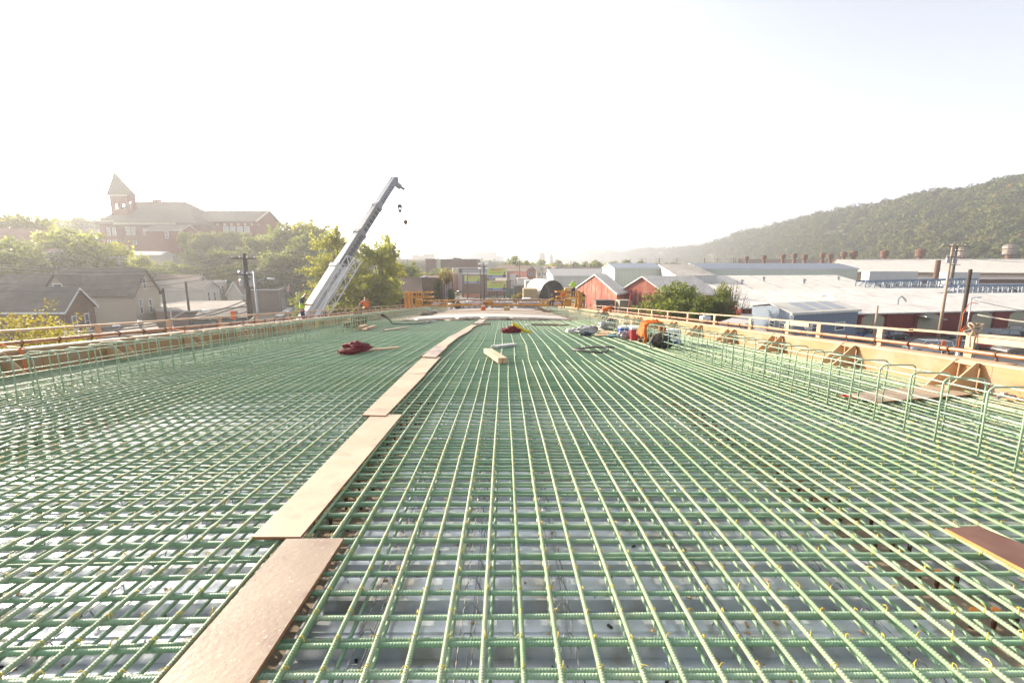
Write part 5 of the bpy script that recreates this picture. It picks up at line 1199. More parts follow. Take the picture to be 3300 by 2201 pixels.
# middle distance
for (u, v, Y, k, wd, lab) in ((1663, 820, 235, 'mid_a', 1.0, 'round dark tree standing above the billboard houses'), (1690, 842, 240, 'mid_c', .9, 'small dark tree right of the round dark tree'), (1410, 862, 180, 'mid_a', 1.0, 'bushy tree before the brick block, left one'), (1438, 862, 176, 'mid_y', .9, 'bushy tree before the brick block, right one'), (1370, 870, 190, 'mid_o', .8, 'autumn coloured bush beside the main street'),
                          (1340, 866, 150, 'mid_y', .8, 'yellow green tree between the shed and the street'), (1468, 955, 92, 'near_c', .45, 'green shrub at the right foot of the ivy building')):
    treeuv(k, u, v, Y, lab, wide=wd)
for i in range(34):
    u = 1560 + i * 19.5 + random.uniform(-8, 8); Y = random.uniform(300, 420); v = random.uniform(838, 850)
    if 1640 < u < 1700: continue
    treeuv(random.choice(('far_a', 'far_b', 'far_y')), u, v, Y, 'distant tree in the belt behind the town houses', grp='distant tree belt behind the town', wide=1.3)
for i in range(14):
    u = 1275 + i * 19 + random.uniform(-8, 8)
    treeuv(random.choice(('far_a', 'far_y')), u, random.uniform(840, 852), random.uniform(480, 640), 'faint far tree between the brick blocks and the hazy mill', grp='faint far trees below the mill', wide=1.3)
# right: two trees by the red halls
treeuv('near_c', 2212, 884, 66, 'dense dark green tree hiding the right brick hall', wide=1.12)
treeuv('near_c', 2262, 930, 62, 'lower dark green tree merging with the dense one by the brick hall', wide=.75)
treeuv('near_c', 2345, 885, 63, 'slender light green tree right of the dense dark tree', wide=.42)
# half bare shrub
t = thing('half_bare_shrub', 'half bare brown shrub with thin upright twigs left of the blue shed', 'shrub', (XY(2372, 61), 61, 0)); mb = MB(); rn = random.Random(9); tips = []
for k in range(46):
    a = rn.uniform(0, 6.28); r_ = rn.uniform(.3, 2.0); h = PY(2372, 905, 61).z * rn.uniform(.6, 1.0); x, y = XY(2372, 61), 61
    p = [(x, y, 0), (x + r_ * .4 * math.cos(a), y + r_ * .4 * math.sin(a), h * .45), (x + r_ * .8 * math.cos(a + .1), y + r_ * .8 * math.sin(a + .1), h * .75), (x + r_ * math.cos(a), y + r_ * math.sin(a), h)]
    mb.tube(p, [.06, .04, .025, .01], 4); tips += p[1:]
    for j in range(3):
        q = Vector(p[2]).lerp(Vector(p[3]), rn.random()); mb.tube([q, q + Vector((rn.uniform(-.5, .5), rn.uniform(-.5, .5), rn.uniform(.3, .8)))], [.015, .006], 3)
mb.build('twigs', M['bark'], t, fix=False)
C = np.array([[p[0] + random.gauss(0, .25), p[1] + random.gauss(0, .25), p[2] * random.uniform(.5, 1) - .1] for p in tips for _ in range(16)]); me = mesh_np('leaves', leafquads(C - np.array(t.location), .10, np.random.default_rng(4)), np.arange(len(C) * 4).reshape(-1, 4), LG); link('foliage', me, t)
for (u, v, Y, h, k, lab) in ((2200, 1000, 60, 2.8, 'tiny', 'low shrub at the foot of the dense dark tree, left'), (2290, 1000, 58, 2.6, 'tiny', 'low shrub at the foot of the dense dark tree, right'), (2400, 1010, 56, 2.6, 'tiny', 'low shrub left of the blue shed wall'), (2450, 1018, 52, 1.6, 'bush', 'small bush below the blue shed corner'), (1770, 960, 112, 2.5, 'bush_y', 'dry bush in front of the arched shelter'), (1670, 945, 130, 3, 'bush_y', 'tall dry weeds behind the red pickup'), (1735, 962, 110, 2.2, 'bush_y', 'dry weeds right of the grey portable toilet'), (1590, 955, 128, 1.8, 'bush_y', 'dry weeds under the lower billboard')):
    tree(k, XY(u, Y), Y, 0, h, lab, name='shrub', cat='shrub')
for (x, y, h) in ((36, 69.5, .8), (42, 70.2, .7), (48, 70.8, .8)):
    tree('bush', x, y, 0, h + .4, 'low green weeds along the stone footing of the maroon hall', 'weeds along the maroon hall', name='weed_clump', cat='weeds')
# ivy on the brick building
def ivy(lab, pts, m, n=2600, th=.35):
    """leaf sheet over wall regions: (u, v, Y, radius)"""
    rn = np.random.default_rng(3); Cs = []
    for (u, v, Y, r_) in pts:
        p = PY(u, v, Y); q = rn.normal(size=(n // len(pts), 3)) * np.array([r_, th * .5, r_ * 1.2]); Cs.append(q + np.array(p))
    C = np.concatenate(Cs); c0 = C.mean(0); o = link('climbing_ivy', mesh_np('ivy', leafquads(C - c0, .13, rn), np.arange(len(C) * 4).reshape(-1, 4), m), None, tuple(c0)); tag(o, lab, 'climbing plant')
ivy('yellow green ivy climbing the brick wall behind the machine', [(1412, 915, 87.6, .3), (1415, 930, 87.6, .4), (1412, 945, 87.6, .5), (1414, 960, 87.6, .55), (1400, 968, 87.6, .5)], LY, 2600)
ivy('rust red creeper spilling over the corner of the brick wall', [(1432, 893, 87.5, .5), (1444, 893, 87.5, .5), (1425, 900, 87.3, .4), (1440, 902, 86.0, .35)], LR, 2400)
ivy('green ivy mass at the right end of the brick corner', [(1453, 948, 88, .4), (1458, 965, 88, .6)], LG, 1600)
ivy('pale dusty ivy low on the left part of the brick wall', [(1370, 968, 87.4, .5), (1362, 975, 87.3, .5)], LD, 900)
# weeds on the ground (nobody could count them)
rnw = np.random.default_rng(8); C = []
for _ in range(26000):
    x, y = rnw.uniform(-45, 60), rnw.uniform(60, 185)
    if -9.5 < x < 8 and y < 132: continue
    if 22 < x and y < 70: continue
    if math.sin(x * .35 + y * .2) + math.sin(x * .13 - y * .27 + 2) < .35: continue
    C.append((x, y, GZ(x, y) + rnw.uniform(0, .35)))
C = np.array(C); o = link('dry_weeds', mesh_np('weeds', leafquads(C, .22, rnw), np.arange(len(C) * 4).reshape(-1, 4), LO)); tag(o, 'patches of dry grass and weeds on the valley floor', 'weeds', kind='stuff')
# ---- wooded hill on the right
prof = [(1700, 846, 2300), (1786, 836, 2000), (1834, 824, 1900), (1908, 817, 1750), (1998, 817, 1600), (2072, 809, 1450), (2176, 807, 1250), (2240, 800, 1130), (2326, 778, 1000), (2397, 752, 920), (2481, 736, 840), (2551, 720, 780), (2588, 706, 750), (2668, 690, 700), (2794, 668, 640), (2902, 651, 590), (3014, 628, 550), (3136, 616, 520), (3230, 596, 500), (3300, 588, 485), (3500, 560, 450), (3900, 520, 410)]
crest = [PY(u, v, Y) for u, v, Y in prof] + [Vector((880, 300, 112)), Vector((960, 120, 116)), Vector((1000, -120, 112))]
def hillpt(s, t):
    """s along the crest, t = 0 foot .. 1 crest .. 1.6 behind"""
    i = min(len(crest) - 2, int(s * (len(crest) - 1))); f = s * (len(crest) - 1) - i; c = crest[i].lerp(crest[i + 1], f)
    H_ = c.z - 8; dist = 60 + H_ * 2.3
    d = Vector((c.x, c.y, 0)).normalized(); foot = Vector((c.x, c.y, 0)) - d * dist
    if t <= 1:
        p = foot.lerp(Vector((c.x, c.y, 0)), t); z = H_ * sst(t ** .9) * 1.0
    else:
        p = Vector((c.x, c.y, 0)) + d * dist * (t - 1); z = H_ * (1 - .5 * (t - 1) ** 1.2)
    return Vector((p.x, p.y, max(-1, z + 1.5 * math.sin(s * 60) * t * (1 - abs(t - 1)) - 1)))
mb = MB(); ns, ntt = 90, 16
mb.v = [tuple(hillpt(i / ns * .9999, j / (ntt - 1) * 1.7)) for j in range(ntt) for i in range(ns + 1)]
mb.f = [(j * (ns + 1) + i, j * (ns + 1) + i + 1, (j + 1) * (ns + 1) + i + 1, (j + 1) * (ns + 1) + i) for j in range(ntt - 1) for i in range(ns)]
struct('wooded_hillside', mb, M['earth'], fix=False, smooth=True)
hm, t_, b_ = newmat('forest_leaves'); vv = coords(t_)
ca = ramp(t_, noise(t_, vv, .085, 2, .6), [(.30, (.03, .05, .012)), (.42, (.065, .085, .017)), (.52, (.13, .13, .025)), (.60, (.06, .085, .018)), (.70, (.18, .115, .03))])
cb = ramp(t_, noise(t_, vv, .35, 3, .7), [(.35, (.45, .45, .45)), (.65, (1.4, 1.35, 1.2))]); cc_ = mixc(t_, 1.0, ca, cb, 'MULTIPLY')
t_.links.new(cc_, b_.inputs['Base Color']); b_.inputs['Roughness'].default_value = .8; b_.inputs['Specular IOR Level'].default_value = .1
def forest(name, lab, pts, m, seed, base=4.2):
    """pts: tree positions with crown radius; leaf clumps on lumpy crowns, all in one mesh"""
    rn = np.random.default_rng(seed); Vs = []
    for (x, y, z, r_, nl) in pts:
        d = rn.normal(size=(nl, 3)); d /= np.linalg.norm(d, axis=1)[:, None]; d[:, 2] = np.abs(d[:, 2]) * 1.15 - .25
        lump = 1 + .2 * np.sin(d[:, 0] * 5 + x) + .2 * np.sin(d[:, 1] * 5 + y) + .15 * np.sin(d[:, 2] * 8 + x * 2) + .10 * rn.normal(size=nl)
        P = d * (r_ * lump)[:, None] + np.array([x, y, z + r_ * .9]); Vs.append(leafquads(P, r_ * .15, rn, .5, d))
    V = np.concatenate(Vs); o = link(name, mesh_np(name, V, np.arange(len(V)).reshape(-1, 4), m)); return tag(o, lab, 'forest', kind='stuff')
rn = random.Random(21); pts = []
for k in range(3300):
    s = rn.random() ** .62; t_h = rn.random() ** .85 * 1.18
    p = hillpt(s * .9999, t_h); D = p.y
    r_ = rn.uniform(4.2, 8.6) * (1 + max(0, D - 700) / 1100); nl = int(420 if D < 620 else 240 if D < 900 else 110)
    pts.append((p.x, p.y, p.z - r_ * .2, r_, nl))
forest('hillside_forest', 'dense mixed autumn forest covering the long hill on the right', pts, hm, 5)
pts = []
for k in range(520):
    Y = rn.uniform(430, 900); u = rn.uniform(1640, 2760); x = XY(u, Y); pts.append((x, Y, rn.uniform(-1, 1), rn.uniform(3.5, 6), 60))
forest('valley_wood', 'belt of far valley trees in front of the wooded hill', pts, hm, 6)
# far hazy ridges on the left and centre
def ridge(name, prof, Y, dep=500):
    P = [PY(u, v, Y) for u, v in prof]; mb = MB(); n = len(P)
    mb.v = [(p.x, Y - dep, -2) for p in P] + [(p.x, Y - dep * .45, p.z * .62) for p in P] + [tuple(p) for p in P] + [(p.x, Y + dep, p.z * .5) for p in P]
    mb.f = [(j * n + i, j * n + i + 1, (j + 1) * n + i + 1, (j + 1) * n + i) for j in range(3) for i in range(n - 1)]
    struct(name, mb, hm, fix=False, smooth=True)
ridge('far_hills', [(1180, 800), (1230, 806), (1270, 807), (1310, 812), (1350, 816), (1380, 808), (1400, 806), (1425, 812), (1450, 810), (1490, 818), (1540, 822), (1600, 828), (1680, 833), (1760, 838), (1850, 845)], 2300, 600)
ridge('far_hills', [(-400, 690), (-100, 700), (100, 715), (250, 718), (330, 722), (500, 735), (700, 745), (850, 760), (1000, 775), (1150, 795), (1240, 812)], 700, 200)
# roller coaster on the far hilltop
t = thing('roller_coaster', 'faint roller coaster tracks on the hazy hilltop', 'roller coaster', tuple(PY(1900, 812, 1750)))
for seg, Y in (([(1875, 816), (1885, 812), (1902, 788), (1910, 812), (1918, 797), (1928, 795), (1935, 815)], 1745), ([(2065, 808), (2080, 797), (2095, 804), (2112, 790), (2125, 806)], 1440)):
    mb = MB(); P = []
    for a, b in zip(seg[:-1], seg[1:]):
        for f in (0, .25, .5, .75): P.append(PY(a[0] + (b[0] - a[0]) * f, a[1] + (b[1] - a[1]) * (f * f * (3 - 2 * f)), Y))
    P.append(PY(*seg[-1], Y)); mb.tube(P, 1.1, 5)
    for p in P[::2]: mb.bar(p, Vector((p.x, p.y, p.z - 22)), 1.0, 1.0)
    mb.build('track', HZ, t)
# ================================================================ crane
P0, P1 = PY(967, 1062, 42), PY(1273, 580, 52)
def vproj(p):
    q = Vector((p.x, p.y, p.z - ZC)); return 1100.5 - F * q.dot(up) / q.dot(fw)
def tv(v):
    lo, hi = -1.0, 1.5
    for _ in range(50):
        m_ = (lo + hi) / 2
        if vproj(P0.lerp(P1, m_)) > v: lo = m_
        else: hi = m_
    return lo
ax = (P1 - P0).normalized(); hs = ax.cross(Vector((0, 0, 1))).normalized(); us = hs.cross(ax).normalized()
if hs.x < 0: hs = -hs
if us.z < 0: us = -us
t = thing('telescopic_crane', 'telescopic crane with a white boom base, grey sections and a stowed white lattice jib', 'crane', (P0.x, P0.y, 0))
BP = PY(930, 1120, 40.5)
def section(a, b, wd, hg, m, name, cap=True):
    A, B = P0.lerp(P1, a), P0.lerp(P1, b); mb = MB()
    pr = [(-.5, .5), (.5, .5), (.5, -.1), (.32, -.42), (.12, -.5), (-.12, -.5), (-.32, -.42), (-.5, -.1)]
    P = [q + hs * (x * wd) + us * (z * hg) for q in (A, B) for x, z in pr]
    mb.add(P, [tuple(range(8)), tuple(range(15, 7, -1))] + [(i, (i + 1) % 8, (i + 1) % 8 + 8, i + 8) for i in range(8)])
    if cap:
        C = A.lerp(B, 1 - .35 / (B - A).length); mb.add([q + hs * (x * wd * 1.12) + us * (z * hg * 1.12) for q in (C, B) for x, z in pr], [tuple(range(8)), tuple(range(15, 7, -1))] + [(i, (i + 1) % 8, (i + 1) % 8 + 8, i + 8) for i in range(8)])
    return mb.build(name, m, t)
ta, tb, tc = tv(862), tv(752), tv(665)
s1 = section(-.25, ta, 1.02, 1.35, M['cranewhite'], 'boom_base'); s2 = section(ta, tb, .88, 1.15, M['cranegrey'], 'boom_section'); s3 = section(tb, tc, .76, .98, M['cranegrey'], 'boom_section'); s4 = section(tc, 1.0, .62, .80, mat('crane_tip', (.27, .30, .34), (.22, .25, .29), 1, .45), 'boom_section', False)
DK = mat('boom_hole_shade', (.10, .11, .125), (.08, .09, .10), 2, .5)  # dark colour of flat discs, painted shade inside the boom's round holes
def discs(parent, a, b, n, off, r_, z=0):
    mb = MB()
    for k in range(n):
        c = P0.lerp(P1, a + (b - a) * (k + .5) / n) + hs * off + us * z; P = [c + hs * .03 + ax * (r_ * math.cos(q)) + us * (r_ * math.sin(q)) for q in np.linspace(0, 2 * math.pi, 12, endpoint=False)]
        mb.add(P, [tuple(range(12))])
    mb.build('round_hole_shade', DK, parent, fix=False)
discs(s2, ta + .02, tb, 8, .44, .26); discs(s3, tb + .01, tc - .01, 6, .38, .22); discs(s4, tc + .02, .95, 6, .31, .10)
# illegible black lettering on the base
mb = MB(); rn = random.Random(4); L_ = (P1 - P0).length
for row, (z, s0, n) in enumerate(((.12, .315, 10), (-.20, .30, 9))):
    for k in range(n):
        c = P0.lerp(P1, s0 + k * .0135) + hs * .53 + us * z
        if rn.random() < .12: continue
        mb.bar(c - us * .09, c + us * (.09 + rn.uniform(-.05, .02)), .012, .05, ax); mb.bar(c - us * rn.choice((-.08, .08, 0)) - ax * .05, c - us * rn.choice((-.08, .08)) + ax * .06, .012, .045, us)
mb.build('lettering', M['black'], s1)
mb = MB(); mb.lathe(tuple(P1), [(.05, -.35), (.32, -.33), (.32, .33), (.05, .35)], 14, 'x'); mb.bar(P1 - ax * .3, P1 + Vector((.5, .3, -.75)), .35, .5); mb.bar(P1 + Vector((.2, .1, -.5)), P1 + Vector((.9, .5, -.95)), .2, .25); mb.build('boom_head', M['cranegrey'], t)
mb = MB(); mb.tube([P1 + us * .5, P0.lerp(P1, tc) + us * .62, P0.lerp(P1, ta) + us * .85, P0 + us * .9], .025, 5); mb.build('hoist_rope', M['cable'], t)
# jib
jw = MB(); a_, b_ = P0.lerp(P1, -.12), P0.lerp(P1, tv(832))
o1, o2 = hs * .62, hs * 1.25
cs = [o1 + us * .35, o1 - us * .55 + hs * .15, o2 + us * .05 + hs * .2, o2 - us * .75 + hs * .35]
n_ = 11
for c in cs: jw.tube([a_ + c, b_ + c], .055, 6)
for k in range(n_):
    p, q = a_.lerp(b_, k / n_), a_.lerp(b_, (k + 1) / n_)
    for i, j in ((0, 1), (2, 3), (0, 2), (1, 3)):
        jw.tube([p + cs[i], q + cs[j]] if k % 2 else [p + cs[j], q + cs[i]], .025, 4)
        jw.tube([q + cs[i], q + cs[j]], .025, 4)
jw.tube([b_ + cs[3], b_ + cs[3] + hs * .25 + ax * .2], .05, 5)
jw.build('lattice_jib', M['white'], t)
mb = MB(); mb.bar(a_ + o1 + hs * .32 - us * .1, P0.lerp(P1, tv(862)) + o1 + hs * .32 - us * .1, .36, .3, us); mb.build('jib_beam', M['white'], t)
# carrier below (mostly hidden by the deck)
cb = P0.lerp(P1, -.28); mb = MB(); mb.b2(cb.x - 2, cb.x + 2, cb.y - 6, cb.y + 5, .9, 2.0); mb.b2(cb.x - 1.3, cb.x + 1.3, cb.y - 4.5, cb.y - .5, 2.0, 3.6); mb.build('carrier', M['cranewhite'], t, bevel=.05)
mb = MB(); mb.b2(cb.x - 2.1, cb.x - .9, cb.y - 6.4, cb.y - 4.6, 2.0, 3.4); mb.build('cab', M['cranewhite'], t, bevel=.08)
for k in range(4):
    for s in (-1, 1):
        mb = MB(); mb.lathe((cb.x + s * 1.8, cb.y - 4.6 + k * 2.6, .6), [(.3, -.2), (.6, -.18), (.6, .18), (.3, .2)], 16, 'x'); mb.build('wheel', M['black'], t)
# hook block and ball
for (u, v0, v1, lab, nm) in ((1286, 605, 662, 'black hook block hanging from the crane tip', 'hook_block'), (1303, 606, 712, 'round headache ball with a hook hanging from the crane tip', 'hook_ball')):
    A, B = PY(u, v0, 52.4), PY(u, v1, 52.4); B.x = A.x; h = thing(nm, lab, 'crane hook', tuple(B))
    mb = MB(); mb.tube([A, B], .02, 4); mb.build('hoist_line', M['cable'], h)
    mb = MB()
    if nm == 'hook_block':
        mb.box((B.x, B.y, B.z - .1), (.42, .3, .36)); mb.bar((B.x - .15, B.y, B.z - .25), (B.x - .15, B.y, B.z - .6), .08, .2); mb.bar((B.x + .15, B.y, B.z - .25), (B.x + .15, B.y, B.z - .6), .08, .2); mb.lathe((B.x, B.y, B.z - .75), [(.10, 0), (.18, .08), (.18, .2), (.1, .3)], 10)
        zz = B.z - .75
    else:
        mb.blob((B.x, B.y, B.z - .15), (.24, .24, .26), 12, 8, 0, 0); zz = B.z - .4
    mb.build('block', M['black'] if nm == 'hook_block' else M['rust'], h, smooth=nm != 'hook_block')
    mb = MB(); mb.tube([(B.x, B.y, zz + .02), (B.x, B.y, zz - .2), (B.x + .09, B.y, zz - .32), (B.x, B.y, zz - .42), (B.x - .1, B.y, zz - .34)], [.04, .04, .045, .04, .02], 6); mb.build('hook', M['black'], h)

# ================================================================ people
def skin(name, V, E, Rr, m, parent, lv=1, root=0):
    me = bpy.data.meshes.new(name); me.from_pydata(V, E, []); o = bpy.data.objects.new(name, me); COL.objects.link(o)
    o.modifiers.new('skin', 'SKIN').use_smooth_shade = True
    for i, r_ in enumerate(Rr):
        sv = me.skin_vertices[0].data[i]; sv.radius = r_ if isinstance(r_, tuple) else (r_, r_); sv.use_root = (i == root)
    s = o.modifiers.new('sub', 'SUBSURF'); s.levels = lv; s.render_levels = lv
    dg = bpy.context.evaluated_depsgraph_get(); nm = bpy.data.meshes.new_from_object(o.evaluated_get(dg)); bpy.data.objects.remove(o)
    nm.materials.clear(); nm.materials.append(m); return link(name, nm, parent)
def V3(a): return Vector(a)
def person(lab, loc, rz, J, shirt, trous, helmet, vest=None, stripes=None, sleeve=.9, scale=1.0, group=None, pack=None):
    """J: joints in metres, x right, y forward, z up"""
    t = thing('person', lab, 'person', loc, 0, group)
    J = {k: V3(v) for k, v in J.items()}
    names, Vs, Rr, E = [], [], [], []
    def add(n, p, r_, par=None):
        Vs.append(tuple(p)); Rr.append(r_); names.append(n)
        if par is not None: E.append((names.index(par), len(Vs) - 1))
    fwd = (J['nose'] - J['head']).normalized()
    add('pelvis', J['pelvis'], (.135, .105)); add('waist', J['pelvis'].lerp(J['chest'], .5), (.125, .10), 'pelvis'); add('chest', J['chest'], (.15, .115), 'waist'); add('neck', J['neck'], .056, 'chest')
    add('jaw', J['neck'].lerp(J['head'], .55) + fwd * .012, (.066, .07), 'neck'); add('head', J['head'], (.078, .092), 'jaw'); add('crown', J['head'] + (J['head'] - J['neck']).normalized() * .085, .06, 'head')
    add('nosetip', J['head'] + fwd * .105 - (J['head'] - J['neck']).normalized() * .02, .014, 'head')
    for s in 'LR':
        sg = -1 if s == 'L' else 1
        add('sh' + s, J['sh' + s], .062, 'chest'); add('el' + s, J['el' + s], .043, 'sh' + s); add('wr' + s, J['wr' + s], .028, 'el' + s)
        d = (J['wr' + s] - J['el' + s]).normalized(); sd = d.cross(Vector((0, 0, 1))); sd = sd.normalized() if sd.length > .1 else Vector((1, 0, 0)); dn = sd.cross(d)
        pm = J['wr' + s] + d * .06; add('palm' + s, pm, (.036, .02), 'wr' + s)
        for k, ln in enumerate((.062, .074, .078, .07, .055)[1:]):
            b0 = pm + d * .035 + sd * (-.03 + k * .02); add('f%d%s' % (k, s), b0, .0095, 'palm' + s); m1 = b0 + d * ln * .5 - dn * .012; add('g%d%s' % (k, s), m1, .009, 'f%d%s' % (k, s)); add('h%d%s' % (k, s), m1 + d * ln * .3 - dn * .03, .008, 'g%d%s' % (k, s))
        add('t0' + s, J['wr' + s] + d * .035 - sd * .035 * sg, .011, 'palm' + s); add('t1' + s, J['wr' + s] + d * .075 - sd * .055 * sg - dn * .02, .010, 't0' + s)
        add('hip' + s, J['hip' + s], .088, 'pelvis'); add('kn' + s, J['kn' + s], .058, 'hip' + s); add('an' + s, J['an' + s], .040, 'kn' + s); add('to' + s, J['to' + s], (.042, .03), 'an' + s)
    skin('body', Vs, E, Rr, M['skin'], t)
    # shirt
    V, E, Rr = [J['pelvis'] + (J['chest'] - J['pelvis']) * .05, J['pelvis'].lerp(J['chest'], .5), J['chest'], J['neck'] - (J['neck'] - J['chest']) * .25], [(0, 1), (1, 2), (2, 3)], [(.155, .125), (.15, .125), (.17, .135), .075]
    for s in 'LR':
        k = len(V); e_ = J['sh' + s].lerp(J['el' + s], min(1, sleeve)); V += [J['sh' + s], e_]; E += [(2, k), (k, k + 1)]; Rr += [.078, .060]
        if sleeve > 1: V.append(J['el' + s].lerp(J['wr' + s], sleeve - 1)); E.append((k + 1, k + 2)); Rr.append(.046)
    skin('shirt', [tuple(v) for v in V], E, Rr, shirt, t, root=1)
    V, E, Rr = [J['pelvis'] + Vector((0, 0, .03)), J['pelvis']], [(0, 1)], [(.15, .12), (.15, .125)]
    for s in 'LR':
        k = len(V); V += [J['hip' + s], J['kn' + s], J['an' + s] + Vector((0, 0, .03))]; E += [(1, k), (k, k + 1), (k + 1, k + 2)]; Rr += [.105, .078, .066]
    skin('trousers', [tuple(v) for v in V], E, Rr, trous, t, root=1)
    for s in 'LR': skin('boot', [tuple(J['an' + s] + Vector((0, 0, .06))), tuple(J['an' + s]), tuple(J['to' + s])], [(0, 1), (1, 2)], [.06, .062, (.055, .045)], M['tan'], t)
    if vest:
        a, b, c = J['pelvis'] + (J['chest'] - J['pelvis']) * .1, J['pelvis'].lerp(J['chest'], .5), J['chest']
        vo = skin('vest', [tuple(a), tuple(b), tuple(c), tuple(J['neck'] - (J['neck'] - J['chest']) * .45)] + [tuple(c.lerp(J['sh' + s], .8)) for s in 'LR'], [(0, 1), (1, 2), (2, 3), (2, 4), (2, 5)], [(.172, .142), (.165, .14), (.185, .15), .085, .08, .08], vest, t, root=1)
        d = (J['chest'] - J['pelvis']).normalized(); sx = (J['shR'] - J['shL']).normalized(); sy = d.cross(sx).normalized()
        for f_ in (.25, .75):
            q = a.lerp(c, f_); mb = MB(); k = 16; P = []
            for h in (-.022, .022): P += [q + d * h + sx * (.19 * math.cos(2 * math.pi * i / k)) + sy * (.158 * math.sin(2 * math.pi * i / k)) for i in range(k)]
            mb.add(P, [(i, (i + 1) % k, (i + 1) % k + k, i + k) for i in range(k)]); mb.build('reflective_band', stripes or M['reflect'], vo, smooth=True, fix=False)
    if helmet:
        u_ = (J['head'] - J['neck']).normalized(); r_ = u_.cross(fwd).normalized(); f2 = r_.cross(u_); mb = MB(); c = J['head'] + u_ * .045; k = 14; P = []
        for (rr, h) in ((.125, 0), (.122, .03), (.108, .075), (.075, .11), (.03, .128)):
            P += [c + r_ * (rr * .92 * math.cos(2 * math.pi * i / k)) - f2 * (rr * 1.1 * math.sin(2 * math.pi * i / k)) + u_ * h for i in range(k)]
        mb.add(P, [tuple(range(k))] + [(j * k + i, j * k + (i + 1) % k, j * k + k + (i + 1) % k, j * k + k + i) for j in range(4) for i in range(k)] + [tuple(range(4 * k, 5 * k))])
        mb.add([c + r_ * (x * .13) + f2 * y + u_ * z for x, y, z in ((-.7, .10, 0), (.7, .10, 0), (.5, .19, -.01), (-.5, .19, -.01), (-.7, .10, .012), (.7, .10, .012), (.5, .19, .002), (-.5, .19, .002))], [(0, 1, 2, 3), (7, 6, 5, 4), (0, 4, 5, 1), (1, 5, 6, 2), (2, 6, 7, 3), (3, 7, 4, 0)])
        mb.build('hard_hat', helmet, t, smooth=True)
    if pack: pack(t, J)
    t.rotation_euler.z = rz; t.scale = (scale,) * 3
    return t
def P_(**k):
    b = dict(pelvis=(0, 0, .95), chest=(0, .01, 1.30), neck=(0, .02, 1.50), head=(0, .04, 1.63), nose=(0, .2, 1.61), shL=(-.19, 0, 1.42), shR=(.19, 0, 1.42), elL=(-.25, .02, 1.13), elR=(.25, .02, 1.13), wrL=(-.2, .2, .98), wrR=(.2, .2, .98), hipL=(-.09, 0, .90), hipR=(.09, 0, .90), knL=(-.11, .03, .49), knR=(.11, .03, .49), anL=(-.12, 0, .09), anR=(.12, 0, .09), toL=(-.13, .16, .04), toR=(.13, .16, .04))
    b.update(k); return b
def onside(u, X):   # place on the bridge's edge platform
    Y = X / (XY(u, 1.0)); return Y
Y1 = onside(962, -9.55); z1 = DZ(XL, Y1) - .10
def pouch(t, J):
    mb = MB(); mb.box((.05, .12, .93), (.34, .08, .14)); mb.box((0, 0, .97), (.36, .30, .06)); mb.build('tool_belt', M['black'], t, bevel=.01)
person('person in an orange hard hat and lime vest looking down behind the left rail', (-9.55, Y1, z1), R(-72),
       P_(chest=(0, .05, 1.33), neck=(0, .12, 1.52), head=(0, .2, 1.63), nose=(0, .33, 1.54), shL=(-.19, .04, 1.44), shR=(.19, .04, 1.44), elL=(-.25, .1, 1.16), elR=(.24, .1, 1.16), wrL=(-.1, .36, 1.14), wrR=(.1, .36, 1.14)), M['navy'], M['navy'], M['orange'], M['lime'], mat('orange_band', (.85, .28, .12), (.8, .35, .2), 3, .4), sleeve=.8, pack=pouch)
Y2 = onside(1165, -9.5); z2 = DZ(XL, Y2) + .36
def packs(t, J):
    mb = MB(); mb.blob((.16, -.13, .52), (.12, .10, .2), seed=2); mb.build('tool_bag', M['foam'], t, smooth=True)
person('person in an orange vest crouching with one hand on a rail post', (-9.35, Y2, z2 - .08), R(10),
       P_(pelvis=(.05, 0, .42), chest=(-.04, .08, .78), neck=(-.06, .12, .96), head=(-.06, .15, 1.08), nose=(-.12, .3, 1.04), shL=(-.23, .08, .88), shR=(.14, .08, .90), elL=(-.42, .12, .66), elR=(.2, .2, .66), wrL=(-.50, .2, .46), wrR=(.2, .4, .6), hipL=(-.05, 0, .40), hipR=(.14, 0, .40), knL=(-.22, .36, .46), knR=(.3, .34, .46), anL=(-.2, .2, .09), anR=(.26, .2, .09), toL=(-.22, .36, .04), toR=(.3, .36, .04)),
       M['orangecloth'], M['tan'], mat('grey_hat', (.25, .22, .22), (.5, .45, .45), 20, .4), M['orange'], sleeve=.9, pack=packs)
Y3 = 24.6; X3 = XY(1957, Y3)
person('person in an orange shirt and blue hard hat bending over inside the right edge form', (X3 - .1, Y3, DZ(X3, Y3)), R(-68),
       P_(pelvis=(0, -.12, .62), chest=(0, .22, .80), neck=(0, .38, .88), head=(0, .50, .90), nose=(0, .6, .78), shL=(-.19, .27, .82), shR=(.19, .27, .82), elL=(-.22, .33, .54), elR=(.22, .33, .54), wrL=(-.12, .5, .35), wrR=(.12, .5, .35), hipL=(-.1, -.12, .60), hipR=(.1, -.12, .60), knL=(-.14, .16, .38), knR=(.14, .16, .38), anL=(-.13, -.08, .09), anR=(.13, -.08, .09), toL=(-.14, .08, .04), toR=(.14, .08, .04)),
       M['orangecloth'], M['tan'], mat('blue_hat', (.12, .17, .28), (.35, .4, .5), 25, .35), sleeve=.8)

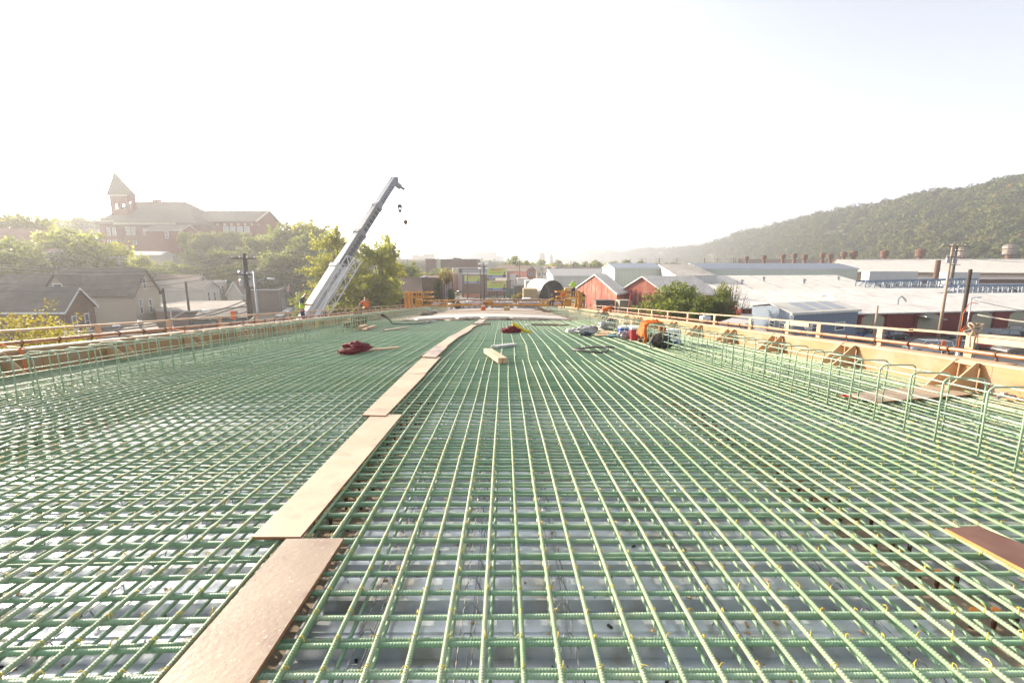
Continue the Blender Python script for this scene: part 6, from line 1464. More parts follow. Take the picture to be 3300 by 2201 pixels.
# ================================================================ deck finishing machine
YM = 43.0
def mx(u): return XY(u, YM)
def mz(v): return PY(1626, v, YM).z
t = thing('deck_finishing_machine', 'yellow deck finishing machine spanning the bridge over the poured concrete', 'finishing machine', (0, YM, mz(1000)))
YL = M['yellow']
def seg(name, u0, u1, v0, v1, n, m=YL):
    mb = MB(); w_ = .9; ta_ = .10
    for yy in (0, w_):
        for v in (v0, v1): mb.bar((mx(u0), YM + yy, mz(v)), (mx(u1), YM + yy, mz(v)), .08, .06 if v == v0 else .13)
        for k in range(n):
            a, b = u0 + (u1 - u0) * k / n, u0 + (u1 - u0) * (k + 1) / n
            mb.bar((mx(b), YM + yy, mz(v0)), (mx(b), YM + yy, mz(v1)), .035, .035)
            va, vb = (v0, v1) if k % 2 else (v1, v0); mb.bar((mx(a), YM + yy, mz(va)), (mx(b), YM + yy, mz(vb)), .035, .035)
    for k in range(n + 1):
        a = u0 + (u1 - u0) * k / n
        for v in (v0, v1): mb.bar((mx(a), YM, mz(v)), (mx(a), YM + w_, mz(v)), .06, .06)
    return mb.build(name, m, t)
seg('truss', 1360, 1461, 969, 986, 4); seg('truss', 1463, 1640, 967.5, 984, 8); seg('truss', 1642, 1818, 968, 985, 8)
mb = MB(); mb.b2(mx(1463), mx(1760), YM - .25, YM + .1, mz(967.5) + .03, mz(967.5) + .09); mb.build('catwalk', M['lumberg'], t)
def frame(u0, u1, vt, vb, nleg, side):
    mb = MB()
    for yy in (-.3, 1.4):
        for u in (u0, u1): mb.bar((mx(u), YM + yy, mz(vt - 1)), (mx(u), YM + yy, mz(vb)), .17, .2, (0, 1, 0))
    mb.build('leg', YL, t)
    for u in (u0, u1):
        for yy in (-.3, 1.4):
            q = MB(); q.box((mx(u), YM + yy, mz(vb) - .02), (.3, .42, .34)); q.build('wheel_housing', YL, t, bevel=.03)
            q = MB(); q.lathe((mx(u), YM + yy, mz(vb) - .17), [(.1, -.05), (.13, -.04), (.13, .04), (.1, .05)], 12, 'x'); q.build('bogie_wheel', M['steel'], t)
frame(1304, 1313, 943, 993, 2, -1); frame(1867, 1875, 942, 989, 2, 1)
for (u0, u1, vs_) in ((1297, 1388, (943.5, 958.5)), (1795, 1880, (941.5, 957.5))):
    mb = MB()
    for yy in (-.3, 1.4):
        for v in vs_: mb.bar((mx(u0), YM + yy, mz(v)), (mx(u1), YM + yy, mz(v)), .07, .08)
        for k in (.35, .55, .72): mb.bar((mx(u0 + (u1 - u0) * k), YM + yy, mz(vs_[0])), (mx(u0 + (u1 - u0) * k), YM + yy, mz(vs_[1])), .07, .07)
    for v in vs_: mb.bar((mx(u0), YM - .3, mz(v)), (mx(u0), YM + 1.4, mz(v)), .06, .07); mb.bar((mx(u1), YM - .3, mz(v)), (mx(u1), YM + 1.4, mz(v)), .06, .07)
    mb.build('end_frame', YL, t)
for (u0, u1, v0, v1) in ((1336, 1359, 963, 987.5), (1819, 1842, 962.5, 986)):
    mb = MB(); mb.b2(mx(u0), mx(u1), YM - .42, YM - .05, mz(v1), mz(v0)); pn = mb.build('tank_panel', YL, t, bevel=.02)
    mb = MB()
    for k in range(1, 3): mb.b2(mx(u0 + (u1 - u0) * k / 3) - .015, mx(u0 + (u1 - u0) * k / 3) + .015, YM - .44, YM - .42, mz(v1) + .06, mz(v0) - .06)
    mb.b2(mx(u0) + .05, mx(u1) - .05, YM - .44, YM - .42, mz(v0) - .1, mz(v0) - .06); mb.build('panel_rib', M['yellow'], pn)
mb = MB(); mb.b2(mx(1820), mx(1842), YM - .5, YM + .3, mz(938), mz(928)); eb = mb.build('engine_box', YL, t, bevel=.03)
mb = MB(); mb.b2(mx(1826), mx(1838), YM - .53, YM - .5, mz(935), mz(932)); mb.build('name_plate', M['whitep'], eb)
mb = MB(); mb.bar((mx(1830), YM - .2, mz(938)), (mx(1828), YM - .2, mz(958)), .1, .1); mb.bar((mx(1812), YM - .2, mz(934)), (mx(1826), YM - .2, mz(939)), .06, .06); mb.build('engine_stand', YL, t)
mb = MB(); mb.b2(mx(1843), mx(1864), YM - .3, YM + 1.2, mz(962.5), mz(961)); mb.build('operator_platform', YL, t)
mb = MB(); rn = random.Random(2)
for k in range(9):
    u = 1490 + k * 19; mb.lathe((mx(u), YM + .45, mz(990 + rn.uniform(-2, 1))), [(.10, -.3), (.12, -.28), (.12, .28), (.1, .3)], 10, 'y'); mb.bar((mx(u), YM + .45, mz(990)), (mx(u), YM + .45, mz(984)), .06, .06)
mb.build('paving_roller', M['steel'], t)
mb = MB(); mb.b2(mx(1555), mx(1590), YM + .1, YM + .8, mz(983), mz(972)); mb.build('carriage', YL, t, bevel=.03)
for u in (1399.5, 1531, 1798):
    z = mz(981.5); mb = MB(); w2 = .33
    mb.add([(mx(u) + x, YM - .09 + dy, z + h) for dy in (0, -.02) for x, h in ((-w2, 0), (w2, 0), (w2, .16), (w2 * .6, .17), (w2 * .5, .25), (-w2 * .5, .25), (-w2 * .6, .17), (-w2, .16))], [tuple(range(8)), tuple(range(15, 7, -1))] + [(i, (i + 1) % 8, (i + 1) % 8 + 8, i + 8) for i in range(8)])
    s = mb.build('maker_sign', M['whitep'], t)
    MM = Matrix.Translation(Vector((mx(u), YM - .118, z + .105)) - Vector(t.location)) @ Matrix.Rotation(math.pi / 2, 4, 'X')
    text_part('sign_lettering', 'BIDWELL', .16, M['redp'], s, MM, .004, .56, .004)
# its crew
zp = mz(961)
gx_, gy_ = mx(1851), YM + .2
person('person in a lime shirt and orange hard hat standing high on the finishing machine', (gx_, gy_, zp), R(20), P_(elL=(-.27, .1, 1.15), wrL=(-.3, .32, 1.2)), M['lime'], M['navy'], M['orange'], None, sleeve=1.8)
bg_ = [o for o in bpy.data.objects if o.name.startswith('person')][-1]
person('person in a yellow vest and white hard hat sitting on the machine truss', (mx(1784), YM - .35, mz(968) - .9), R(150),
       P_(pelvis=(0, 0, .95), chest=(0, .1, 1.26), neck=(0, .2, 1.43), head=(0, .28, 1.53), nose=(0, .40, 1.44), shL=(-.19, .1, 1.36), shR=(.19, .1, 1.36), elL=(-.25, .22, 1.12), elR=(.25, .22, 1.12), wrL=(-.12, .42, 1.05), wrR=(.12, .42, 1.05), knL=(-.14, .42, .88), knR=(.14, .42, .86), anL=(-.14, .42, .45), anR=(.16, .40, .42), toL=(-.14, .58, .40), toR=(.16, .56, .37)), M['navy'], M['navy'], M['whitep'], M['yellowp'], sleeve=1.8)
person('person in an orange hard hat mostly hidden behind the yellow right end panel', (mx(1826), YM + 2.0, mz(999)), R(180), P_(), M['orangecloth'], M['navy'], M['orange'], None)
person('person in a yellow vest and grey hard hat standing right of the machine legs', (mx(1881), YM - .2, mz(999)), R(175), P_(wrR=(.3, .25, 1.3), elR=(.3, .05, 1.15)), M['navy'], M['lumberg'], M['steel'], M['yellowcloth'])
mb = MB(); mb.tube([(mx(1887), YM - .4, mz(985)), (mx(1887), YM - .4, mz(949))], .035, 6); tag(mb.build('grade_pole', M['white']), 'white pole held upright beside the yellow vested person', 'pole')

# ================================================================ things on the deck
def cooler(name, lab, u, v, wd, dp, ht, rz, body, lid, extra=None):
    p = PD(u, v); t = thing(name, lab, 'cooler', tuple(p))
    mb = MB(); mb.box((p.x, p.y + dp / 2, p.z + ht * .4), (wd, dp, ht * .8), taper=1.06); mb.build('body', body, t, bevel=.02)
    mb = MB(); mb.box((p.x, p.y + dp / 2, p.z + ht * .9), (wd * 1.1, dp * 1.1, ht * .2), taper=.94); mb.build('lid', lid, t, bevel=.025)
    mb = MB(); z = p.z + ht * .66; y = p.y - .03
    mb.tube([(p.x - .07, y + .03, z + .04), (p.x - .07, y - .02, z), (p.x - .07, y - .02, z - .07), (p.x + .07, y - .02, z - .07), (p.x + .07, y - .02, z), (p.x + .07, y + .03, z + .04)], .009, 6); mb.build('handle', M['whitep'], t)
    if extra: extra(t, p)
    t.rotation_euler.z = rz; return t
cooler('cooler', 'red cooler with a white lid among the bags on the right bars', 2057, 1098, .44, .34, .42, R(-8), M['redp'], M['whitep'])
def bull(t, p):
    y = p.y - .025; c = Vector((p.x + .03, y, p.z + .25)); mb = MB()
    pts = [(0, -.075), (.022, -.05), (.026, -.01), (.05, .0), (.08, .03), (.075, .065), (.06, .035), (.03, .028), (0, .03), (-.03, .028), (-.06, .035), (-.075, .065), (-.08, .03), (-.05, 0), (-.026, -.01), (-.022, -.05)]
    for dy in (0,): mb.add([(c.x + x, c.y, c.z + z) for x, z in pts], [(0, 1, 2, 14, 15), (2, 3, 8, 13, 14), (3, 4, 7, 8), (4, 5, 6, 7), (13, 12, 9, 8), (12, 11, 10, 9)])
    mb.build('bull_emblem', M['black'], t, fix=False)
    mb = MB(); mb.box((p.x - .18, p.y + .15, p.z + .17), (.10, .345, .3), taper=1.04); mb.build('side_panel', M['bluep'], t, bevel=.01)
    mb = MB(); mb.box((p.x, p.y + .15, p.z + .035), (.45, .35, .075)); mb.build('foot', M['bluep'], t, bevel=.01)
cooler('cooler', 'blue and white cooler with a black bull emblem behind the bar hoops', 2172, 1106, .42, .30, .40, R(10), M['whitep'], M['whitep'], bull)
cooler('cooler', 'blue cooler with a white lid half hidden behind the red cooler', 2017, 1086, .40, .30, .36, 0, M['bluep'], M['whitep'])
def blobs(name, lab, cat, lst, m, parent=None):
    mb = MB()
    c0 = None
    for k, (u, v, rx, ry, rz_, dz) in enumerate(lst):
        p = PD(u, v); mb.blob((p.x, p.y, p.z + rz_ * .8 + dz), (rx, ry, rz_), 16, 10, k + hash(name) % 1, .10, 2.5)
    return tag(mb.build(name, m, smooth=True), lab, cat)
p = PD(2130, 1122); t = thing('backpack', 'black camouflage backpack slumped beside the boots', 'backpack', tuple(p))
mb = MB(); mb.blob((p.x, p.y + .12, p.z + .19), (.27, .16, .20), 20, 12, 3, .06, 2); mb.build('bag_body', M['camo'], t, smooth=True)
mb = MB(); mb.blob((p.x + .12, p.y - .02, p.z + .13), (.17, .10, .13), 14, 8, 5, .07, 2); mb.build('front_pocket', M['black'], t, smooth=True)
mb = MB(); mb.tube([(p.x - .2, p.y, p.z + .3), (p.x - .31, p.y - .03, p.z + .15), (p.x - .28, p.y - .05, p.z + .02), (p.x - .18, p.y - .06, p.z + .05)], .018, 6); mb.build('strap', M['black'], t, smooth=True)
mb = MB(); mb.tube([(p.x - .05, p.y + .02, p.z + .38), (p.x, p.y - .02, p.z + .43), (p.x + .06, p.y + .02, p.z + .38)], .012, 6); mb.build('grab_handle', M['black'], t)
for (u, v, a, lab) in ((2068, 1100, R(25), 'tan work boot lying on its side in front of the red cooler'), (2083, 1101, R(10), 'dark topped work boot beside the backpack')):
    p = PD(u, v); bt = thing('work_boot', lab, 'boot', tuple(p), 0, 'pair of work boots'); mb = MB(); mb.tube([(p.x - .14, p.y, p.z + .05), (p.x - .05, p.y, p.z + .05), (p.x + .06, p.y, p.z + .07), (p.x + .10, p.y + .01, p.z + .12), (p.x + .14, p.y + .02, p.z + .22)], [.03, .048, .055, .06, .065], 10); mb.build('upper', M['tan'], bt, smooth=True)
    mb = MB(); mb.bar((p.x - .16, p.y, p.z + .012), (p.x + .11, p.y, p.z + .012), .095, .024); mb.build('sole', M['black'], bt, bevel=.005); bt.rotation_euler.z = a
# orange shirt over the hoops
def cloth(name, lab, path, wd, m, seed, cat='clothing', fold=.03, th=.006):
    rn = random.Random(seed); mb = MB(); n, k = len(path) * 4 - 3, 12; P = []
    pp = []
    for i in range(len(path) - 1):
        for f in (0, .25, .5, .75): pp.append(Vector(path[i]).lerp(Vector(path[i + 1]), f))
    pp.append(Vector(path[-1]))
    for i, p in enumerate(pp):
        for j in range(k):
            s = (j / (k - 1) - .5); w_ = wd * (1 + .15 * math.sin(i * .5 + seed)); P.append(p + Vector((fold * math.sin(j * 1.9 + i * .3 + seed) * (.4 + i / n), s * w_, fold * math.cos(j * 2.3 + i * .4))))
    mb.add(P, [(i * k + j, i * k + j + 1, (i + 1) * k + j + 1, (i + 1) * k + j) for i in range(len(pp) - 1) for j in range(k - 1)])
    o = mb.build(name, m, smooth=True, fix=False); s = o.modifiers.new('thick', 'SOLIDIFY'); s.thickness = th; return tag(o, lab, cat)
yh = 4.13 / XY(2090, 1.0); zt = DZ(4.13, yh) + .60
t = cloth('draped_shirt', 'orange long sleeved shirt hanging over the right bar hoops', [(3.98, yh, zt - .38), (4.02, yh, zt - .12), (4.10, yh - .02, zt + .01), (4.3, yh - .05, zt + .02), (4.52, yh - .05, zt + .01), (4.58, yh - .1, zt - .12), (4.60, yh - .12, zt - .26)], .46, M['orangecloth'], 2, fold=.045)
mb = MB(); mb.tube([(4.06, yh - .22, zt - .02), (4.04, yh - .26, zt - .25), (4.07, yh - .27, zt - .42), (4.03, yh - .28, zt - .56)], [.06, .05, .05, .04], 8); o = mb.build('sleeve', M['orangecloth'], smooth=True); o.parent = t
# rubbish pile
from mathutils import noise as mnoise
def bagpile(name, lab, lst, m, cat='bag', seed=1, amp=.16):
    """crumpled cloth or film: lumps with folds pushed into the mesh"""
    mb = MB()
    for k, (u, v, rx, ry, rz_, dz) in enumerate(lst):
        p = PD(u, v); q = MB(); q.blob((0, 0, 0), (1, 1, 1), 46, 30, seed + k, amp * .7, 2.6); o_ = Vector((seed * 3.1, k * 5.7, 0)); P = []
        for w_ in q.v:
            w_ = Vector(w_); d = w_.normalized(); f = mnoise.fractal(w_ * 2.3 + o_, .9, 2.1, 4); r2 = abs(mnoise.noise(w_ * 4.1 + o_))
            w_ += d * (.20 * f - .26 * r2 + .06); w_.z = max(w_.z, -.72)
            P.append((p.x + w_.x * rx, p.y + ry * .6 + w_.y * ry, p.z + rz_ * .72 + dz + w_.z * rz_))
        mb.add(P, q.f)
    o = mb.build(name, m, smooth=True); return tag(o, lab, cat)
bagpile('clear_plastic_bag', 'clear plastic bag with clothes, leftmost of the heap by the red cooler', [(1855, 1074, .28, .16, .10, 0), (1838, 1069, .2, .05, .03, 0)], M['bag'])
bagpile('clear_plastic_bag', 'large crumpled clear plastic bag in the middle of the heap', [(1892, 1078, .33, .2, .17, 0)], M['bag'], seed=4)
bagpile('clear_plastic_bag', 'clear plastic bag heaped with dark clothes, back right of the heap', [(1958, 1066, .34, .2, .22, 0)], M['bag'], seed=6)
bagpile('clear_plastic_bag', 'small clear plastic bag touching the left side of the red cooler', [(2013, 1092, .22, .14, .14, 0)], M['bag'], seed=9)
bagpile('dark_clothes_bundle', 'dark blue clothes bundle in front of the large clear bag', [(1888, 1083, .17, .1, .08, 0)], M['navy'], 'clothes', 11)
bagpile('dark_clothes_bundle', 'dark blue clothes bundle on top at the back of the heap', [(1972, 1064, .2, .12, .09, .30)], M['navy'], 'clothes', 13)
bagpile('dark_clothes_bundle', 'small brown and blue clothes bundle between the clear bags', [(1917, 1072, .12, .1, .09, .08)], M['navy'], 'clothes', 15)
P = [PD(1912, 1082, .02), PD(1962, 1080, .04), PD(1990, 1070, .16), PD(1945, 1064, .10)]
mb = MB(); mb.add(P + [p - Vector((0, 0, .012)) for p in P], [(0, 1, 2, 3), (7, 6, 5, 4), (0, 4, 5, 1), (1, 5, 6, 2), (2, 6, 7, 3), (3, 7, 4, 0)]); tag(mb.build('cardboard_sheet', M['card']), 'bent brown cardboard sheet at the front of the rubbish heap', 'cardboard')
P = [PD(1950, 1086, .01), PD(2012, 1086, .01), PD(2010, 1076, .06), PD(1962, 1078, .06)]
mb = MB()
for k in range(3): mb.add([p + Vector((.01 * k, 0, .016 * k)) for p in P] + [p + Vector((.01 * k, 0, .016 * k - .008)) for p in P], [(0, 1, 2, 3), (7, 6, 5, 4), (0, 4, 5, 1), (1, 5, 6, 2), (2, 6, 7, 3), (3, 7, 4, 0)])
tag(mb.build('teal_sheets', mat('teal_plastic', (.05, .16, .16), (.07, .2, .19), 3, .4)), 'dark teal plastic sheets under the cardboard', 'plastic sheets')
A_, B_ = PD(1905, 1045, .25), PD(1960, 1072, .12); mb = MB(); mb.bar(A_, B_, .05, .035); tag(mb.build('stick', M['lumberg']), 'thin weathered stick poking out of the rubbish heap', 'stick')
# slatted crate / stud frame
p0, p1 = PD(1975, 1053), PD(2018, 1078); t = thing('stud_frame', 'slanted timber frame of short studs behind the rubbish heap', 'timber frame', tuple(p0.lerp(p1, .5)))
h0, h1 = .62, .40
mb = MB(); mb.bar(p0 + Vector((0, 0, h0)), p1 + Vector((0, 0, h1)), .24, .06); mb.build('top_plate', M['lumber'], t, bevel=.004)
mb = MB(); mb.bar(p0 + Vector((0, 0, .03)), p1 + Vector((0, 0, .03)), .2, .05); mb.build('bottom_plate', M['lumberg'], t)
for k in range(6):
    q = p0.lerp(p1, k / 5 * .97 + .01); h = h0 + (h1 - h0) * k / 5; mb = MB(); mb.bar(q + Vector((0, 0, .055)), q + Vector((0, 0, h - .035)), .05, .18, (0, 1, 0)); mb.build('stud', M['lumber'], t)
# hose, cloth piles, bucket, cables
c = PD(1905, 1131); mb = MB(); P = [(c.x + .42 * math.cos(a) * (1 + .08 * math.sin(3 * a)), c.y + .30 * math.sin(a), c.z + .03 + .02 * math.sin(a * 2)) for a in np.linspace(.3, 2 * math.pi + .9, 34)]; P += [(c.x + .62, c.y + .22, c.z + .05)]
mb.tube(P, .026, 8); tag(mb.build('hose_loop', mat('grey_hose', (.09, .08, .07), (.14, .13, .12), 5, .6), smooth=True), 'loop of dark grey hose on the bars right of centre', 'hose')
t = bagpile('red_cloth_pile', 'dark red jacket heap beside a length of lumber on the left bars', [(1142, 1138, .26, .18, .15, 0), (1120, 1142, .22, .12, .07, 0), (1168, 1130, .22, .14, .08, 0)], M['redcloth'], 'jacket', 21)
bagpile('black_glove', 'black gloves lying on the dark red jacket', [(1178, 1128, .10, .07, .04, .10)], M['black'], 'gloves', 23)
t = bagpile('harness_bag', 'dark red and yellow harness bag lying on the middle bars', [(1650, 1073, .32, .2, .13, 0), (1632, 1072, .22, .14, .09, 0)], M['redcloth'], 'bag', 25)
mb = MB(); p = PD(1660, 1072); mb.tube([(p.x - .1, p.y + .1, p.z + .22), (p.x + .02, p.y, p.z + .30), (p.x + .15, p.y - .02, p.z + .18), (p.x + .42, p.y - .05, p.z + .05), (p.x + .62, p.y, p.z + .03)], [.05, .07, .08, .06, .03], 8); mb.tube([(p.x - .06, p.y, p.z + .26), (p.x - .08, p.y, p.z + .42)], .03, 6); o = mb.build('yellow_harness', M['yellowcloth'], smooth=True); o.parent = t
p = PD(1014, 1056); t = thing('yellow_bucket', 'yellow plastic bucket standing behind the left bar hoops', 'bucket', tuple(p)); mb = MB(); mb.lathe((p.x, p.y, p.z), [(.15, 0), (.17, .30), (.185, .31), (.185, .345), (.17, .36)], 18); mb.build('pail', M['yellowp'], t, smooth=False)
mb = MB(); mb.tube([(p.x + .17 * math.cos(a), p.y - .02 - .06 * math.sin(a), p.z + .33 - .15 * math.sin(a)) for a in np.linspace(0, math.pi, 9)], .006, 5); mb.build('bail', M['steel'], t)
bagpile('dusty_tarp', 'dusty grey tarp bundled against the left bar hoops', [(1152, 1052, .42, .2, .34, 0), (1128, 1056, .3, .16, .16, 0)], M['tan'], 'tarp', 27)
P = [PD(u, v, .05 + dz) for u, v, dz in ((1232, 1016, .9), (1246, 1022, .7), (1256, 1032, .3), (1264, 1043, 0), (1300, 1045, 0), (1335, 1044, 0), (1362, 1040, 0), (1372, 1036, 0))]
mb = MB(); mb.tube(P, .03, 6); tag(mb.build('air_hose', M['cable'], smooth=True), 'long black hose running from the left hoops towards the concrete', 'hose')
mb = MB(); rn = random.Random(6)
for k in range(5):
    P = [PD(u + rn.uniform(-3, 3), v + rn.uniform(-1, 1), .04) for u, v in ((1350 + k * 4, 1043), (1366 + k * 3, 1036), (1384, 1039), (1398 + k * 2, 1033))]; mb.tube(P, .02, 5)
tag(mb.build('coiled_cables', mat('teal_cable', (.10, .16, .17), (.4, .4, .38), 9, .5), smooth=True), 'tangle of dark and pale cables before the concrete edge', 'cables')
for (u, v, lab) in ((1699, 1051, 'white bottle lying before the long brown timber'), ): bagpile('bottle', lab, [(u, v, .12, .06, .05, 0)], M['whitep'], 'bottle', 30, .03)
p = PD(2716, 1273, .03); mb = MB(); mb.bar(p, PD(2745, 1277, .03), .04, .03); tag(mb.build('red_tool_grip', M['redp']), 'red tool handle at the left corner of the plywood sheet', 'tool')
for (u, v, lab) in ((3210, 1282, 'grey clamp on the bars at the right end of the plywood sheet'), (2270, 1068, 'small grey blue clamp near the right edge form'), (2320, 1068, 'second small grey blue clamp nearer the camera')):
    p = PD(u, v, .02); mb = MB(); mb.tube([p, p + Vector((.16, .03, .03)), p + Vector((.3, -.02, .02))], .022, 6); mb.box(p + Vector((.1, 0, .04)), (.06, .05, .07)); tag(mb.build('hose_clamp', M['steel']), lab, 'clamp')
# rust splash and debris on the far slab
for (u, v, w_, d_, h_, m_, nm, lab) in ((1557, 1003, .45, .4, .45, M['orange'], 'orange_water_jug', 'orange water jug standing on the far edge of the concrete'), (1633, 1004, .55, .4, .40, M['card'], 'cardboard_box', 'brown box on the far edge of the concrete')):
    p = PD(u, v, .1); t = thing(nm, lab, nm.split('_', 1)[1].replace('_', ' '), tuple(p)); mb = MB()
    if 'jug' in nm:
        mb.lathe((p.x, p.y, p.z), [(.2, .0), (.22, .1), (.22, .42), (.18, .46)], 14); mb.build('barrel', m_, t); q = MB(); q.lathe((p.x, p.y, p.z + .46), [(.19, 0), (.19, .08), (.1, .1)], 14); q.build('lid', M['whitep'], t)
    else:
        mb.box((p.x, p.y, p.z + h_ / 2), (w_, d_, h_)); mb.build('carton', m_, t, bevel=.01); q = MB(); q.bar((p.x - w_ / 2 - .01, p.y, p.z + h_ + .005), (p.x + w_ / 2 + .01, p.y, p.z + h_ + .005), .06, .01); q.build('tape', M['lumber'], t)
def dk(u, Y, lift=.1): x = XY(u, Y); return Vector((x, Y, DZ(x, Y) + lift))
blanket = mat('pale_tarpaulin', (.60, .62, .66), (.48, .50, .54), 2, .6, bump=1.0, bscale=3, bd=.15)
p = dk(1515, 53); mb = MB(); mb.blob((p.x, p.y, p.z + .3), (1.5, .8, .75), 26, 14, 4, .10, 3); tag(mb.build('covered_pile', blanket, smooth=True), 'pile under a crumpled pale tarpaulin behind the machine, left of centre', 'covered pile')
for u0, u1, lab in ((1588, 1654, 'left'), (1666, 1742, 'right')):
    a, b = dk(u0, 54), dk(u1, 54); t = thing('barrier_stack', 'stack of blue grey concrete blocks behind the machine, the %s one' % lab, 'block stack', tuple(a.lerp(b, .5)), 0, 'concrete block stacks behind the machine')
    for k in range(3):
        mb = MB(); mb.b2(a.x + .05 * k, b.x - .04 * k, 53.4, 54.6, a.z + k * .27, a.z + k * .27 + .25); mb.build('block_course', mat('block_grey%d%s' % (k, lab), (.36, .38, .42), (.28, .30, .33), 1, .8), t, bevel=.02)
for (u, Y, w_, h_, m_, lab) in ((1375, 49, .7, .35, M['white'], 'white carton'), (1415, 50, 1.0, .35, M['lumber'], 'stacked timber'), (1448, 52, .8, .75, M['white'], 'white sack pallet'), (1472, 52, .8, .9, M['camo'], 'dark round spool')):
    p = dk(u, Y); mb = MB()
    if 'spool' in lab: mb.blob((p.x, p.y, p.z + .45), (.45, .4, .5), 14, 10, 8, .06)
    elif 'timber' in lab:
        for k in range(3): mb.bar((p.x - .6, p.y + .1 * k, p.z + .06 + k * .12), (p.x + .6, p.y + .05 * k, p.z + .06 + k * .12), .1, .1)
    else: mb.blob((p.x, p.y, p.z + h_ / 2), (w_ / 2, .35, h_ / 2), 14, 8, 2, .05)
    tag(mb.build('site_' + lab.split()[-1], m_, smooth='timber' not in lab), lab + ' on the concrete behind the left part of the machine', lab.split()[-1])
mb = MB()
for u in (1412, 1437):
    a = dk(u, 51); mb.bar(a, a + Vector((0, 0, 1.1)), .14, .14)
a, b = dk(1408, 51, .85), dk(1441, 51, .85); mb.bar(a, b, .12, .12); tag(mb.build('timber_trestle', M['lumber']), 'timber trestle under the left part of the machine', 'trestle')
mb = MB()
for u in (1745, 1762):
    a = dk(u, 51); mb.bar(a, a + Vector((0, 0, 1.15)), .2, .2)
a, b = dk(1741, 51, .95), dk(1766, 51, .95); mb.bar(a, b, .12, .12); tag(mb.build('timber_trestle', M['lumber']), 'timber trestle right of the block stacks', 'trestle')
# concrete rubble heaps beside the pour
for k, (u, v) in enumerate(((1370, 1020), (1385, 1015), (1780, 1009), (1768, 1008), (1738, 1002))):
    bagpile('mortar_heap', 'lumpy mortar heap at the %s of the fresh concrete' % (('left edge, nearer', 'left edge, farther', 'right edge, outermost', 'right edge, inner', 'far right edge')[k]), [(u, v, .5, .25, .14, .05)], M['concrough'], 'mortar', 40 + k, .2)
# ================================================================ vehicles
TYRE = M['black']; RIM = mat('rim', (.35, .35, .36), (.28, .28, .29), 4, .35, .6)
LAMP = mat('headlight', (.75, .75, .72), (.6, .6, .6), 4, .15); TAIL = mat('tail_light', (.4, .02, .02), (.3, .02, .02), 4, .3)
CG = mat('car_glass', (.04, .05, .06), (.06, .07, .08), 1, .06, spec=1)
KIND = {  # side outline of the body (x, z), greenhouse (x0 bottom, x0 top, x1 top, x1 bottom, z bottom, z top), wheels, length half, width
    'sedan': ([(-2.3, .3), (-2.32, .75), (-2.1, .92), (-1.3, .98), (1.0, .95), (1.9, .82), (2.28, .62), (2.3, .3)], (-1.75, -1.05, .25, 1.05, .93, 1.42), (-1.4, 1.4), 1.78),
    'suv': ([(-2.3, .4), (-2.35, 1.0), (-2.2, 1.1), (1.0, 1.1), (2.05, 1.02), (2.3, .8), (2.33, .4)], (-2.25, -2.0, .35, 1.0, 1.08, 1.72), (-1.4, 1.4), 1.88),
    'van': ([(-2.3, .35), (-2.35, 1.0), (1.5, 1.05), (2.1, .9), (2.3, .65), (2.3, .35)], (-2.25, -2.05, .7, 1.65, 1.0, 1.70), (-1.4, 1.45), 1.85),
    'pickup': ([(-2.8, .5), (-2.85, 1.15), (1.2, 1.15), (2.35, 1.08), (2.65, .85), (2.65, .5)], (-.9, -.75, .6, 1.15, 1.12, 1.82), (-1.75, 1.75), 1.95)}
CARS = {}
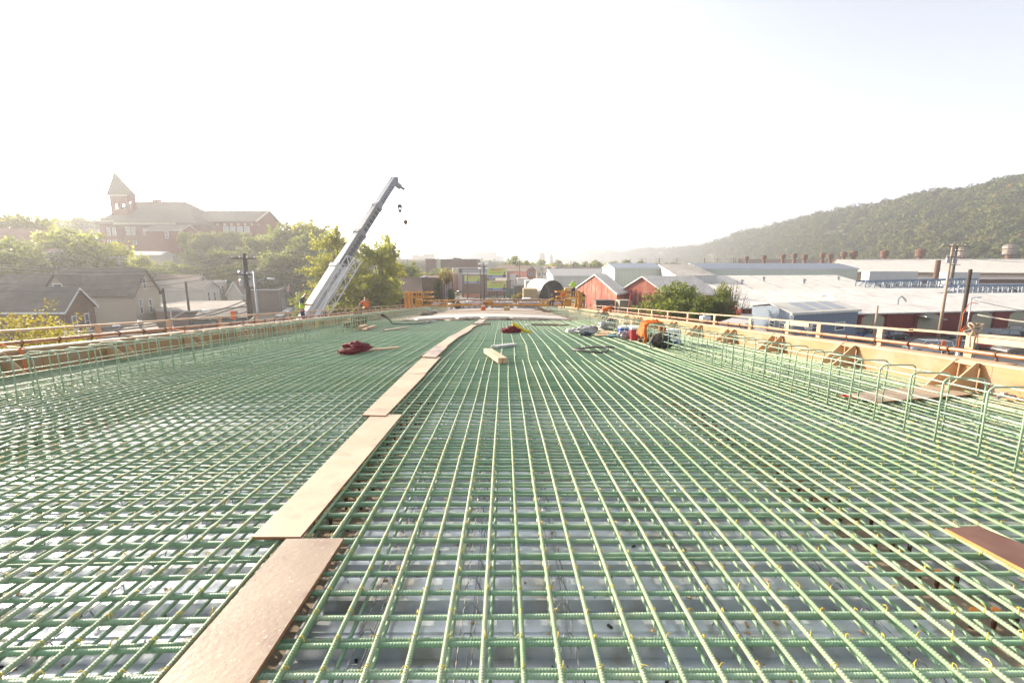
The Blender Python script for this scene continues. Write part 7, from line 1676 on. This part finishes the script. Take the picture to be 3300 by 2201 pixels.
def car(kind, paint, lab, p, ang, group=None, name=None, rack=None):
    if kind in CARS:
        t = copy_tree(CARS[kind]); tag(t, lab)
        if 'group' in t.keys(): del t['group']
        if group: t['group'] = group
        for ch in t.children:
            if ch.name.startswith(('body', 'roof_panel', 'pillar')): ch.data = ch.data.copy(); ch.data.materials[0] = paint
    else:
        outl, (a0, a1, b1, b0, zb, zt), wh, wd = KIND[kind]; h = wd / 2
        t = thing(name or {'pickup': 'pickup_truck', 'van': 'parked_van'}.get(kind, 'parked_car'), lab, {'pickup': 'pickup truck', 'van': 'van', 'suv': 'suv'}.get(kind, 'car'))
        mb = MB(); n = len(outl)
        P = [(x, -h, z) for x, z in outl] + [(x, h, z) for x, z in outl]; mb.add(P, [tuple(range(n)), tuple(range(2 * n - 1, n - 1, -1))] + [(i, i + n, (i + 1) % n + n, (i + 1) % n) for i in range(n)])
        mb.build('body', paint, t, bevel=.07)
        i_ = .16; mb = MB(); q = [(a0, zb), (a1, zt), (b1, zt), (b0, zb)]
        mb.add([(x, -h + (.04 if k in (0, 3) else i_), z) for k, (x, z) in enumerate(q)] + [(x, h - (.04 if k in (0, 3) else i_), z) for k, (x, z) in enumerate(q)], [(0, 1, 2, 3), (7, 6, 5, 4), (0, 4, 5, 1), (1, 5, 6, 2), (2, 6, 7, 3)])
        mb.build('glazing', CG, t)
        mb = MB(); mb.box(((a1 + b1) / 2, 0, zt + .015), (b1 - a1 + .08, wd - 2 * i_ + .06, .05)); mb.build('roof_panel', paint, t, bevel=.02)
        for sx in (a0, b0):
            pass
        mb = MB()
        for s in (-1, 1):
            for (xa, xb) in ((a0, a1), ((a0 + b0) / 2, (a1 + b1) / 2), (b0, b1)): mb.bar((xa, s * (h - .035), zb), (xb, s * (h - i_ + .01), zt), .07, .03, (0, 1, 0))
        mb.build('pillars', paint, t)
        for x in wh:
            for s in (-1, 1):
                mb = MB(); r_ = .34 if kind != 'pickup' else .38; mb.lathe((x, s * (h - .10), r_), [(r_ * .6, -.12), (r_, -.10), (r_, .10), (r_ * .6, .12)], 16, 'y'); w_ = mb.build('wheel', TYRE, t)
                mb = MB(); mb.lathe((x, s * (h - .10), r_), [(r_ * .58, -.125), (r_ * .3, -.10), (r_ * .3, .10), (r_ * .58, .125)], 12, 'y'); mb.build('rim', RIM, w_)
        fz = outl[-2][1] + (-.02)
        for s in (-1, 1):
            mb = MB(); mb.box((outl[-2][0] - .05, s * (h - .28), fz - .04), (.14, .4, .14)); mb.build('headlight', LAMP, t, bevel=.02)
            mb = MB(); mb.box((outl[1][0] + .03, s * (h - .2), outl[1][1] - .05), (.1, .26, .2)); mb.build('tail_light', TAIL, t)
        if group: t['group'] = group
        CARS[kind] = t
    t.location = p; t.rotation_euler = (0, 0, ang); return t
def paint(n, c, r_=.25, metal=.3): return mat('paint_' + n, c, tuple(x * .9 for x in c), 2, r_, metal, coat=.6)
PA = {k: paint(k, c) for k, c in dict(silver=(.25, .255, .26), champagne=(.20, .175, .14), blue=(.03, .05, .22), black=(.02, .02, .022), grey=(.14, .15, .16), white=(.6, .6, .6), red=(.42, .03, .04), teal=(.20, .32, .32), palb=(.30, .36, .44), dark=(.05, .055, .07)).items()}
def gp(u, v, z=.055): p = PZ(u, v, z); return (p.x, p.y, z)
G2 = None
car('suv', PA['champagne'], 'champagne suv parked at the right edge of the lot, facing left', gp(3268, 1145), R(186))
car('suv', PA['silver'], 'boxy silver suv parked along the maroon hall, left of the rope tied post', gp(3118, 1094), R(172))
car('suv', PA['dark'], 'dark suv behind the rope tied guard rail post', gp(3212, 1098), R(178))
car('pickup', PA['black'], 'black pickup farthest right beside the maroon hall', gp(3285, 1088), R(180))
car('sedan', PA['grey'], 'grey sedan behind the orange sign in the parking lot', gp(3085, 1133), R(200))
car('sedan', PA['red'], 'red sedan roof showing between the grey sedan and the champagne suv', gp(3150, 1124), R(190))
car('van', PA['white'], 'white van roof just above the pipe left of the orange sign', gp(2985, 1140), R(170))
car('suv', PA['blue'], 'dark blue suv parked between the blue shed and the short pole', gp(2762, 1092), R(215))
car('sedan', PA['grey'], 'grey sedan with a dark hood left of the dark blue suv', gp(2706, 1093), R(160))
car('sedan', PA['palb'], 'pale blue sedan just right of the short pole', gp(2830, 1096), R(205))
car('sedan', PA['dark'], 'dark sedan at the right end of the row by the maroon hall', gp(2876, 1094), R(20))
car('suv', PA['palb'], 'pale blue suv below the right brick hall behind the guard rail', gp(2028, 1012, 0), R(240))
car('sedan', PA['dark'], 'dark blue sedan beside the pale blue suv below the brick hall', gp(2052, 1010, 0), R(100))
car('van', PA['palb'], 'silver blue van parked beyond the brown corner store', (XY(940, 126), 126, GZ(XY(940, 126), 126)), R(-20))
car('sedan', PA['teal'], 'pale green sedan parked in the left street, the farther one', (XY(932, 101), 101, .1), R(75))
car('sedan', PA['grey'], 'grey sedan with a pale windscreen, the nearer one in the left street', (XY(911, 92), 92, .1), R(75))
car('pickup', PA['white'], 'white pickup facing the camera under the left billboard', (XY(1516, 186), 186, .1), R(-95))
car('pickup', PA['grey'], 'dark pickup parked left of the white one under the left billboard', (XY(1493, 188), 188, .1), R(-70))
car('pickup', PA['red'], 'red pickup left of the grey portable toilet', (XY(1676, 112), 112, .05), R(80))
t = car('pickup', PA['white'], 'white work truck with a pipe rack seen from behind, left of the red pickup', (XY(1640, 106), 106, .05), R(88))
mb = MB()
for y in (-.85, .85):
    for x in (-2.6, -.9): mb.bar((x, y, 1.1), (x, y, 2.35), .07, .07)
    mb.bar((-2.7, y, 2.35), (-.7, y, 2.35), .07, .07)
for x in (-2.6, -1.8, -.9): mb.bar((x, -.9, 2.35), (x, .9, 2.35), .06, .06)
o = mb.build('pipe_rack', M['white']); o.parent = t
car('suv', PA['white'], 'white suv with its side to the camera in front of the arched shelter', (XY(1777, 112), 112, .05), R(190))
car('suv', PA['grey'], 'grey car roof beside the long low metal shed, left one', (XY(1838, 165), 165, .1), R(0)); car('van', PA['palb'], 'pale blue vehicle roof beside the long low metal shed, right one', (XY(1862, 166), 166, .1), R(0))
car('sedan', PA['white'], 'white car parked under the grey store sign', (XY(1483, 163), 163, .1), R(30))
car('van', PA['white'], 'white van coming down the far main street', (XY(1343, 250), 250, .1), R(-70))
car('sedan', PA['red'], 'red car in the far main street', (XY(1350, 330), 330, .1), R(-70))
# containers, toilet, trailers
def container(name, lab, u0, u1, v0, Y, dep, hgt, m, z0=0.0, ang=0.0):
    x0, x1 = XY(u0, Y), XY(u1, Y); t = thing(name, lab, name.split('_')[-1], ((x0 + x1) / 2, Y, z0)); zt = hgt or PY((u0 + u1) / 2, v0, Y).z
    mb = MB(); mb.b2(x0, x1, Y, Y + dep, z0 + .12, zt); mb.build('shell', m, t)
    mb = MB()
    for x in (x0, x1): mb.b2(x - .06, x + .06, Y - .06, Y + .06, z0, zt + .04)
    mb.b2(x0 - .05, x1 + .05, Y - .07, Y + .05, zt - .1, zt + .05); mb.b2(x0 - .05, x1 + .05, Y - .07, Y + .05, z0 + .05, z0 + .25); mb.build('corner_frame', m, t)
    mb = MB(); w_ = (x1 - x0) / 2
    for k in (0, 1):
        mb.b2(x0 + .08 + k * w_, x0 + w_ * (k + 1) - .08, Y - .05, Y - .01, z0 + .3, zt - .15); mb.bar((x0 + w_ * (k + .5), Y - .07, z0 + .35), (x0 + w_ * (k + .5), Y - .07, zt - .2), .05, .05)
    mb.build('door', m, t); return t
TANM = lines('tan_container', (.48, .36, .17), (.36, .27, .13), .3, 'h', .3, .6); DKC = lines('dark_container', (.07, .06, .05), (.045, .04, .035), .3, 'h', .3, .7); WHC = lines('white_trailer', (.62, .60, .56), (.5, .48, .45), .5, 'h', .08, .5)
container('tan_container', 'tan shipping container left of the arched shelter', 1688, 1733, 932, 118, 7, None, TANM)
container('dark_container', 'dark container half open behind the portable toilet', 1657, 1688, 922, 132, 7, None, DKC)
container('box_trailer', 'white box trailer above the dark container', 1667, 1703, 897, 165, 9, None, WHC, z0=1)
container('upright_container', 'tall cream container right of the upper billboard', 1643, 1662, 884, 178, 4, None, WHC)
container('white_trailer', 'white trailer peeping left of the arched shelter', 1694, 1735, 905, 150, 9, None, WHC)
container('steel_dumpster', 'long brown steel dumpster in front of the left brick hall', 1926, 1985, 969, 78, 3, None, mat('dumpster_brown', (.11, .07, .055), (.08, .055, .045), 1, .7))
container('beige_trailer', 'beige utility trailer between the two brick halls', 2003, 2042, 969, 76, 3, None, mat('trailer_beige', (.32, .27, .20), (.25, .21, .15), 1, .7))
p = Vector((XY(1698, 98), 98, 0)); t = thing('portable_toilet', 'grey portable toilet with a white roof right of the red pickup', 'portable toilet', tuple(p))
mb = MB(); mb.box((p.x, p.y, p.z + 1.75), (1.75, 1.6, 3.5)); mb.build('cabin', mat('toilet_grey', (.15, .17, .19), (.12, .14, .16), 1, .6), t, bevel=.04)
mb = MB(); mb.prism([(-.95, 0), (.95, 0), (.8, .28), (-.8, .28)], -.9, .9, Matrix.Translation((p.x, p.y, 3.5))); mb.build('roof', M['whitep'], t)
mb = MB(); mb.box((p.x, p.y - .82, 1.6), (1.0, .05, 2.9)); mb.build('door', mat('toilet_door', (.12, .14, .16), (.1, .12, .13), 1, .6), t)
# ================================================================ billboards
BG = mat('billboard_green', (.52, .62, .10), (.48, .58, .10), 1, .6); BB = mat('billboard_blue', (.10, .12, .42), (.09, .10, .36), 1, .6); BRD = mat('billboard_red', (.62, .10, .12), (.55, .08, .10), 1, .6); BGN = mat('billboard_dark_green', (.05, .22, .04), (.05, .2, .04), 1, .6)
def billboard(lab, u0, u1, v0, v1, Y, posts, web='ShapleyLaw.com'):
    x0, x1 = XY(u0, Y), XY(u1, Y); z1, z0 = PY((u0 + u1) / 2, v0, Y).z, PY((u0 + u1) / 2, v1, Y).z; w_, h = x1 - x0, z1 - z0; cx = (x0 + x1) / 2
    t = thing('billboard', lab, 'billboard', (cx, Y, 0), 0, None)
    mb = MB(); mb.b2(x0, x1, Y, Y + .25, z0, z1); s = mb.build('panel', BG, t)
    mb = MB()
    for a in ((x0 - .06, x1 + .06, z1, z1 + .1), (x0 - .06, x1 + .06, z0 - .25, z0)): mb.b2(a[0], a[1], Y - .06, Y + .3, a[2], a[3])
    mb.b2(x0 - .1, x0, Y - .06, Y + .3, z0, z1); mb.b2(x1, x1 + .1, Y - .06, Y + .3, z0, z1); mb.build('frame', M['steel'], t)
    mb = MB(); mb.b2(x0, x1, Y - .03, Y - .005, z0, z0 + h * .2); mb.build('blue_strip', BB, s)
    O = Vector(t.location)
    def tx(st, fx, fz, hh, wd, m): text_part('lettering', st, hh, m, s, Matrix.Translation(Vector((x0 + w_ * fx, Y - .04, z0 + h * fz)) - O) @ Matrix.Rotation(math.pi / 2, 4, 'X'), .01, wd, hh * .02)
    tx('BANKRUPTCY', .52, .80, h * .30, w_ * .66, BRD); tx('David Shapley & Associates', .42, .50, h * .12, w_ * .62, BGN); tx(web, .55, .10, h * .15, w_ * .52, M['whitep'])
    mb = MB(); px = x1 - w_ * .10
    mb.add([(px + a * w_, Y - .035, z0 + b_ * h) for a, b_ in ((-.09, .0), (.09, .0), (.085, .22), (.04, .30), (-.03, .30), (-.08, .2))], [tuple(range(6))]); mb.build('portrait_suit', M['navy'], s, fix=False)
    mb = MB(); mb.add([(px + .01 * w_ + .04 * w_ * math.cos(a), Y - .037, z0 + h * .43 + h * .13 * math.sin(a)) for a in np.linspace(0, 6.283, 14, endpoint=False)], [tuple(range(14))]); mb.build('portrait_head', M['skin'], s, fix=False)
    mb = MB(); mb.add([(px + .01 * w_ + .045 * w_ * math.cos(a), Y - .039, z0 + h * .48 + h * .12 * math.sin(a)) for a in np.linspace(-.2, 3.34, 10)], [tuple(range(10))]); mb.build('portrait_hair', M['dark'], s, fix=False)
    for f in posts:
        mb = MB(); mb.bar((x0 + w_ * f, Y + .35, -.5), (x0 + w_ * f, Y + .35, z1 - .3), .35, .35, (0, 1, 0)); mb.build('post', M['poled'], t)
    return t
billboard('upper yellow green bankruptcy billboard above an identical one right of the light pole', 1570, 1631, 865, 893, 140.6, ())
billboard('lower yellow green bankruptcy billboard standing on dark posts', 1570, 1631, 906, 935, 140, (.1, .52, .9), 'ShapleyLaw.co')
billboard('yellow green bankruptcy billboard mounted on the dark brick tavern', 1496, 1545, 888, 912, 151.6, ())
# ================================================================ poles, lamps, wires
def upole(name, lab, u, vt, Y, r_, m, z0=None, arms=(), cans=0, lamp=None, cat='utility pole', group=None):
    x = XY(u, Y); z0 = GZ(x, Y) if z0 is None else z0; zt = PY(u, vt, Y).z; d = ray(u, vt); x = d.x * Y / d.y
    t = thing(name, lab, cat, (x, Y, z0), 0, group)
    mb = MB(); mb.tube([(x, Y, z0 - .5), (x, Y, zt)], [r_ * 1.2, r_ * .8], 10); mb.build('shaft', m, t, smooth=True)
    for (dz, L_) in arms:
        q = MB(); q.box((x, Y - r_, zt - dz), (L_, .12, .14)); a_ = q.build('crossarm', m, t)
        q = MB()
        for k in range(4): q.lathe((x - L_ * .45 + k * L_ * .3, Y - r_, zt - dz + .06), [(.05, 0), (.09, .08), (.05, .2)], 8)
        q.build('insulators', M['whitep'] if r_ > .2 else M['steel'], a_)
    for k in range(cans):
        q = MB(); q.lathe((x + (-.5 if k % 2 else .5), Y - .1, zt - 2.6 - (k // 2) * .9), [(.15, 0), (.24, .05), (.24, .7), (.15, .8)], 12); q.build('transformer', M['steel'], t)
    if lamp:
        dx, dz = lamp; q = MB(); q.tube([(x, Y, zt - dz), (x + dx * .4, Y, zt - dz + abs(dx) * .22), (x + dx, Y, zt - dz + abs(dx) * .28)], .06, 6); q.build('lamp_arm', M['steel'], t)
        q = MB(); q.blob((x + dx * 1.1, Y, zt - dz + abs(dx) * .27), (.45, .16, .12), 10, 6, 0, 0); q.build('lamp_head', M['whitep'], t, smooth=True)
    return t
upole('utility_pole', 'thick dark wooden pole with crossarms and cans left of the corner store', 787, 818, 50, .28, M['poled'], arms=((.5, 2.6), (2.2, 1.6)), cans=4)
upole('street_lamp', 'grey pole with a curved lamp arm just right of the thick dark pole', 818, 875, 53, .13, M['steel'], lamp=(1.7, 1.3), cat='street lamp')
upole('utility_pole', 'thin pale pole with a small crossarm behind the corner store', 882, 848, 122, .22, M['steel'], arms=((.3, 1.6),), lamp=(.9, 3.9))
upole('utility_pole', 'bare short pole left of the thin pale pole behind the store', 872, 864, 126, .2, M['steel'])
upole('utility_pole', 'pale hillside pole with a crossarm below the school tower', 380, 826, 96, .28, M['steel'], arms=((.3, 3.2),))
upole('utility_pole', 'dark brown pole between the beige house and the curved lamp', 524, 930, 44, .14, M['poled'])
upole('utility_pole', 'brown pole rising behind the bright garage roof', 598, 908, 58, .15, M['poled'])
upole('street_lamp', 'long low curved lamp arm over the bright garage roof', 548, 990, 46, .07, M['steel'], lamp=(3.2, 1.2), cat='street lamp')
for u, v, Y in ((180, 688, 150), (262, 703, 140), (87, 700, 130)): upole('utility_pole', 'hazy pole with a crossarm on the hillside ' + {180: 'above the cream house', 262: 'near the bell tower', 87: 'in front of the skyline tree'}[u], u, v, Y, .2, M['pole'], arms=((.8, 3), (2.6, 2.4)))
tp = upole('utility_pole', 'tall tan pole with crossarms and transformers beside the maroon hall', 3072, 786, 62, .17, M['pole'], z0=0, arms=((.3, 3.4), (1.8, 1.6)), cans=2)
t = upole('utility_pole', 'black leaning looking pole wrapped in orange cable in front of the parking lot', 3128, 868, 40, .17, M['poled'], z0=0)
x, Y = t.location.x, 40; mb = MB()
for k in range(5):
    o_ = -.16 + k * .05; mb.tube([(x - .2 + k * .03, Y - .22, 1.4), (x - .2 + k * .03, Y - .22, 4.4 + k * .2), (x + .1, Y - .25, 5.2 + k * .1), (x + .7 + .1 * k, Y - .1, 5.45 + .03 * k)], .022, 5)
mb.tube([(x - .18, Y - .2, 4.5), (x - .22, Y - .22, 6.6), (x + .1, Y - .2, 7.4), (x + .7, Y, 7.6), (x + 1.2, Y, 7.5)], .03, 5); mb.build('orange_cable', M['orange'], t, smooth=True)
mb = MB(); mb.lathe((x - .15, Y - .25, -.2), [(.13, 0), (.13, 3.6)], 10); mb.build('cable_guard', M['whitep'], t)
upole('utility_pole', 'short bare tan pole between the dark blue and pale blue cars', 2829, 985, 56, .13, M['pole'], z0=0)
upole('utility_pole', 'distant dark pole with several crossarms behind the tall tan pole', 3084, 795, 108, .3, M['poled'], z0=0, arms=((1, 3), (2.6, 3), (4.2, 2.4)))
upole('parking_lamp', 'slim grey parking lot lamp against the maroon hall', 3132, 960, 64, .09, M['steel'], z0=0, lamp=(.9, .15), cat='street lamp')
for k, (u, v, Y) in enumerate(((1312, 826, 210), (1331, 848, 260), (1356, 852, 300), (1441, 862, 165), (1407, 838, 230), (1674, 846, 170), (1629, 843, 230), (1745, 845, 240), (1840, 842, 260), (1506, 880, 145), (1548, 870, 132), (1644, 900, 128))):
    upole('utility_pole', 'thin distant pole ' + ('left of the far main street', 'in the far main street, near end', 'in the far main street, far end', 'before the small bushy trees', 'left of the dark brick block', 'right of the cream container', 'right of the brick block skyline', 'behind the cream gabled house', 'above the long ribbed shed', 'in front of the tavern billboard', 'just left of the four lamp pole', 'right of the lower billboard')[k], u, v, Y, .16, M['poled'], z0=0, arms=((.4, 2.0),) if k not in (9, 10) else ())
for k, u in enumerate((2069, 2125, 2182, 2271, 2312, 2365, 2371, 2383)):
    upole('utility_pole', 'far line pole with crossarms above the solar roofed halls, ' + ('first', 'second', 'third', 'fourth', 'fifth', 'sixth', 'seventh', 'eighth')[k] + ' from the left', u, 832, 250, .22, M['rust'], z0=0, arms=((.6, 5), (1.8, 5), (3, 4)), group='far line poles')
# four lamp mast
t = upole('flood_light_mast', 'tall dark mast with four saucer lamps beside the upper billboard', 1559, 848, 112, .2, M['poled'], z0=0, cat='light mast')
x, Y = t.location.x, 112; zt = PY(1559, 848, 112).z
mb = MB(); mb.bar((x - .9, Y, zt - .85), (x + .9, Y, zt - .85), .12, .12); mb.build('bracket', M['poled'], t)
for sx in (-1, 1):
    for dz in (-.25, -1.35):
        mb = MB(); c = (x + sx * .8, Y - .3, zt + dz); mb.lathe(c, [(.12, .25), (.45, .16), (.52, -.02), (.46, -.10)], 16); l_ = mb.build('saucer_lamp', M['whitep'], t, smooth=True)
        mb = MB(); mb.bar((x, Y, zt - .85), (c[0], c[1], c[2]), .07, .07); mb.build('lamp_stay', M['poled'], l_)
def wire(name, lab, a, b, sag, r_=.02, m=None, group=None):
    A, B = Vector(a), Vector(b); mb = MB(); mb.tube([A.lerp(B, k / 16) - Vector((0, 0, sag * 4 * (k / 16) * (1 - k / 16))) for k in range(17)], r_, 4); return tag(mb.build(name, m or M['cable']), lab, 'overhead wire', group)
tz = PY(3072, 786, 62); 
for k, (dx, dz, v) in enumerate(((-1.4, -.2, 838), (-.5, -.2, 832), (.5, -.2, 826), (1.4, -.2, 815), (.2, -1.7, 846))):
    wire('overhead_wire', 'wire running right from the tall tan pole', (tz.x + dx, 62, tz.z + dz), tuple(PY(3420, v, 70)), .3, .02, M['cable'], 'wires from the tall tan pole')
a = PY(3131, 968, 39.9); wire('overhead_wire', 'thin cable running right from the orange wrapped pole, the upper one', tuple(PY(3140, 968, 40)), tuple(PY(3420, 1020, 36)), .1, .02)
wire('cable_bundle', 'thick grey cable bundle running right from the orange wrapped pole', tuple(PY(3150, 1015, 40)), tuple(PY(3440, 1052, 34)), .1, .06, M['cablel'])
pk = PY(790, 822, 50)
for k, (v, Y) in enumerate(((838, 40), (846, 40), (856, 41), (905, 38), (930, 38))):
    wire('overhead_wire', 'wire running left from the thick dark pole over the house roofs', (pk.x - .6 + .3 * k, 50, pk.z - .4 * k), tuple(PY(-150, v, Y)), 1.0, .022, M['cablel'] if k < 3 else M['cable'], 'wires over the left house roofs')
for k, (v0, v1) in enumerate(((962, 1030), (975, 1044), (1000, 1058))):
    A_, B_ = PY(803 + k * 3, v0, 50), PY(560 - k * 30, v1, 30); wire('cable_bundle', 'dark sagging cable bundle from the foot of the thick pole', tuple(A_), tuple(PY(300 - k * 80, v1 + 30, 26)), .6, .05, M['cable'], 'sagging cables by the left rail')
for k in range(4):
    wire('overhead_wire', 'pale loose wire looping behind the left guard rail', tuple(PY(640 + k * 6, 1000 + k * 3, 44)), tuple(PY(820, 1020 + 5 * k, 40)), 1.2, .02, M['cablel'], 'pale loose wires behind the left rail')
wire('overhead_wire', 'wire between the hillside poles below the school', tuple(PY(380, 828, 96)), tuple(PY(60, 812, 90)), .8, .03, M['cablel'])
# signs
SG = mat('sign_orange', (.85, .16, .03), (.8, .14, .03), 1, .5)
p = PY(753, 1028, 26); t = thing('work_zone_sign', 'orange temporary traffic sign behind the left guard rail', 'traffic sign', (p.x, p.y, 0))
mb = MB(); mb.box((p.x, p.y, p.z + .22), (.27, .03, .46)); mb.build('sign_face', SG, t); mb = MB(); mb.box((p.x + .12, p.y + .03, p.z + .24), (.24, .02, .44)); mb.build('back_plate', M['steel'], t); mb = MB(); mb.bar((p.x, p.y + .05, 0), (p.x, p.y + .05, p.z + .1), .06, .06, (0, 1, 0)); mb.build('stand', M['steel'], t)
p = PY(3037, 1133, 42); t = thing('work_zone_sign', 'tilted orange traffic sign in the parking lot left of the orange wrapped pole', 'traffic sign', (p.x, p.y, 0))
mb = MB(); mb.box((p.x, p.y, p.z + .75), (.42, .03, .6), ry=.12); mb.box((p.x + .02, p.y, p.z + .25), (.36, .03, .34), ry=.12); mb.build('sign_face', SG, t); mb = MB(); mb.bar((p.x, p.y + .05, 0), (p.x, p.y + .05, p.z + .5), .06, .06, (0, 1, 0)); mb.build('stand', M['steel'], t)
# flag
p = PY(918, 925, 108); t = thing('national_flag', 'striped flag drooping from a wall staff at the corner store', 'flag', tuple(p))
mb = MB(); mb.tube([(p.x - 1.0, p.y, p.z - .3), (p.x + .5, p.y, p.z + .8)], .03, 5); mb.build('staff', M['steel'], t)
rw = lines('flag_stripes', (.7, .68, .66), (.5, .04, .05), .22, 'z', .5, .8, bump=0); mb = MB(); P = []
for i in range(9):
    for j in range(5): P.append((p.x + .4 + .16 * j + .10 * math.sin(i * .8), p.y + .1 * math.sin(i + j), p.z + .7 - i * .2 - j * .06))
mb.add(P, [(i * 5 + j, i * 5 + j + 1, i * 5 + j + 6, i * 5 + j + 5) for i in range(8) for j in range(4)]); c_ = mb.build('cloth', rw, t, fix=False); mb = MB(); mb.add([(p.x + .38, p.y - .12, p.z + .75), (p.x + .75, p.y - .12, p.z + .6), (p.x + .85, p.y - .14, p.z + .1), (p.x + .45, p.y - .14, p.z + .2)], [(0, 1, 2, 3)]); mb.build('canton', M['navy'], c_, fix=False)
# orange mesh fence and small yard things
x0, x1 = XY(1494, 148), XY(1548, 148); t = thing('orange_mesh_fence', 'orange plastic mesh fence across the road below the tavern', 'mesh fence', ((x0 + x1) / 2, 148, 0))
mb = MB(); mb.b2(x0, x1, 148, 148.05, .35, 1.35); mb.build('mesh', mat('mesh_orange', (.75, .22, .10), (.55, .25, .15), 4, .7), t)
for k in range(6): mb = MB(); mb.bar((x0 + (x1 - x0) * k / 5, 147.9, 0), (x0 + (x1 - x0) * k / 5, 147.9, 1.5), .08, .08, (0, 1, 0)); mb.build('stake', M['steel'], t)
mb = MB(); mb.b2(XY(1570, 160), XY(1640, 160), 160, 160.3, 0, 5.2); tag(mb.build('corrugated_fence', lines('rust_sheet', (.26, .10, .075), (.18, .07, .055), .5, 'h', .3, .8)), 'rust red corrugated fence behind the billboards', 'fence')
mb = MB(); mb.b2(XY(1632, 150), XY(1662, 150), 150, 150.2, 0, 3.0); tag(mb.build('green_fence', mat('green_fence', (.05, .14, .10), (.04, .11, .08), 1, .8)), 'dark green fence panel right of the lower billboard', 'fence')
rn = random.Random(12)
for k in range(7):
    u = 1575 + k * 11; p = (XY(u, 132), 132 + rn.uniform(-3, 3), 0); mb = MB(); mb.blob((p[0], p[1], .5), (.8, .6, .7), 10, 7, k, .2); tag(mb.build('rubble_heap', M['concrete'], smooth=True), 'small pale rubble heap under the lower billboard', 'rubble', 'rubble heaps under the billboard')
t = thing('scrap_trailer', 'low scrap trailer with a wheel and pipes between the brick halls', 'trailer', (XY(1990, 72), 72, 0)); mb = MB(); mb.b2(XY(1975, 72), XY(2010, 72), 71, 73.5, .7, 1.2)
for k in range(7): mb.bar((XY(1976 + k * 5, 72), 71, 1.2), (XY(1980 + k * 5, 72), 73, rn.uniform(1.5, 2.4)), .12, .12)
mb.build('load', M['lumberg'], t); mb = MB(); mb.lathe((XY(2022, 72), 70.9, .6), [(.3, -.12), (.55, -.1), (.55, .1), (.3, .12)], 14, 'y'); mb.build('wheel', M['black'], t)
A_, B_ = PY(2023, 1012, 44), PY(2034, 944, 44); mb = MB(); mb.tube([A_ - Vector((0, 0, 6)), A_, B_], .06, 6); tag(mb.build('leaning_red_pole', M['redp']), 'thin red pole leaning in front of the brick halls', 'pole')
for (u, v, Y, lab) in ((2606, 1050, 40, 'white satellite dish left of the third guard rail post'), (2540, 1052, 42, 'small white satellite dish behind the guard rail')):
    p = PY(u, v, Y); t = thing('satellite_dish', lab, 'satellite dish', (p.x, p.y, 0)); mb = MB(); mb.blob((p.x, p.y, p.z), (.38, .10, .42), 14, 8, 0, 0); mb.build('dish', M['whitep'], t, smooth=True); mb = MB(); mb.tube([(p.x, p.y, 0), (p.x, p.y, p.z - .2), (p.x + .3, p.y - .35, p.z)], .03, 6); mb.build('mount', M['steel'], t)
p = PY(2272, 1028, 40); t = thing('rooftop_unit', 'small white rooftop air unit behind the right guard rail', 'air unit', (p.x, p.y, p.z - .6)); mb = MB(); mb.box(p, (.75, .6, .5)); mb.build('casing', M['whitep'], t, bevel=.02); mb = MB(); mb.lathe((p.x + .1, p.y, p.z + .26), [(.3, 0), (.3, .1)], 12); mb.build('fan_guard', M['steel'], t)
slabhouse('low_ribbed_shed', 'low pale ribbed roof just below the right guard rail', [(2318, 1038, 44), (2400, 1045, 42), (2430, 1034, 46), (2360, 1024, 52)], 0, MRd, BLU, cat='shed')
slabhouse('dark_pitched_annex', 'dark blue pitched roof left of the blue shed', [(2370, 1030, 52), (2425, 1032, 50), (2425, 1012, 56), (2390, 1012, 57)], 0, mat('blue_roof', (.12, .14, .18), (.1, .12, .15), 1, .6), BLU, cat='shed')
mb = MB(); rn = random.Random(5)
for k in range(60):
    x = 30 + k * .42; mb.blob((x, 67.6 + rn.uniform(-.1, .1) + (x - 30) * .13, .3 + (k % 2) * .3), (.28, .2, .2), 6, 4, k, .15)
tag(mb.build('stone_footing', M['concrete'], smooth=True), 'rough stone footing along the maroon hall', 'stone wall')
for k, u in enumerate((2735, 2790, 2850)):
    mb = MB(); p = PY(u, 1105, 46); mb.bar((p.x, p.y, 0), (p.x, p.y, 2.3), .07, .07, (0, 1, 0)); mb.bar((p.x, p.y, 2.2), (p.x + 2.6, p.y - .4, 2.2), .05, .05); tag(mb.build('fence_post', M['steel']), 'thin steel fence post before the parking lot', 'fence post', 'steel fence posts by the parking lot')
# ================================================================ haze
mb = MB(); mb.b2(-2600, 2600, -300, 2950, -3, 150)
hz = mb.build('haze', None); hz['kind'] = 'stuff'
hmat = bpy.data.materials.new('haze_air'); hmat.use_nodes = True; t_ = hmat.node_tree
t_.nodes.remove(t_.nodes['Principled BSDF']); pv = t_.nodes.new('ShaderNodeVolumePrincipled')
pv.inputs['Color'].default_value = (.93, .95, 1, 1); pv.inputs['Density'].default_value = .00066; pv.inputs['Anisotropy'].default_value = .5
t_.links.new(pv.outputs[0], t_.nodes['Material Output'].inputs['Volume']); hz.data.materials.append(hmat)
